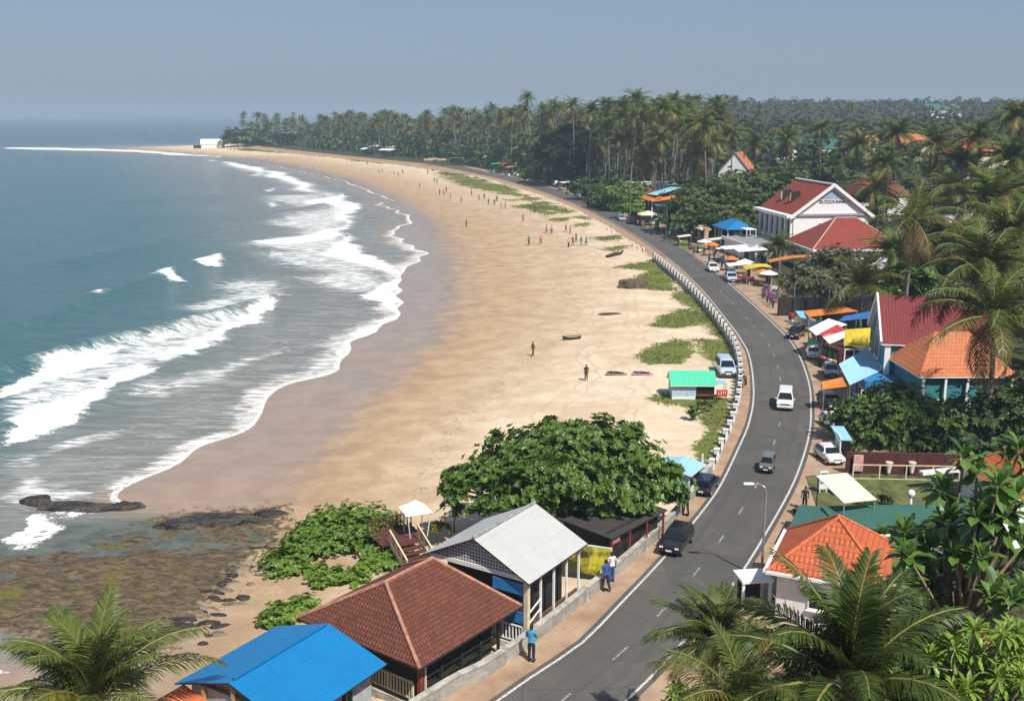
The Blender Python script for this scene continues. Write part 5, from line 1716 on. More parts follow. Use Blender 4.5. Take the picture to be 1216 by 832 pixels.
# ------------------------------------------------------------------ things lying on the beach
x, y, z = gp(679, 403)
t = thing('rowing_boat', 'small dark rowing boat with a pale rim drawn up on the sand', 'boat', (x, y, z), R(12)); t.scale = (.72, .72, .8)
mb = MB(); n = 9
rings = []
for i in range(n):
    u_ = i / (n - 1) * 2 - 1; wv_ = .55 * (1 - abs(u_) ** 2.4) + .03; zt_ = .5 + .22 * u_ * u_
    rings.append([(u_ * 1.7, -wv_, zt_), (u_ * 1.6, -wv_ * .7, .15), (u_ * 1.5, 0, .05), (u_ * 1.6, wv_ * .7, .15), (u_ * 1.7, wv_, zt_)])
for i in range(n - 1):
    for j in range(4):
        mb.face([rings[i][j], rings[i][j + 1], rings[i + 1][j + 1], rings[i + 1][j]])
o = mb.build('hull', M('boat_dark', (.05, .04, .05), .6), t)
sm_ = o.modifiers.new('t', 'SOLIDIFY'); sm_.thickness = .05
for s_ in (0, 4):
    mb = MB(); mb.tube([r_[s_] for r_ in rings], .035, 6); mb.build('rim', CREAM, t)
for xx in (-.6, .5):
    mb = MB(); mb.box((xx, 0, .42), (.25, .9, .05)); mb.build('thwart', WOODL, t)
x, y, z = gp(730, 304)
t = thing('driftwood_log', 'dark driftwood log half buried below the bank', 'log', (x, y, z), R(40))
mb = MB(); mb.tube([(-2.2, 0, .1), (0, .1, .35), (1.4, 0, .3), (2.6, .3, .8)], [.3, .35, .3, .12], 8); mb.build('trunk', DARKW, t)
x, y, z = gp(725, 373)
t = thing('net_heap', 'low heap of dark netting on the open sand', 'nets', (x, y, z), 0)


def rock_mesh(mb, c, sx, sy, sz, seed, n=16, nv=7, rough=.25):
    rr = np.random.default_rng(seed)
    base = len(mb.v)
    ph = rr.uniform(0, 6.28, 12)
    for i in range(nv + 1):
        e = math.pi * .5 * i / nv
        for j in range(n):
            a = 2 * math.pi * j / n
            q = 1 + rough * (math.sin(2 * a + ph[0]) * .5 + math.sin(3 * a + ph[1] + 2 * e) * .5 + math.sin(5 * a + ph[2] - 3 * e) * .35 + rr.uniform(-.35, .35))
            top = 1 - .35 * math.sin(e) ** 6
            mb.v.append((c[0] + sx * q * math.cos(e) ** .6 * math.cos(a), c[1] + sy * q * math.cos(e) ** .6 * math.sin(a), c[2] - .2 * sz + sz * (1.2 * math.sin(e) * top + rr.uniform(-.06, .06) * rough * 3)))
    for i in range(nv):
        for j in range(n):
            j2 = (j + 1) % n
            mb.f.append((base + i * n + j, base + i * n + j2, base + (i + 1) * n + j2, base + (i + 1) * n + j)); mb.m.append(0); mb.uv.append(None)
    mb.f.append(tuple(base + nv * n + j for j in range(n))); mb.m.append(0); mb.uv.append(None)


mb = MB(); rock_mesh(mb, (0, 0, 0), 1.6, .6, .25, 3); mb.build('netting', M('net_dark', (.07, .055, .035), .95, .4, 6, .6), t)
k = NT('shore_rock'); o = k.coord(); f = k.noise(.9, 7, .72, o); g = k.noise(5, 5, .7, o); vo = k.n('ShaderNodeTexVoronoi'); vo.inputs['Scale'].default_value = 2.2; vo.feature = 'DISTANCE_TO_EDGE'; k.l(k.mix(.25, o, k.n('ShaderNodeTexNoise').outputs['Color']), vo.inputs['Vector'])
col = k.mix(k.sstep(f, .35, .68), (.018, .016, .016), (.085, .072, .06)); col = k.mix(k.math('MULTIPLY', k.sstep(g, .55, .75), .5), col, (.13, .10, .07))
k.base(col); k.rough(.7, .4); k.bump(k.math('ADD', g, k.math('MULTIPLY', k.sstep(vo.outputs['Distance'], 0, .12), .6)), .9, .12)
ROCK = k.mat
SANDROCK = M('sand_coloured_rock', (.22, .16, .105), .9, .35, 2, .7)


def rock(px, py, sx, sy, sz, seed, label, m=ROCK, rz=0, n=26, grp=None, z=None):
    x, y, zz = gp(px, py)
    zz = max(zz, -.05) if z is None else z
    mb = MB(); rock_mesh(mb, (0, 0, 0), sx, sy, sz, seed, n, 8)
    o = mb.build('rock', m); o.location = (x, y, zz); o.rotation_euler.z = R(rz)
    return tag(o, label, 'rock', grp)


x, y, z = gp(753, 340)
rock(752, 341, 2.6, 1.6, 1.7, 5, 'large brown boulder on the upper beach beside a grass tongue', M('brown_boulder', (.13, .095, .06), .95, .4, 3, .8))
rock(95, 607, 3.6, .95, .55, 8, 'long black rock slab lying in the surf', rz=-3, n=40)
rock(150, 604, 1.1, .7, .62, 12, 'rounded black boulder at the sand end of the surf slab')
rock(45, 603, 1.2, .7, .62, 14, 'black boulder at the seaward end of the surf slab')
rock(262, 620, 3.9, .9, .75, 17, 'flat dark rock ledge at the edge of the wet sand', rz=-4, n=40)
rock(215, 625, 1.6, .6, .5, 19, 'low dark rock left of the flat ledge', rz=10)
rock(322, 612, 1.2, .5, .5, 22, 'dark rock at the sandy end of the flat ledge')
rr = random.Random(4)
for i in range(34):
    t_ = rr.random()
    px = 342 - 120 * t_ + rr.uniform(-28, 28); py = 622 + 140 * t_ + rr.uniform(-8, 10)
    rock(px, py, rr.uniform(.25, .85), rr.uniform(.14, .35), rr.uniform(.08, .2), 100 + i, 'small dark weathered stone in the scatter between reef and sand', ROCK if i % 3 else SANDROCK, rr.uniform(-25, 15), 14, 'stones between reef and sand')
for i in range(9):
    px = rr.uniform(300, 360); py = rr.uniform(640, 690)
    rock(px, py, rr.uniform(.2, .5), rr.uniform(.12, .25), rr.uniform(.06, .12), 200 + i, 'small sandy stone near the creeping shrubs', SANDROCK, rr.uniform(-20, 20), 12, 'stones near the shrubs')
# ------------------------------------------------------------------ vegetation
PALM_G = leaf_mat('palm_leaflet', [(.036, .062, .012), (.066, .10, .018), (.12, .15, .03), (.08, .108, .022)], .22, .45, .28)
PALM_Y = leaf_mat('palm_leaflet_yellowing', [(.07, .085, .016), (.14, .135, .022), (.20, .165, .035), (.10, .10, .02)], .25, .4, .45)
PALM_D = leaf_mat('palm_leaflet_dry', [(.13, .085, .035), (.19, .125, .05), (.09, .055, .025)], .12, .7, .2)
RACHIS = M('palm_rachis', (.20, .19, .05), .55, .2)
NUT = M('coconut', (.20, .15, .035), .6, .25)
k = NT('palm_bark'); o = k.coord(); s_ = k.n('ShaderNodeSeparateXYZ'); k.l(o, s_.inputs[0])
ring = k.math('SINE', k.math('MULTIPLY', s_.outputs[2], 26)); f = k.noise(3, 5, .7, o)
col = k.mix(k.sstep(f, .3, .7), (.17, .145, .115), (.33, .29, .24)); col = k.mix(k.sstep(ring, .55, 1), col, (.10, .085, .07))
k.base(col); k.rough(.9, .2); k.bump(ring, .5, .04); PBARK = k.mat
BARK = M('tree_bark', (.12, .09, .065), .9, .35, 4, .5)


def frond(mb, rnd, az, el, L, bend, nl, lw, ll, m, seg=1, hang=.35, rach=True):
    n = 9
    c, s = math.cos(az), math.sin(az)
    pts = []; tg = []
    x = z = 0.0
    tw = rnd.uniform(-.25, .25)
    for i in range(n):
        t = i / (n - 1)
        e = el - bend * t ** 1.3
        pts.append(Vector((c * x - s * tw * x * t, s * x + c * tw * x * t, z)))
        tg.append(Vector((c * math.cos(e), s * math.cos(e), math.sin(e))))
        st = L / (n - 1)
        x += math.cos(e) * st; z += math.sin(e) * st
    if rach: mb.tube(pts, [.055 * L / 5 * (1 - .85 * i / (n - 1)) + .008 for i in range(n)], 4, 3, False)
    side = Vector((-s, c, 0))
    for j in range(nl):
        t = .14 + .86 * (j + rnd.uniform(-.3, .3)) / (nl - 1)
        t = min(max(t, .1), .995)
        f = t * (n - 1); i = min(int(f), n - 2); u_ = f - i
        p = pts[i].lerp(pts[i + 1], u_); d = tg[i].lerp(tg[i + 1], u_).normalized()
        prof = min(1, (t / .22)) ** .6 * (1 - .62 * max(0, (t - .45) / .55) ** 1.5)
        for sg in (-1, 1):
            ln = ll * prof * rnd.uniform(.82, 1.1)
            up = side.cross(d) * -1
            dr = (side * sg * (1 - .35 * t) + d * (.45 + .5 * t) + up * rnd.uniform(.0, .25)).normalized()
            q1 = p + dr * ln * .5 - Vector((0, 0, hang * ln * .12))
            q2 = p + dr * ln * .93 - Vector((0, 0, hang * ln * rnd.uniform(.45, .85)))
            w_ = d * (lw * .5)
            if seg == 1:
                mb.face([p - w_ * .6, p + w_ * .6, q2 + w_ * .15, q2 - w_ * .15] if sg > 0 else [p + w_ * .6, p - w_ * .6, q2 - w_ * .15, q2 + w_ * .15], m)
            else:
                b = len(mb.v)
                mb.v += [tuple(p - w_ * .5), tuple(p + w_ * .5), tuple(q1 + w_), tuple(q1 - w_), tuple(q2)]
                mb.f += [(b, b + 1, b + 2, b + 3), (b + 3, b + 2, b + 4)]; mb.m += [m, m]; mb.uv += [None, None]


def palm_crown(seed, nf, L, nl, lw, ll, seg, dry=3, yellow=2, nuts=True, lift=0.0):
    rnd = random.Random(seed); mb = MB()
    for i in range(nf):
        t = i / (nf - 1)                     # 0 young .. 1 old
        az = i * 2.39996 + rnd.uniform(-.2, .2)
        el = R(82) - t * R(98) + rnd.uniform(-.12, .12) + lift
        m = 0
        if i >= nf - dry: m = 2; el = R(-25) - rnd.uniform(0, .7)
        elif i >= nf - dry - yellow or rnd.random() < .06: m = 1
        frond(mb, rnd, az, el, L * rnd.uniform(.86, 1.08) * (.8 if m == 2 else 1) * (1 - .2 * (1 - t) ** 3), R(62) + t * R(28) + rnd.uniform(-.2, .25), nl, lw, ll, m, seg, .35 + .5 * t)
    if nuts:
        for q in range(9):
            a = rnd.uniform(0, 6.28); mb.ball((.28 * math.cos(a), .28 * math.sin(a), -.25 - rnd.uniform(0, .35)), .15, 4, 6, 4)
    return mb.mesh('crown', [PALM_G, PALM_Y, PALM_D, RACHIS, NUT])


def trunk_mesh(seed, h, r, lean):
    rnd = random.Random(seed); mb = MB(); n = 9
    a = rnd.uniform(0, 6.28)
    pts = [(lean * (t ** 1.7) * h * math.cos(a), lean * (t ** 1.7) * h * math.sin(a), h * t - .4 * (t == 0)) for t in np.linspace(0, 1, n)]
    mb.tube(pts, [r * (1.55 if i == 0 else 1 - .4 * i / (n - 1)) for i in range(n)], 8)
    return mb.mesh('trunk', [PBARK], True), pts[-1]


def palm(x, y, z, h, label, crown, lean=.05, r=.17, seed=0, group=None, cs=1.0, rz=None, top=None):
    t = thing('coconut_palm', label, 'palm tree', (x, y, z), 0, group)
    if top is not None:
        mb = MB(); n = 9; dx_, dy_ = top[0] - x, top[1] - y
        pts = [(dx_ * q ** 1.5, dy_ * q ** 1.5, h * q) for q in np.linspace(0, 1, n)]
        mb.tube(pts, [r * (1.5 if i == 0 else 1 - .35 * i / (n - 1)) for i in range(n)], 10); me = mb.mesh('trunk', [PBARK], True); tp = pts[-1]
    else:
        me, tp = trunk_mesh(seed, h, r, lean)
    link(bpy.data.objects.new('trunk', me), t)
    c = bpy.data.objects.new('crown', crown); link(c, t); c.location = tp; c.scale = (cs,) * 3
    c.rotation_euler.z = rz if rz is not None else (seed * 1.37) % 6.28
    return t


def z_at(py, Y):
    yd = (py - 416) / FPX
    return CAMZ - Y * (SP + yd * CP) / (CP - yd * SP)


def x_at(px, py, Y):
    yd = (py - 416) / FPX
    return Y * (px - 608) / FPX / (CP - yd * SP)


FARC = [palm_crown(10 + i, 24, 4.8, 15, .44, 1.45, 1, 3, 4, False, -.05 * i) for i in range(4)]
MIDC = [palm_crown(30 + i, 30, 5.0, 30, .25, 1.3, 1, 3, 3) for i in range(3)]
NEARC = [palm_crown(50 + i, 30, 4.9, 78, .072, 1.2, 2, 1, 2, True, .26) for i in range(3)]
YELC = palm_crown(70, 20, 4.2, 30, .2, 1.15, 1, 0, 18, False, .3)

# near and village palms, each one of its own
def palm_px(px, py, Y, label, crown, cs=1.0, r=.17, seed=1, shift=(0, 0), rz=None, group=None):
    x = x_at(px, py, Y); zt = z_at(py, Y)
    bx_, by_ = x + shift[0], Y + shift[1]
    zb = gz(bx_, by_)
    return palm(bx_, by_, zb, zt - zb, label, crown, r=r, seed=seed, cs=cs, top=(x, Y), rz=rz, group=group)


palm_px(112, 838, 36.5, 'short coconut palm in the bottom left corner beside the blue roof', NEARC[0], 1.05, .16, 1, (.4, .3), .4)
palm_px(1008, 822, 27.5, 'large dark coconut palm at the bottom right in front of the orange bungalow', NEARC[1], 1.04, .19, 2, (.5, .4), 1.0)
palm_px(880, 845, 27.0, 'smaller yellowing coconut palm at the bottom beside the road edge', palm_crown(77, 17, 4.0, 46, .06, .95, 2, 2, 9, True, .1), .82, .15, 3, (.3, .2), 2.2)
palm_px(850, 765, 37.0, 'young coconut palm with bending fronds at the road edge below the white porch', NEARC[2], .62, .12, 4, (.3, .1), 1.4)
palm_px(1181, 378, 78, 'tall coconut palm with a full drooping crown at the right edge above the hedge', palm_crown(81, 26, 4.9, 34, .10, 1.15, 2, 4, 4), 1.3, .26, 5, (.9, 1.0), .6)
palm_px(1170, 318, 96, 'coconut palm with upright fronds behind the tall drooping one at the right edge', MIDC[1], 1.35, .22, 6, (1, 1), 1.9)
palm_px(1087, 262, 125, 'broad coconut palm with pale hanging fronds beside the colonial house', palm_crown(83, 26, 5.2, 26, .14, 1.25, 1, 6, 6), 1.35, .22, 7, (-.6, -.5), .9)
palm_px(1178, 240, 135, 'dense dark coconut palm between the broad palm and the right edge', MIDC[0], 1.5, .22, 8, (.5, .5), 2.8)
palm_px(1200, 275, 112, 'dark coconut palm low at the right edge below the dense one', MIDC[2], 1.3, .22, 81, (.5, .5), .5)
palm_px(1024, 344, 127, 'short golden-leaved palm beside the maroon roof', YELC, 1.6, .2, 9, (.1, .2), .3)
palm_px(923, 294, 183, 'small dark palm in front of the terrace building', MIDC[1], .95, .17, 10, (-.3, 0), 1.1)
VP = 'palms standing clear among the village roofs'
VL = ['palm in the right-hand background whose whole crown stands clear above the village roofs']
for i, (px, py, Y) in enumerate(((831, 160, 300), (843, 168, 290), (869, 160, 300), (896, 172, 285), (934, 166, 290), (975, 154, 330), (1019, 174, 250), (1066, 160, 270), (1111, 172, 215), (1162, 166, 205), (1208, 140, 185), (1140, 196, 210), (1052, 196, 240), (990, 200, 300), (1200, 190, 165), (1040, 225, 225), (1130, 225, 190), (1214, 232, 150), (1150, 290, 150), (1060, 300, 160))):
    palm_px(px, py, Y, VL[0], MIDC[i % 3], 1.05 + .25 * ((i * 37) % 10) / 10 + (.15 if px > 1000 else 0), .2, 20 + i, (.6, .4), i * 1.3, VP)

# the grove
GR = 'coconut palms of the grove along the beach road'
GL = 'tall slender coconut palm in the dense grove behind the beach road'
pr = random.Random(11)
TR = [trunk_mesh(300 + i, 20, .2, .03 + .05 * pr.random()) for i in range(6)]
pos = []
tries = 0
while len(pos) < 165 and tries < 9000:
    tries += 1
    Y = 250 * (470 / 250) ** (pr.random() ** .8)
    d = 11 + 95 * pr.random() ** 1.25
    X = float(np.interp(Y, RLc[:, 1], RLc[:, 0])) + d
    zc = Y * CP + 26 * SP
    px = 608 + 1250 * X / zc
    if px > 850 or (px > 800 and pr.random() < .3): continue
    if Y < 290 and d < 22: continue
    mn = 4.2 + Y / 130
    if any((X - a) ** 2 + (Y - b) ** 2 < mn * mn for a, b in pos): continue
    pos.append((X, Y))
FRONT = lambda q: float(np.interp(q, [285, 340, 430, 520, 600, 650], [172, 174.5, 183, 191, 202, 212]))
tries = 0
while len(pos) < 288 and tries < 9000:
    tries += 1
    q = 286 + 365 * pr.random() ** .9
    X, Y = at(q, FRONT(q) - .5 - 17 * pr.random() ** 1.6, 2.0)
    if Y > 1500: continue
    mn = 3.6 + Y / 160
    if any((X - a) ** 2 + (Y - b) ** 2 < mn * mn for a, b in pos): continue
    pos.append((X, Y))
for i, (X, Y) in enumerate(pos):
    zb = gz(X, Y)
    zt = float(np.interp(Y, [250, 350, 500, 800, 1200], [27, 32.5, 31.5, 27, 27.5])) * pr.uniform(.5, 1.02)
    if (i % 17) == 0: zt += 3
    h = max(9, zt - zb)
    t = thing('coconut_palm', GL, 'palm tree', (X, Y, zb), pr.uniform(0, 6.28), GR)
    me, tp = TR[i % 6]; s = h / 20
    tr = bpy.data.objects.new('trunk', me); link(tr, t); tr.scale = (1 + Y / 1500, 1 + Y / 1500, s)
    c = bpy.data.objects.new('crown', FARC[pr.randrange(4)]); link(c, t); c.location = (tp[0] * (1 + Y / 1500), tp[1] * (1 + Y / 1500), tp[2] * s)
    cs = pr.uniform(1.0, 1.4); c.scale = (cs, cs, cs * pr.uniform(.9, 1.15)); c.rotation_euler = (pr.uniform(-.12, .12), pr.uniform(-.12, .12), pr.uniform(0, 6.28))
HP = 'far palms against the sky'
for px, py in ((832, 118), (845, 121), (860, 118), (872, 119), (882, 124), (900, 128), (1010, 126), (960, 127)):
    Y = 640; x = x_at(px, py, Y); zb = gz(x, Y)
    t = thing('coconut_palm', 'distant palm standing up against the sky on the skyline', 'palm tree', (x, Y, zb), px, HP)
    me, tp = TR[px % 6]; h = z_at(py, Y) - zb
    tr = bpy.data.objects.new('trunk', me); link(tr, t); tr.scale = (1.2, 1.2, h / 20)
    c = bpy.data.objects.new('crown', FARC[px % 4]); link(c, t); c.location = (tp[0] * 1.2, tp[1] * 1.2, h)


# ---- broadleaf crowns
def leaf(mb, p, d, nrm, ln, w, m=0, fold=.12):
    s = d.cross(nrm)
    if s.length < 1e-5: s = Vector((1, 0, 0))
    s.normalize()
    mid = p + d * ln * .55
    b = len(mb.v)
    mb.v += [tuple(p), tuple(mid + s * w * .5 + nrm * fold * w), tuple(p + d * ln - nrm * ln * .12), tuple(mid - s * w * .5 + nrm * fold * w)]
    mb.f += [(b, b + 1, b + 2), (b, b + 2, b + 3)]; mb.m += [m, m]; mb.uv += [None, None]


def rosettes(mb, rnd, blobs, n, ln, w, k=7, shell=.55, flat=.35, m=0, mats=1, low=-.45):
    vol = [b[3] * b[4] * b[5] for b in blobs]
    tot = sum(v ** .67 for v in vol)
    for b, v in zip(blobs, vol):
        nb = max(4, int(n * v ** .67 / tot))
        # twig clusters make gaps in the blob
        cl = [Vector((rnd.gauss(0, 1), rnd.gauss(0, 1), rnd.gauss(0, 1))).normalized() for _ in range(max(5, nb // 9))]
        cr_ = [rnd.uniform(.58, 1.2) for _ in cl]
        for _ in range(nb):
            i = rnd.randrange(len(cl))
            u_ = cl[i]
            if u_.z < low: continue
            r = (shell + (1 - shell) * rnd.random() ** .6) * cr_[i]
            j = Vector((rnd.gauss(0, 1), rnd.gauss(0, 1), rnd.gauss(0, .7))) * .16
            o = (u_ * r + j)
            p = Vector((b[0] + o.x * b[3], b[1] + o.y * b[4], b[2] + o.z * b[5]))
            ax = (Vector((u_.x, u_.y, u_.z * 1.0 + flat)) + Vector((rnd.uniform(-.4, .4), rnd.uniform(-.4, .4), rnd.uniform(-.1, .4)))).normalized()
            e1 = ax.cross(Vector((.3, .2, .9))).normalized(); e2 = ax.cross(e1)
            kk = k + rnd.randint(-1, 1); a0 = rnd.uniform(0, 6.28)
            for q in range(kk):
                a = a0 + q * 6.283 / kk + rnd.uniform(-.25, .25)
                d = (e1 * math.cos(a) + e2 * math.sin(a) + ax * rnd.uniform(.1, .75)).normalized()
                leaf(mb, p, d, ax, ln * rnd.uniform(.7, 1.15), w * rnd.uniform(.8, 1.15), m if mats == 1 else rnd.randrange(mats))


def limbs(mb, base, blobs, r0, rnd, fork=.35):
    b0 = Vector(base)
    c = sum((Vector(b[:3]) for b in blobs), Vector()) / len(blobs)
    fk = Vector((b0.x * .6 + c.x * .4, b0.y * .6 + c.y * .4, b0.z + (c.z - b0.z) * fork))
    mb.tube([b0 - Vector((0, 0, .4)), b0 * .5 + fk * .5 + Vector((rnd.uniform(-.1, .1), .1, 0)), fk], [r0 * 1.4, r0, r0 * .85], 9)
    for b in blobs:
        e = Vector(b[:3]); md = fk.lerp(e, .55) + Vector((rnd.uniform(-.3, .3), rnd.uniform(-.3, .3), -.1))
        mb.tube([fk, md, e], [r0 * .6, r0 * .36, r0 * .12], 6)
        for _ in range(3):
            q = Vector((rnd.gauss(0, 1), rnd.gauss(0, 1), abs(rnd.gauss(0, .8)))).normalized()
            mb.tube([md.lerp(e, .5), e + Vector((q.x * b[3], q.y * b[4], q.z * b[5])) * .8], [r0 * .2, r0 * .04], 4)


def tree(name, label, cat, base, blobs, n, ln, w, mat, seed, r0=.2, k=7, group=None, shell=.55, flat=.35, fork=.35, low=-.45):
    rnd = random.Random(seed)
    t = thing(name, label, cat, base, 0, group)
    rel = [(b[0] - base[0], b[1] - base[1], b[2] - base[2], *b[3:]) for b in blobs]
    mb = MB(); limbs(mb, (0, 0, 0), rel, r0, rnd, fork); mb.build('trunk', BARK, t, True)
    mb = MB(); rosettes(mb, rnd, rel, n, ln, w, k, shell, flat, low=low); mb.build('crown', mat, t)
    return t


LEAF_MID = leaf_mat('almond_leaf', [(.034, .078, .010), (.062, .125, .015), (.105, .18, .024), (.16, .24, .04)], .25, .42, .45)
LEAF_DARK = leaf_mat('dark_leaf', [(.022, .044, .011), (.038, .070, .016), (.062, .10, .022), (.09, .125, .03)], .18, .5, .35)
LEAF_HEDGE = leaf_mat('hedge_leaf', [(.04, .08, .012), (.07, .125, .018), (.115, .175, .026)], .2, .45, .4)
LEAF_LIME = leaf_mat('lime_leaf', [(.095, .175, .018), (.15, .245, .026), (.22, .31, .045)], .28, .42, .4)
LEAF_OLIVE = leaf_mat('olive_leaf', [(.085, .095, .045), (.13, .14, .07), (.18, .185, .10)], .2, .6, .25)
LEAF_FRANG = leaf_mat('frangipani_leaf', [(.05, .105, .014), (.085, .165, .022), (.14, .23, .035), (.20, .28, .07)], .22, .3, .6)


def B(px, py, Y, rx, ry, rz):
    return (x_at(px, py, Y), Y, z_at(py, Y), rx, ry, rz)


# the big almond tree above the beach sheds
bb = [B(570, 575, 63, 2.3, 2.2, 1.15), B(600, 555, 65, 2.4, 2.4, 1.3), B(640, 535, 66, 2.6, 2.6, 1.5), B(690, 530, 66, 2.8, 2.6, 1.6), B(735, 545, 66, 2.6, 2.5, 1.6), B(770, 575, 65, 2.2, 2.2, 1.4),
      B(620, 580, 61, 2.2, 2.0, 1.1), B(680, 570, 61, 2.8, 2.2, 1.4), B(735, 590, 62, 2.4, 2.2, 1.3), B(600, 598, 61, 1.4, 1.3, .8), B(660, 553, 63, 2.4, 2.2, 1.4), B(545, 580, 63, 1.3, 1.3, .7), B(715, 610, 61.5, 1.8, 1.6, .9), B(650, 600, 60, 1.5, 1.4, .8), B(700, 512, 67, 1.6, 1.6, 1.0), B(528, 582, 63, .8, .8, .5), B(550, 560, 64, 1.0, .9, .6), B(592, 525, 66, .9, .9, .7), B(655, 505, 67, .9, .9, .7), B(745, 515, 67, 1.0, 1.0, .8), B(790, 560, 65.5, 1.0, 1.0, .9), B(800, 590, 65, .8, .8, .6), B(565, 605, 62, .8, .8, .5)]
x, y, z = 4.0, 64.0, gz(4, 64)
tree('almond_tree', 'broad spreading almond tree over the dark sheds beside the pale hall', 'tree', (x, y, z), bb, 9000, .36, .19, LEAF_MID, 5, .34, 8)
bs = gp(538, 632)
tree('sapling', 'thin leafy sapling on the sand left of the big almond tree', 'tree', bs, [(bs[0], bs[1], bs[2] + 1.9, .55, .55, .4), (bs[0] + .25, bs[1], bs[2] + 1.5, .4, .4, .3)], 60, .36, .18, LEAF_MID, 6, .05, 7)
bs = gp(521, 648)
tree('sapling', 'small yellowing sapling beside the white canopy', 'tree', bs, [(bs[0], bs[1], bs[2] + 1.2, .6, .6, .4)], 40, .5, .1, PALM_Y, 7, .05, 7)


def shrub(label, spots, n, ln, w, mat, seed, h=.55, rs=1.5, group=None, cat='shrub', name='creeping_shrub'):
    """low clump: foliage over many stems"""
    rnd = random.Random(seed)
    w0 = [gp(a, b) for a, b in spots]
    base = w0[0]
    t = thing(name, label, cat, base, 0, group)
    bl = [(a - base[0], b - base[1], c - base[2] + h * .35, rs * rnd.uniform(.7, 1.2), rs * rnd.uniform(.7, 1.2), h * rnd.uniform(.8, 1.3)) for a, b, c in w0]
    mb = MB()
    mb.tube([(b[0], b[1], b[2] - h * .2) for b in bl], .05, 5)
    mb.build('stem', BARK, t)
    mb = MB(); rosettes(mb, rnd, bl, n, ln, w, 6, .35, .8, low=-.1); mb.build('foliage', mat, t)
    return t


shrub('large bright green creeping shrub on the sand beyond the brown pavilion', [(400, 640), (370, 640), (350, 655), (385, 628), (420, 632), (440, 640), (410, 620), (335, 672), (440, 622), (465, 640), (455, 655), (392, 652), (415, 648), (372, 657)], 7000, .24, .17, LEAF_LIME, 3, .9, 1.75)
shrub('straggling runner of creeping shrub below the large one', [(400, 685), (375, 682), (352, 678), (420, 690), (432, 676), (455, 672), (388, 694)], 2200, .22, .15, LEAF_LIME, 4, .45, 1.05)
shrub('small creeping shrub left of the brown pavilion eave', [(350, 728), (338, 735), (325, 742), (362, 722), (330, 730)], 1400, .22, .15, LEAF_LIME, 8, .5, .95)
shrub('dark shrub on the grass bank below the mint roofed hut', [(828, 492), (838, 488), (820, 498), (845, 480)], 130, .3, .2, LEAF_HEDGE, 9, .9, .9)
shrub('green scrub on the far point beside the white marquee', [(285, 174), (275, 175), (300, 173), (320, 172), (340, 173)], 900, 3.2, 2.2, LEAF_HEDGE, 10, 9, 13)

# hedge-like trees above the maroon wall
bb = [B(1015, 500, 82, 2.0, 2.2, 1.8), B(1050, 495, 82, 2.6, 2.4, 2.0), B(1090, 495, 82, 2.6, 2.4, 2.1), B(1125, 500, 81, 2.4, 2.4, 2.2), B(1035, 520, 80.5, 2.0, 1.6, 1.3), B(1085, 522, 80.5, 2.4, 1.6, 1.3), B(1010, 522, 80.5, 1.2, 1.4, 1.1), B(1060, 475, 84, 2.3, 2.2, 1.5)]
tree('hedge_tree', 'row of clipped bright green trees above the maroon garden wall', 'tree', (31.0, 82.5, 1.95), bb, 4200, .32, .19, LEAF_HEDGE, 12, .22, 7)
bb = [B(1160, 500, 80, 3.0, 2.6, 2.6), B(1200, 500, 79, 3.0, 2.6, 2.8), B(1150, 535, 77, 2.2, 2.2, 1.6), B(1190, 540, 76, 2.4, 2.2, 1.8), B(1215, 470, 82, 2.4, 2.4, 2.2)]
tree('shade_tree', 'dark shade tree around the foot of the tall palm at the right edge', 'tree', (37.5, 80.0, 1.95), bb, 1300, .45, .26, LEAF_DARK, 13, .25, 7)
# frangipani and neighbours, right edge near
rnd = random.Random(3)
def rosette_tree(label, base, heads, ln, w, k, mat, seed, name='frangipani_tree', r0=.16):
    rnd = random.Random(seed)
    t = thing(name, label, 'tree', base, 0)
    rel = [Vector(h) - Vector(base) for h in heads]
    mb = MB()
    fk = Vector((0, 0, 0))
    c = sum(rel, Vector()) / len(rel)
    f1_ = Vector((c.x * .5, c.y * .5, c.z * .62))
    mb.tube([(0, 0, -.4), tuple(f1_ * .5), tuple(f1_)], [r0 * 1.4, r0 * 1.1, r0], 8)
    for h in rel:
        md = f1_.lerp(h, .5) + Vector((rnd.uniform(-.3, .3), rnd.uniform(-.3, .3), -.3))
        mb.tube([f1_, md, h], [r0 * .6, r0 * .42, r0 * .25], 6)
    mb.build('trunk', M('frangipani_bark', (.26, .19, .13), .9, .3), t, True)
    mb = MB()
    for h in rel:
        kk = k + rnd.randint(-4, 6)
        for q in range(kk):
            a = q * 2.39996 + rnd.uniform(-.2, .2); el = R(75) - R(120) * (q / kk) + rnd.uniform(-.15, .15)
            d = Vector((math.cos(a) * math.cos(el), math.sin(a) * math.cos(el), math.sin(el)))
            nr = Vector((-math.cos(a) * math.sin(el), -math.sin(a) * math.sin(el), math.cos(el)))
            L_l = ln * rnd.uniform(.75, 1.12); W_l = w * rnd.uniform(.85, 1.1); p0 = h + d * .06
            # elongated leaf of two folded halves, drooping tip
            s = d.cross(nr).normalized(); b = len(mb.v)
            p1 = p0 + d * L_l * .38; p2 = p0 + d * L_l * .72 - nr * L_l * .08; p3 = p0 + d * L_l - nr * L_l * .25
            f_ = nr * W_l * .12
            mb.v += [tuple(p0), tuple(p1 + s * W_l * .42 + f_), tuple(p2 + s * W_l * .5 + f_), tuple(p3), tuple(p2 - s * W_l * .5 + f_), tuple(p1 - s * W_l * .42 + f_), tuple(p1), tuple(p2)]
            mb.f += [(b, b + 1, b + 6), (b + 6, b + 1, b + 2, b + 7), (b + 7, b + 2, b + 3), (b, b + 6, b + 5), (b + 6, b + 7, b + 4, b + 5), (b + 7, b + 3, b + 4)]
            mb.m += [0] * 6; mb.uv += [None] * 6
    mb.build('crown', mat, t)
    return t


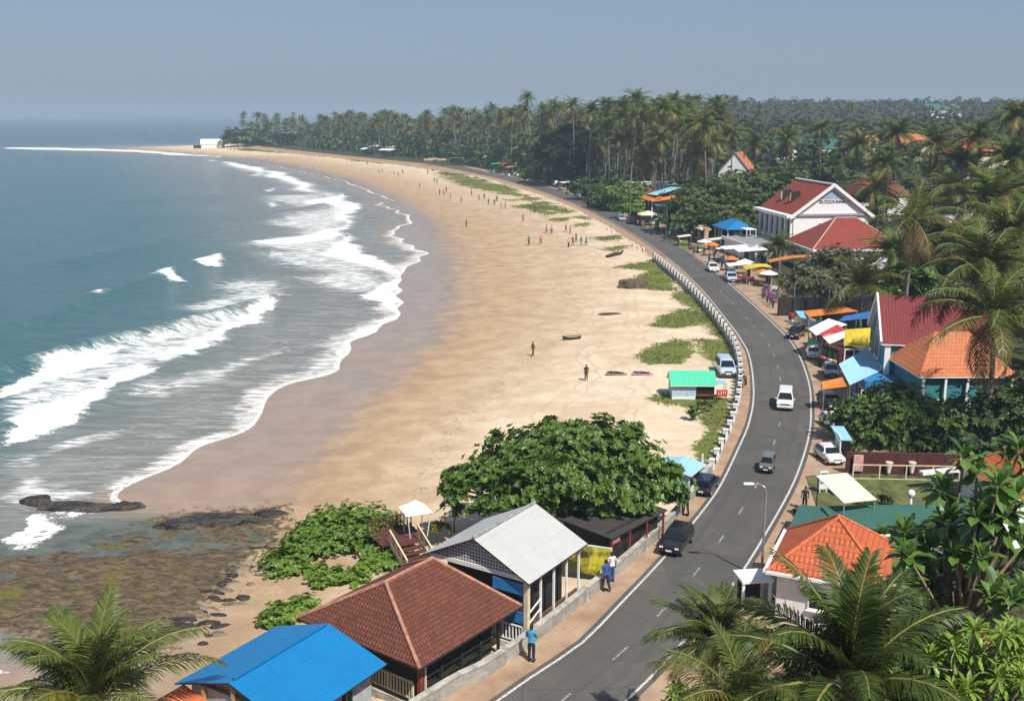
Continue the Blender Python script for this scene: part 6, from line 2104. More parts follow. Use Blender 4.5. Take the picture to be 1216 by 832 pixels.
hd = []
for i in range(50):
    px = rnd.uniform(1072, 1225); py = rnd.uniform(575, 715)
    if px < 1110 and py < 610: continue
    Y = 36 + rnd.uniform(-2.5, 2.5)
    hd.append((x_at(px, py, Y), Y, z_at(py, Y)))
for px, py in ((1145, 545), (1195, 545), (1160, 560), (1100, 650), (1085, 690), (1170, 600), (1205, 580), (1120, 620), (1090, 668), (1210, 535)): hd.append((x_at(px, py, 36), 36, z_at(py, 36)))
rosette_tree('frangipani tree with big glossy leaf rosettes at the right edge beside the bungalow', (16.8, 37.5, 1.9), hd, .84, .36, 14, LEAF_FRANG, 21)
hd = []
for i in range(85):
    px = rnd.uniform(1050, 1235); py = rnd.uniform(748, 850)
    if py < 800 - (px - 1050) * .55: continue
    Y = 28 + rnd.uniform(-1.6, 1.6)
    hd.append((x_at(px, py, Y), Y, z_at(py, Y)))
rosette_tree('bushy lime green tree filling the bottom right corner', (12.6, 29.5, 1.9), hd, .50, .13, 24, LEAF_LIME, 22, 'bushy_tree', .14)
hd = []
for i in range(26):
    px = rnd.uniform(1060, 1180); py = rnd.uniform(690, 760); Y = 40 + rnd.uniform(-2, 2)
    hd.append((x_at(px, py, Y), Y, z_at(py, Y)))
rosette_tree('dark leafy tree between the bungalow and the bottom right palm', (16.5, 41.5, 1.9), hd, .6, .2, 20, LEAF_DARK, 23, 'garden_tree', .14)
hd = []
for i in range(20):
    px = rnd.uniform(790, 870); py = rnd.uniform(815, 850); Y = 36 + rnd.uniform(-1, 1)
    hd.append((x_at(px, py, Y), Y, max(gz(5, 36) + .4, z_at(py, Y))))
rosette_tree('low bright bush at the bottom edge beside the road', (5.9, 36.0, 1.9), hd, .4, .12, 18, LEAF_LIME, 24, 'roadside_bush', .05)
bb = [B(1030, 605, 66.5, .9, .8, .8), B(1055, 612, 65.5, .8, .8, .6), B(1040, 595, 67.5, .8, .8, .7)]
tree('garden_bush', 'feathery dark bush behind the bungalow roof by the teal shed', 'bush', (23.0, 66.3, 1.95), bb, 260, .35, .1, LEAF_DARK, 31, .06, 8)
bb = [B(1085, 635, 58.8, 1.0, .8, .6), B(1050, 635, 59.2, .8, .7, .5), B(1110, 630, 58.8, 1.0, .8, .8)]
tree('garden_bush', 'leafy bush in front of the teal shed', 'bush', (22.6, 59.0, 1.95), bb, 240, .4, .15, LEAF_HEDGE, 32, .06, 8)

# trees along the village street
bb = [B(815, 255, 232, 6, 6, 4.2), B(840, 240, 240, 8, 7, 4.6), B(870, 228, 250, 9, 8, 4.8), B(905, 225, 250, 8, 8, 4.5), B(930, 222, 255, 7, 7, 4.2), B(860, 258, 228, 7, 5, 4.0), B(890, 252, 232, 6, 5, 3.6), B(825, 268, 222, 4.5, 4, 3.2)]
tree('rain_tree', 'wide flat-topped dark rain tree left of the colonial house', 'tree', (46, 236, 2.2), bb, 7500, .78, .5, leaf_mat('rain_tree_leaf', [(.024, .048, .010), (.042, .076, .014), (.070, .11, .02)], .2, .5, .35), 41, .6, 6, None, .6, .6)
bb = [B(955, 335, 148, 3.2, 3, 2.6), B(985, 318, 152, 4.2, 3.5, 3.0), B(1005, 335, 148, 3.6, 3, 2.8), B(975, 345, 146, 3.4, 2.6, 2.2), B(1000, 312, 154, 3.4, 3, 2.2)]
tree('olive_tree', 'grey-green spreading tree in front of the red hip roofed house', 'tree', (43.5, 149, 2), bb, 3600, .45, .25, LEAF_OLIVE, 42, .3, 6)
bb = [B(1062, 345, 128, 3, 2.6, 2.2), B(1090, 340, 128, 3, 2.6, 2.2), B(1075, 332, 130, 3, 2.6, 2.0)]
tree('garden_tree', 'glossy dark green tree between the golden palm and the maroon roof', 'tree', (46.8, 128, 2), bb, 800, .7, .35, LEAF_MID, 43, .25, 7)
bb = [B(672, 190, 395, 11, 10, 7), B(660, 178, 405, 8, 8, 7), B(690, 180, 405, 9, 8, 8), B(678, 165, 410, 8, 8, 6), B(655, 200, 390, 6, 6, 4), B(690, 205, 385, 6, 6, 4)]
tree('broad_dark_tree', 'broad very dark tree standing in front of the palm grove by the far road', 'tree', (22, 396, gz(22, 396)), bb, 1500, 2.2, 1.1, leaf_mat('casuarina', [(.008, .013, .006), (.016, .022, .010), (.028, .032, .015)], .1, .7, .2), 44, .8, 6)
for i, (px, py, Y, s, m_) in enumerate(((742, 228, 290, 1.2, LEAF_HEDGE), (755, 245, 268, .8, LEAF_LIME), (722, 238, 300, 1.0, LEAF_HEDGE), (640, 205, 415, 1.2, LEAF_LIME), (700, 222, 330, 1.1, LEAF_DARK))):
    bb = [B(px, py, Y, 5.5 * s, 5 * s, 2.6 * s), B(px + 10 * s, py + 3, Y - 2, 4 * s, 4 * s, 2.2 * s), B(px - 10 * s, py + 3, Y, 4 * s, 4 * s, 2 * s)]
    x = x_at(px, py, Y)
    tree('roadside_bush', ['rounded green bush before the palm trunks left of the blue kiosk', 'small lime bush touching the blue kiosk', 'rounded green bush at the kerb by the pale green umbrella', 'lime green bush by the orange awnings on the far road', 'dark bush under the palm trunks right of the broad dark tree'][i], 'bush', (x, Y, gz(x, Y)), bb, 1600, .75, .45, m_, 50 + i, .2, 6)
# background broadleaf trees among the roofs: two meshes, many copies
protos = []
for i in range(3):
    rnd = random.Random(90 + i); mb = MB()
    bl = [(rnd.uniform(-3, 3), rnd.uniform(-3, 3), 6 + rnd.uniform(-1.5, 2.5), rnd.uniform(2.4, 4), rnd.uniform(2.4, 4), rnd.uniform(1.8, 3)) for _ in range(6)]
    rosettes(mb, rnd, bl, 420, 1.15, .65, 6, .5); cm_ = mb.mesh('crown', [LEAF_DARK if i else LEAF_HEDGE])
    mb = MB(); limbs(mb, (0, 0, 0), bl, .28, rnd); tm_ = mb.mesh('trunk', [BARK], True)
    protos.append((cm_, tm_))
BTL = 'dark broadleaf tree filling in between the village roofs and palms'
spots = []
tries = 0
HOUSES = [(57.3, 201.5, 13), (57.6, 182.2, 12), (40.6, 97, 9), (38.6, 92, 7), (45.2, 196, 9), (44.2, 212, 8)]
while len(spots) < 105 and tries < 6000:
    tries += 1
    Y = pr.uniform(100, 420)
    xr = float(np.interp(Y, RLc[:, 1], RLc[:, 0]))
    X = xr + pr.uniform(14, 30 + Y * .5)
    zc = Y * CP + 26 * SP; px = 608 + 1250 * X / zc
    if px > 1260 or px < 840: continue
    if Y < 190 and px < 1045: continue
    if any((X - a) ** 2 + (Y - b) ** 2 < (r_ + 4) ** 2 for a, b, r_ in HOUSES): continue
    if any((X - a) ** 2 + (Y - b) ** 2 < 36 for a, b in spots): continue
    spots.append((X, Y))
for i, (X, Y) in enumerate(spots):
    t = thing('broadleaf_tree', BTL, 'tree', (X, Y, gz(X, Y)), pr.uniform(0, 6.28), 'broadleaf trees among the village roofs')
    cm_, tm_ = protos[i % 3]; s = pr.uniform(.5, .85); t.scale = (s, s, s)
    link(bpy.data.objects.new('trunk', tm_), t); link(bpy.data.objects.new('crown', cm_), t)

# tufts of beach grass on the traced patches
gr_ = random.Random(8); mb = MB(); ntuft = 0
for pw in GRASSW:
    a_ = np.array(pw); area = .5 * abs(np.dot(a_[:, 0], np.roll(a_[:, 1], 1)) - np.dot(a_[:, 1], np.roll(a_[:, 0], 1)))
    my = a_[:, 1].mean(); sz = max(.22, my / 760)
    n_ = int(min(1500, area * 2.8 / (sz / .25) ** 2))
    b0, b1 = a_.min(0) - 1, a_.max(0) + 1
    xs = np.array([gr_.uniform(b0[0], b1[0]) for _ in range(n_ * 3)]); ys = np.array([gr_.uniform(b0[1], b1[1]) for _ in range(n_ * 3)])
    sd = sdf(xs, ys, pw) + .9 * max(1, my / 160) * wob(xs, ys, .9, 6)
    ok = (sd > 0) & (wob(xs, ys, .35 if my < 200 else .16, 14) > (-.35 if my < 200 else -.02)) & (xs < edge_x(ys) - .3); xs, ys = xs[ok], ys[ok]; zs = ground_z(xs, ys)
    for x, y, z in zip(xs, ys, zs):
        for q in range(4):
            a = gr_.uniform(0, 6.28); l_ = sz * gr_.uniform(.5, 1.25); d = Vector((math.cos(a) * .6, math.sin(a) * .6, gr_.uniform(.45, .95))).normalized()
            leaf(mb, Vector((x, y, z - .02)), d, Vector((-math.cos(a), -math.sin(a), .7)).normalized(), l_, l_ * .45)
tag(mb.build('beach_grass', leaf_mat('grass_blade', [(.07, .10, .018), (.115, .145, .028), (.175, .19, .045), (.23, .21, .07)], .2, .7, .2)), 'patchy beach grass', None, None, 'stuff')

# undergrowth below the grove and the far wood: nobody could count it
def mass(name, label, pts, size, mat, seed):
    rnd = random.Random(seed); mb = MB()
    for (x, y, z, rr_, hh_, n) in pts:
        for _ in range(n):
            u_ = Vector((rnd.gauss(0, 1), rnd.gauss(0, 1), abs(rnd.gauss(0, .9)))).normalized()
            p = Vector((x + u_.x * rr_, y + u_.y * rr_, z + u_.z * hh_))
            nr = (u_ + Vector((rnd.uniform(-.5, .5), rnd.uniform(-.5, .5), rnd.uniform(0, .6)))).normalized()
            e = nr.cross(Vector((rnd.gauss(0, 1), rnd.gauss(0, 1), rnd.gauss(0, 1)))).normalized()
            sz = size(y) * rnd.uniform(.6, 1.3)
            leaf(mb, p - e * sz * .5, e, nr, sz, sz * .75)
    return tag(mb.build(name, mat), label, None, None, 'stuff')


pts = []
for _ in range(1500):
    Y = 255 * (880 / 255) ** pr.random(); d = 10 + 110 * pr.random(); X = float(np.interp(Y, RLc[:, 1], RLc[:, 0])) + d
    px = 608 + 1250 * X / (Y * CP + 6)
    if px > 870: continue
    if px < 650 and Y > 400 and 416 + 1250 * ((26 * CP - Y * SP) / (Y * CP + 26 * SP)) > FRONT(px) - 1: continue
    pts.append((X, Y, gz(X, Y), 2.5 + Y / 250, pr.uniform(2.5, 9), 16))
for _ in range(900):
    q = 288 + 372 * pr.random(); X, Y = at(q, FRONT(q) - .6 - 11 * pr.random() ** 1.5, 2.0)
    if Y < 1400: pts.append((X, Y, gz(X, Y), 3 + Y / 150, pr.uniform(4, 13), 16))
for _ in range(700):
    Y = pr.uniform(215, 430); dx_ = pr.uniform(24, 230); X = float(np.interp(Y, RLc[:, 1], RLc[:, 0])) + dx_
    if 608 + 1250 * X / (Y * CP + 6) < 850 or any((X - a) ** 2 + (Y - b) ** 2 < (r_ + 3) ** 2 for a, b, r_ in HOUSES): continue
    pts.append((X, Y, gz(X, Y), pr.uniform(2, 4), pr.uniform(1.5, 4), 12))
for _ in range(420):
    Y = pr.uniform(48, 215); X = (pr.uniform(1236, 1750) - 608) / 1250 * (Y * CP + 26 * SP)
    if any((X - a) ** 2 + (Y - b) ** 2 < (r_ + 3) ** 2 for a, b, r_ in HOUSES + [(35.2, 67, 5.5), (22.4, 42.4, 3)]): continue
    pts.append((X, Y, gz(X, Y), pr.uniform(1.5, 3.2), pr.uniform(1.2, 4.5), 26))
mass('undergrowth', 'dark undergrowth below the palm grove', pts, lambda y: .8 + y / 300, LEAF_DARK, 5)
pts = []
for _ in range(4200):
    Y = 380 * (2100 / 380) ** pr.random(); X = pr.uniform(-.42, .75) * Y
    dx_ = X - float(np.interp(Y, RLc[:, 1], RLc[:, 0]))
    pxx = 608 + 1250 * X / (Y * CP + 26 * SP)
    if dx_ < 95 and Y < 500: continue
    if pxx < 295 or (pxx < 650 and 416 + 1250 * ((26 * CP - Y * SP) / (Y * CP + 26 * SP)) > FRONT(pxx) - 2): continue
    if Y > 800 and X < -.1 * Y - (Y - 800) * .05 - 20: continue
    if float(sdf(np.array([X]), np.array([Y]), COAST)[0]) < 25: continue
    pts.append((X, Y, gz(X, Y) + pr.uniform(1, 6), pr.uniform(4, 8), pr.uniform(5, 10), 13))
mass('wood', 'hazy wooded ridge beyond the village', pts, lambda y: 1.8 + y / 350, leaf_mat('far_wood_leaf', [(.030, .046, .018), (.055, .074, .028), (.090, .10, .045), (.066, .058, .04)], .15, .7, .2), 6)
# ------------------------------------------------------------------ street lamps and poles
def lamp(px, py, top, label, arm=1, s=1.0):
    x, y, z = gp(px, py); z = ROADZ
    h = z_at(top, y) - z
    t = thing('street_lamp', label, 'street lamp', (x, y, z - .05), 0)
    mb = MB(); mb.tube([(0, 0, 0), (0, 0, h * .5), (0, 0, h)], [.085, .07, .05], 8); mb.tube([(0, 0, 0), (0, 0, .5)], .13, 8); mb.build('pole', STEEL, t)
    if arm:
        mb = MB(); mb.tube([(0, 0, h), (-.1, 0, h + .25), (-.35, 0, h + .4), (-.8 * arm, 0, h + .45)], .04, 6); ar = mb.build('arm', STEEL, t)
        mb = MB(); mb.box((-.8 * arm - .2, 0, h + .44), (.6, .22, .12)); mb.build('lamp_head', WHITE, t, False, .03)
    return t


lamp(904, 688, 582, 'tall grey street lamp with a curved arm beside the near road', 1)
lamp(983, 380, 332, 'thin pale pole in front of the olive tree beside the orange awning', 0)
lamp(924, 352, 296, 'thin pale pole beside the orange sheet canopy and yellow stall', 0)
lamp(942, 372, 335, 'short pale pole by the dark fence below the olive tree', 0)
lamp(791, 281, 246, 'white pole under the corner of the blue awning kiosk', 0)
lamp(853, 288, 262, 'thin pole before the blue tarpaulin pavilion', 0)

# ------------------------------------------------------------------ market stalls
GOODS = [CL['red'], CL['yellow'], CL['pink'], CL['green'], CL['white'], CL['brown']]


def stall(name, label, px, py, w, d, h, cloth, rz=None, style='flat', z=None, front=None, group=None, counter=True, off=0, cat='stall', dz=.35):
    x, y, z0 = gp(px, py); z0 = max(z0, ROADZ - .02) if z is None else z
    dr, _ = road_dir(y)
    a = math.atan2(dr[1], dr[0]) if rz is None else R(rz)
    # local x along the road (away), local +y = towards the road
    t = thing(name, label, cat, (x, y, z0), a, group)
    mb = MB()
    if style == 'flat':
        mb.slab([(-w / 2, d / 2, h - dz), (-w / 2, -d / 2, h), (w / 2, -d / 2, h), (w / 2, d / 2, h - dz)][::-1], .05)
    elif style == 'gable':
        gable_roof(mb, w, d, h - .1, h + .7, .2, .05)
    elif style == 'sag':
        n = 6
        for i in range(n):
            u0, u1 = i / n, (i + 1) / n
            f = lambda u: h - dz * u + .25 * math.sin(math.pi * u)
            mb.slab([(-w / 2, -d / 2 + d * u0, f(u0)), (w / 2, -d / 2 + d * u0, f(u0)), (w / 2, -d / 2 + d * u1, f(u1)), (-w / 2, -d / 2 + d * u1, f(u1))], .04)
    elif style == 'hip':
        hip_roof(mb, w, d, h - .2, h + .6, w * .3, .1, .04)
    mb.build('canopy', cloth, t)
    for sx in (-1, 1):
        for sy in (-1, 1):
            post(t, sx * (w / 2 - .12), sy * (d / 2 - .12), -.3, h - (dz if sy > 0 and style != 'gable' else 0) - .08, STEEL, .07)
    if counter:
        mb = MB(); mb.box((0, d / 2 - .5, .45), (w * .86, .6, .9)); mb.build('counter', front or BROWNW, t)
        mb = MB(); mb.box((0, -d / 2 + .15, 1.0), (w * .92, .08, 2.0)); mb.build('back_screen', DARKW, t)
        rr_ = random.Random(int(px * 7 + py))
        for i in range(int(max(2, w / .8))):
            g = MB(); gx_ = -w * .38 + w * .76 * (i + .5) / max(2, int(w / .8))
            if rr_.random() < .5: g.box((gx_, d / 2 - .5, 1.0), (.42, .4, .22))
            else: g.ball((gx_, d / 2 - .5, .92), .26, 0, 8, 4, (1, 1, .8), True)
            g.build('goods', rr_.choice(GOODS), t)
    return t


stall('canopy_stall', 'white flat canopy on dark posts, upper left one of the two before the terrace building', 872, 312, 4.2, 4.6, 3.0, WHITEC)
stall('canopy_stall', 'white flat canopy, lower right one of the two before the terrace building', 890, 318, 4.6, 5.0, 3.4, WHITEC)
stall('market_stall', 'small white canopied stall with a purple front next to the yellow canopy', 876, 331, 3.2, 3.6, 2.6, WHITEC, front=CL['purple'])
stall('market_stall', 'stall with a yellow fringed canopy and brown posts', 898, 336, 3.6, 4.0, 2.7, YELLOW, style='sag')
stall('sheet_canopy', 'long orange sheet canopy running back from the yellow stall', 937, 330, 2.6, 7.0, 3.6, ORANGEC, style='sag', counter=False, dz=.9, cat='canopy')
stall('market_stall', 'cream canopied stall by the pink gate piers', 850, 297, 2.8, 3.0, 2.4, CREAMC)
stall('market_stall', 'low stall with a striped cream cloth under the rain tree', 812, 292, 2.6, 2.6, 2.2, CREAMC, front=CL['brown'])
stall('umbrella_stall', 'broad cream canopy stall below the blue awning kiosk', 770, 268, 5.0, 4.4, 2.9, CREAMC, style='hip')
stall('market_stall', 'dark canopied stall right of the broad cream canopy', 786, 274, 3.4, 3.4, 2.7, CL['grey'], style='flat')
stall('market_stall', 'orange-brown canopied stall left of the broad cream canopy', 757, 257, 4.6, 3.0, 2.6, ORANGEC, style='sag')
# kiosk with turquoise upper roof and orange fascia
x, y, z = gp(772, 262)
t = thing('roadside_kiosk', 'kiosk with a pale turquoise upper roof above a sweeping orange fascia', 'kiosk', (x + 3.5, y + 3, ROADZ), R(98))
mb = MB(); mb.slab([(-4.5, 3.0, 6.4), (4.5, 3.0, 6.0), (4.5, -3.4, 7.8), (-4.5, -3.4, 8.2)][::-1], .12); mb.build('upper_roof', SHEET_TEALL, t)
mb = MB(); mb.slab([(-6, 4.6, 5.0), (6, 4.6, 5.0), (6, 2.0, 6.1), (-6, 2.0, 6.1)][::-1], .15); mb.slab([(-6.2, 4.6, 5.02), (-4.3, 4.6, 5.4), (-4.3, -4, 6.6), (-6.2, -4, 6.0)], .15); mb.build('fascia', ORANGEC, t)
mb = MB(); mb.box((0, -.4, 2.6), (9, 5.6, 6.0)); mb.build('wall', M('kiosk_blue_grey', (.12, .15, .2), .7, .2), t)
mb = MB(); mb.box((4.6, 0, 6.2), (.2, 6, 1.6)); mb.build('gable', REDW, t)
for i in range(3): window(t, 'N', -3 + i * 3, 3.0, 1.8, 1.4, 9, 4.8)
for i in range(4): post(t, -5 + i * 3.3, 4.2, -.3, 4.9, WHITE, .2)
stall('blue_awning', 'bright blue sheet awning on a white pole beside the turquoise kiosk', 795, 276, 4.2, 7, 5.6, BLUEP, counter=False, dz=-.6, cat='awning')
# far road stalls
stall('market_stall', 'orange awning stall on the far road left of the black car', 600, 206, 7, 5, 4.2, ORANGEC, style='gable')
stall('market_stall', 'second orange awning stall on the far road with a white front', 608, 208.5, 6, 5, 3.8, ORANGEC, style='sag', front=WHITE)
stall('market_stall', 'green fronted stall at the far left end of the road stalls', 590, 204, 6, 5, 4.0, GREENP, front=GREENP)
stall('market_stall', 'white awning stall before the olive hut under the broad dark tree', 640, 216, 7, 6, 4.2, WHITEC, front=WHITE)
stall('market_stall', 'olive canvas stall in the shade of the broad dark tree', 655, 219, 9, 6, 5.2, M('olive_canvas', (.22, .19, .07), .8, .2), style='hip')
stall('market_stall', 'tan awning stall at the right of the broad dark tree', 672, 226, 6, 4, 3.0, CREAMC)
stall('market_stall', 'striped low stall with pale goods right of the dark tree', 690, 233, 7, 3, 2.5, CL['grey'], front=CL['white'])
stall('umbrella_stall', 'pale mint umbrella stall on the far road', 713, 240, 4.0, 4.0, 2.8, M('mint_cloth', (.45, .62, .52), .7), style='hip')
stall('market_stall', 'low red fronted stall behind the silver car', 730, 250, 5, 3, 2.6, CL['grey'], front=CL['red'])
for i, (px, py) in enumerate(((452, 181), (466, 182.5), (440, 182), (436, 184.5), (462, 186))):
    stall('beach_shelter', 'white roofed shelter in the cluster on the far grass bank', px, py, 11, 7, 4.0, WHITEC, style='gable', z=gp(px, py)[2], group='white shelters on the far bank', rz=20 + i * 30, counter=False, cat='shelter')
for i, (px, py) in enumerate(((538, 192), (546, 193), (540, 196))):
    stall('beach_shelter', 'white roofed shelter beside the far end of the grove', px, py, 8, 6, 5.0 - i * .6, WHITEC, style='flat', z=gp(px, py)[2], group='white shelters by the grove', rz=20, counter=False, cat='shelter')
for i, (px, py) in enumerate(((508, 197), (514, 196), (524, 197))):
    stall('beach_shelter', 'small brown shelter at the top of the far sand', px, py, 4, 3, 3.0, CL['khaki'], style='gable', z=gp(px, py)[2], group='brown shelters on the far sand', rz=20, counter=False, cat='shelter')

# stalls by the teal house
def sheet(name, label, cat, corners, m, posts=True, fringe=None, t_=.04):
    """a cloth or sheet through four measured points (px, py, height above the road)"""
    P = [(*at(a, b, ROADZ + h), ROADZ + h) for a, b, h in corners]
    c = Vector((sum(p[0] for p in P) / 4, sum(p[1] for p in P) / 4, ROADZ))
    t = thing(name, label, cat, tuple(c))
    Q = [tuple(Vector(p) - c) for p in P]
    n = (Vector(Q[1]) - Vector(Q[0])).cross(Vector(Q[2]) - Vector(Q[0]))
    if n.z < 0: Q = Q[::-1]
    mb = MB(); k_ = 6
    pt = lambda u, v: (Vector(Q[0]).lerp(Vector(Q[1]), u)).lerp(Vector(Q[3]).lerp(Vector(Q[2]), u), v) - Vector((0, 0, .10 * math.sin(math.pi * u) * math.sin(math.pi * v)))
    for i in range(k_):
        for j in range(k_):
            q = [pt(i / k_, j / k_), pt((i + 1) / k_, j / k_), pt((i + 1) / k_, (j + 1) / k_), pt(i / k_, (j + 1) / k_)]
            mb.uvface(q); lo = [p - Vector((0, 0, t_)) for p in q]; mb.face(lo[::-1])
            for e, (g, h) in enumerate(((0, 1), (1, 2), (2, 3), (3, 0))):
                if (e == 0 and j == 0) or (e == 1 and i == k_ - 1) or (e == 2 and j == k_ - 1) or (e == 3 and i == 0): mb.face([q[h], q[g], lo[g], lo[h]])
    mb.build('cloth', m, t)
    if posts:
        for q in Q: post(t, q[0] * .96, q[1] * .96, -.2, q[2] - .1, STEEL, .07)
    return t


def stall_body(name, label, px, py, w, d, h, rz, m, front, seed):
    x, y, z = gp(px, py)
    t = thing(name, label, 'stall', (x, y, ROADZ), R(rz))
    mb = MB(); mb.box((0, 0, h / 2 - .1), (w, d, h + .2)); mb.build('back_wall', m, t)  # solid dark block, the stall's inner shade put into its colour
    mb = MB(); mb.box((-w / 2 - .3, 0, .45), (.5, d * .9, .9)); mb.build('counter', front, t)
    rr_ = random.Random(seed)
    for i in range(5):
        g = MB(); g.box((-w / 2 - .3, -d * .4 + d * .8 * i / 4, 1.02), (.36, .42, .24)); g.build('goods', rr_.choice(GOODS), t)
    for i in range(3):
        g = MB(); g.box((-w / 2 - .03, -d * .33 + d * .33 * i, h * .66), (.06, .5, .7)); g.build('hanging_goods', rr_.choice(GOODS), t)
    return t


sheet('white_canopy', 'long white cloth canopy running back beside the red awning', 'canopy', [(960, 390, 2.9), (969, 398, 2.7), (1006, 385, 3.2), (984, 378, 3.4)], WHITEC)
sheet('red_awning', 'plain red cloth strip between the two white awnings', 'awning', [(973, 396, 3.2), (977, 400, 3.0), (1004, 391, 3.2), (994, 385, 3.5)], REDC)
sheet('white_awning', 'white awning sloping down from the red strip over the dark stall', 'awning', [(976, 399, 3.05), (985, 408, 2.5), (1004, 400, 2.6), (1003, 391, 3.15)], WHITEC)
sheet('yellow_awning', 'bright yellow tarpaulin slung steeply beside the teal house', 'awning', [(1003, 391, 4.2), (1034, 389, 4.4), (1032, 410, 2.8), (1002, 410, 2.6)], YELLOW)
sheet('blue_canopy', 'deep blue tarpaulin between the orange canopy and the white canopy', 'canopy', [(996, 381, 2.8), (1040, 377, 3.4), (1036, 369, 3.6), (1003, 375, 3.0)], BLUEC)
sheet('orange_canopy', 'long orange canopy before the dark fence', 'canopy', [(955, 369, 2.5), (960, 376, 2.2), (1019, 369, 3.0), (1002, 364, 3.2)], ORANGEC)
sheet('turquoise_awning', 'small pale turquoise cloth at the road end of the long orange canopy', 'awning', [(944, 369, 2.4), (951, 377, 1.9), (961, 379, 1.9), (957, 369, 2.5)], SKYC)
sheet('blue_awning', 'broad pale blue sheet awning over the blue shop', 'awning', [(996, 432, 3.5), (1030, 413, 3.7), (1050, 438, 2.9), (1009, 457, 2.6)], SHEET_SKY)
sheet('orange_flap', 'small orange cloth flap reaching over the dark parked car', 'awning', [(975, 453, 2.5), (1004, 447, 2.8), (1007, 458, 2.4), (978, 462, 2.1)], ORANGEC)
stall_body('market_stall', 'dark fronted stall under the white awning and the red strip', 996, 437, 2.4, 2.8, 2.3, 20, MAROON, DARKW, 1)
stall_body('market_stall', 'dark stall at the back of the long white canopy', 986, 414, 2.6, 4.0, 2.2, 15, DARKW, GREENP, 2)
stall_body('market_stall', 'dark stall beneath the orange canopy with a blue grey front', 992, 390, 5, 3.0, 2.0, 10, DARKW, PALEB, 3)
t = thing('stall_frontage', 'white painted open frame with a sloping rail under the yellow tarpaulin', 'stall front', (*gp(1018, 441)[:2], ROADZ), R(5))
mb = MB(); mb.bar((-1.5, 0, -.2), (-1.5, 0, 2.3), .12); mb.bar((-.5, 0, -.2), (-.5, 0, 2.3), .1); mb.bar((1.4, 0, -.2), (1.4, 0, 2.3), .12); mb.bar((-1.5, 0, 2.3), (1.4, 0, 2.3), .12); mb.bar((-1.5, -.02, 1.0), (1.4, -.02, 2.0), .14); mb.build('frame_bars', WHITE, t)
mb = MB(); mb.box((0, .5, .9), (3, .1, 2.2)); mb.build('dark_screen', BLUEC, t)
x, y, z = gp(1012, 482)
t = thing('shop_front', 'blue shop with white framed windows under the pale blue awning', 'shop', (x + 1.6, y + .5, ROADZ), R(84))
mb = MB(); mb.box((0, -.6, 1.2), (4.8, 3, 3)); mb.build('wall', BLUEP, t)
window(t, 'W', -.2, 1.3, 2.0, 1.2, 4.8, 4.2, WHITE, GLASS); window(t, 'N', 0, 1.3, 2.6, 1.2, 4.8, 1.8, WHITE, GLASS)
t = thing('dark_fence', 'long dark fence beneath the olive tree', 'fence', (41.5, 137, ROADZ), R(4))
mb = MB(); mb.box((0, 0, 1.1), (13, .15, 2.6)); mb.build('panel', DARKW, t)
for i in range(8): post(t, -6.4 + i * 1.83, -.1, -.3, 2.5, BLACK, .14)
x, y, z = gp(1000, 575)
# gate post, poster and open dark gate beside the maroon wall
t = thing('gate_house', 'narrow dark gate shelter with a white edge beside the maroon wall', 'gate', (25.5, 77.6, ROADZ), R(84))
mb = MB(); mb.box((0, 0, .8), (1.8, .6, 2.0)); mb.build('wall', BLACK, t)
mb = MB(); mb.slab([(-1.0, -.5, 1.8), (2.4, -.5, 1.9), (2.4, .5, 1.9), (-1.0, .5, 1.8)], .06); mb.build('roof', SHEET_SKY, t)
mb = MB(); mb.box((0, .36, .9), (1.9, .08, 2.1)); mb.build('white_edge', WHITE, t)
x, y, z = gp(977, 586)
t = thing('notice_board', 'white framed notice board with a dark panel on the shoulder', 'sign', (x, y, ROADZ), R(10))
mb = MB(); mb.box((0, 0, .95), (.62, .1, 1.3)); mb.build('frame', WHITE, t)
mb = MB(); mb.box((0, -.06, 1.1), (.48, .03, .8)); mb.build('panel', TEALC, t)
for a in (-.25, .25): post(t, a, 0, -.2, .35, WHITE, .06, 'leg')
# white barrier pieces on the far bend of the bank
for i, (px, py) in enumerate(((752, 292), (758, 295), (764, 298), (722, 273), (728, 276), (690, 256), (696, 259), (652, 241), (656, 243))):
    x, y, z = gp(px, py)
    t = thing('road_barrier', 'short white kerb barrier on the seaward bank of the far road', 'barrier', (x, y, z), rdir(y), 'white barriers on the bank')
    mb = MB(); mb.box((0, 0, .5), (1.6, .18, .18)); mb.build('rail', WHITE, t)
    for a in (-.7, 0, .7): post(t, a, 0, -.4, .75, WHITE, .14)

t = thing('power_cable', 'thin pale overhead cable sagging across the bottom right palm', 'cable', (7.2, 27.0, 2.0), 0)
mb = MB(); A_ = Vector((x_at(905, 690, 55) - 7.2, 55 - 27, z_at(690, 55) - 2)); B_ = Vector((x_at(1130, 795, 24) - 7.2, 24 - 27, z_at(795, 24) - 2))
mb.tube([A_.lerp(B_, q) - Vector((0, 0, 1.2 * math.sin(math.pi * q))) for q in np.linspace(0, 1, 14)], .014, 5); mb.build('wire', WHITE, t)

# parasols and crate piles filling the gaps between the stalls
def parasol(px, py, m, label, group, r=1.5):
    x, y, z = gp(px, py)
    t = thing('market_parasol', label, 'parasol', (x, y, max(z, ROADZ)), px, group)
    mb = MB()
    for i in range(8):
        a0, a1 = i * math.pi / 4, (i + 1) * math.pi / 4
        mb.slab([(r * math.cos(a0), r * math.sin(a0), 2.05), (r * math.cos(a1), r * math.sin(a1), 2.05), (0, 0, 2.6)], .03)
    mb.build('canopy', m, t); post(t, 0, 0, -.2, 2.55, STEEL, .06, 'pole', True)


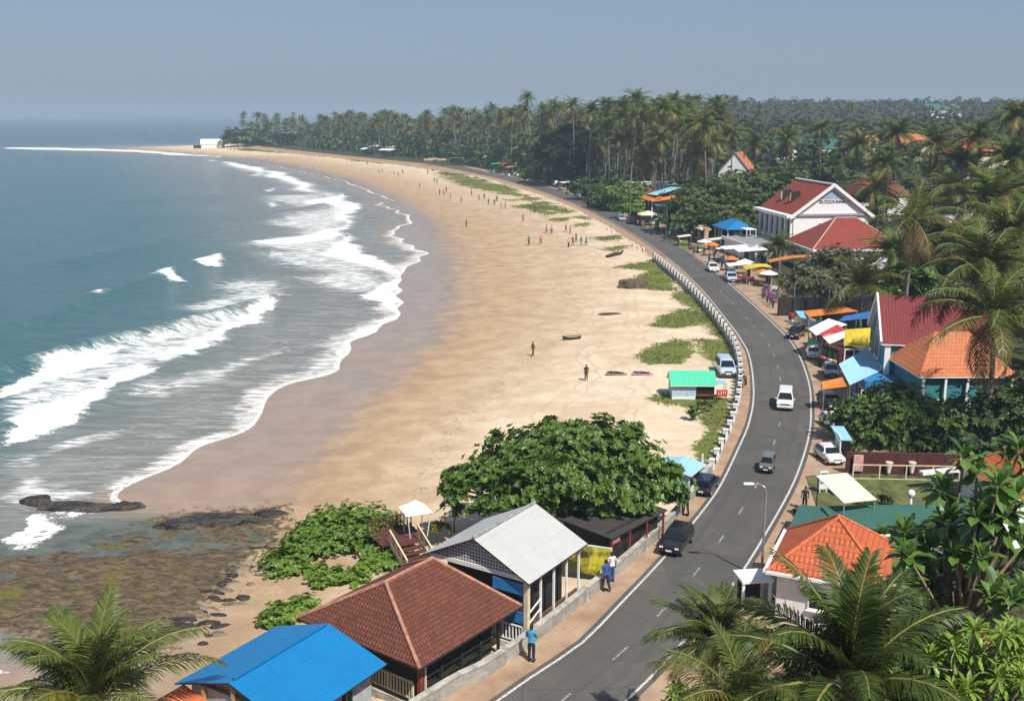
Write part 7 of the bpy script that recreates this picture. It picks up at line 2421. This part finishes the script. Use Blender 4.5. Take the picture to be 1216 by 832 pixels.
for px, py in ((836, 300), (859, 309), (884, 326), (912, 341), (802, 283), (783, 272), (742, 250), (725, 244)): parasol(px, py, WHITEC, 'white round parasol standing among the stalls of the market street', 'white market parasols')
for px, py in ((846, 304), (868, 322), (905, 339), (763, 262), (735, 247)): parasol(px, py, ORANGEC, 'orange round parasol standing among the stalls of the market street', 'orange market parasols', 1.3)
for px, py in ((822, 297), (831, 301), (866, 325), (892, 338), (920, 350), (776, 270), (750, 256), (925, 360), (935, 372), (940, 383)):
    x, y, z = gp(px, py); t = thing('crate_stack', 'small stack of plastic crates at the kerb of the market street', 'crates', (x, y, max(z, ROADZ)), px, 'crate stacks along the market street')
    for i in range(3):
        mb = MB(); mb.box((.04 * i, 0, .22 + .38 * i), (.7, .5, .36)); mb.build('crate', GOODS[(px + i) % 6], t)
# ------------------------------------------------------------------ light, sky, air
SUN_AZ = math.atan2(.52, -.85)      # direction towards the sun in plan: x .78 (right), y -.62 (behind)
SUN_EL = R(53)
w = bpy.data.worlds.new('World'); sc.world = w; w.use_nodes = True
nt = w.node_tree
bg = nt.nodes['Background']
sky = nt.nodes.new('ShaderNodeTexSky'); sky.sky_type = 'NISHITA'; sky.sun_disc = False
sky.sun_elevation = SUN_EL; sky.sun_rotation = math.atan2(.52, -.85)
sky.altitude = 0; sky.air_density = 1.0; sky.dust_density = 1.2; sky.ozone_density = 1.6
tn = nt.nodes.new('ShaderNodeMix'); tn.data_type = 'RGBA'; tn.blend_type = 'MULTIPLY'; tn.inputs[0].default_value = 1
tn.inputs[7].default_value = (.79, .875, 1.11, 1)
nt.links.new(sky.outputs[0], tn.inputs[6])
vl = nt.nodes.new('ShaderNodeMix'); vl.data_type = 'RGBA'; vl.inputs[0].default_value = .55; vl.inputs[7].default_value = (3.15, 4.05, 5.2, 1)   # an even veil of high haze over the clear sky
nt.links.new(tn.outputs[2], vl.inputs[6]); nt.links.new(vl.outputs[2], bg.inputs[0])
bg.inputs[1].default_value = .056
sd = bpy.data.lights.new('sun', 'SUN'); sd.energy = 3.8; sd.angle = R(.6); sd.color = (1, .955, .88)
so = bpy.data.objects.new('sun', sd); link(so)
dirv = Vector((.52, -.85, 0)).normalized() * math.cos(SUN_EL) + Vector((0, 0, math.sin(SUN_EL)))
so.rotation_euler = dirv.to_track_quat('Z', 'Y').to_euler()

HAZE = True
if HAZE:
    mb = MB(); mb.box((0, 7000, 40), (40000, 17000, 92))
    k = NT('haze_air')
    k.t.nodes.remove(k.b)
    pv = k.n('ShaderNodeVolumePrincipled')
    pv.inputs['Color'].default_value = (.56, .71, .84, 1)
    pv.inputs['Density'].default_value = .00030
    pv.inputs['Anisotropy'].default_value = 0
    k.l(pv.outputs[0], k.out.inputs['Volume'])
    hz = mb.build('haze', k.mat); tag(hz, 'thin sea haze', kind='stuff')

sc.view_settings.view_transform = 'Standard'; sc.view_settings.look = 'None'
sc.view_settings.exposure = .68; sc.view_settings.gamma = 1
sc.cycles.use_denoising = True; sc.cycles.denoising_prefilter = 'NONE'
sc.cycles.max_bounces = 6; sc.cycles.volume_bounces = 0; sc.cycles.transparent_max_bounces = 8
sc.cycles.diffuse_bounces = 3; sc.cycles.glossy_bounces = 2
sc.cycles.sample_clamp_indirect = 6
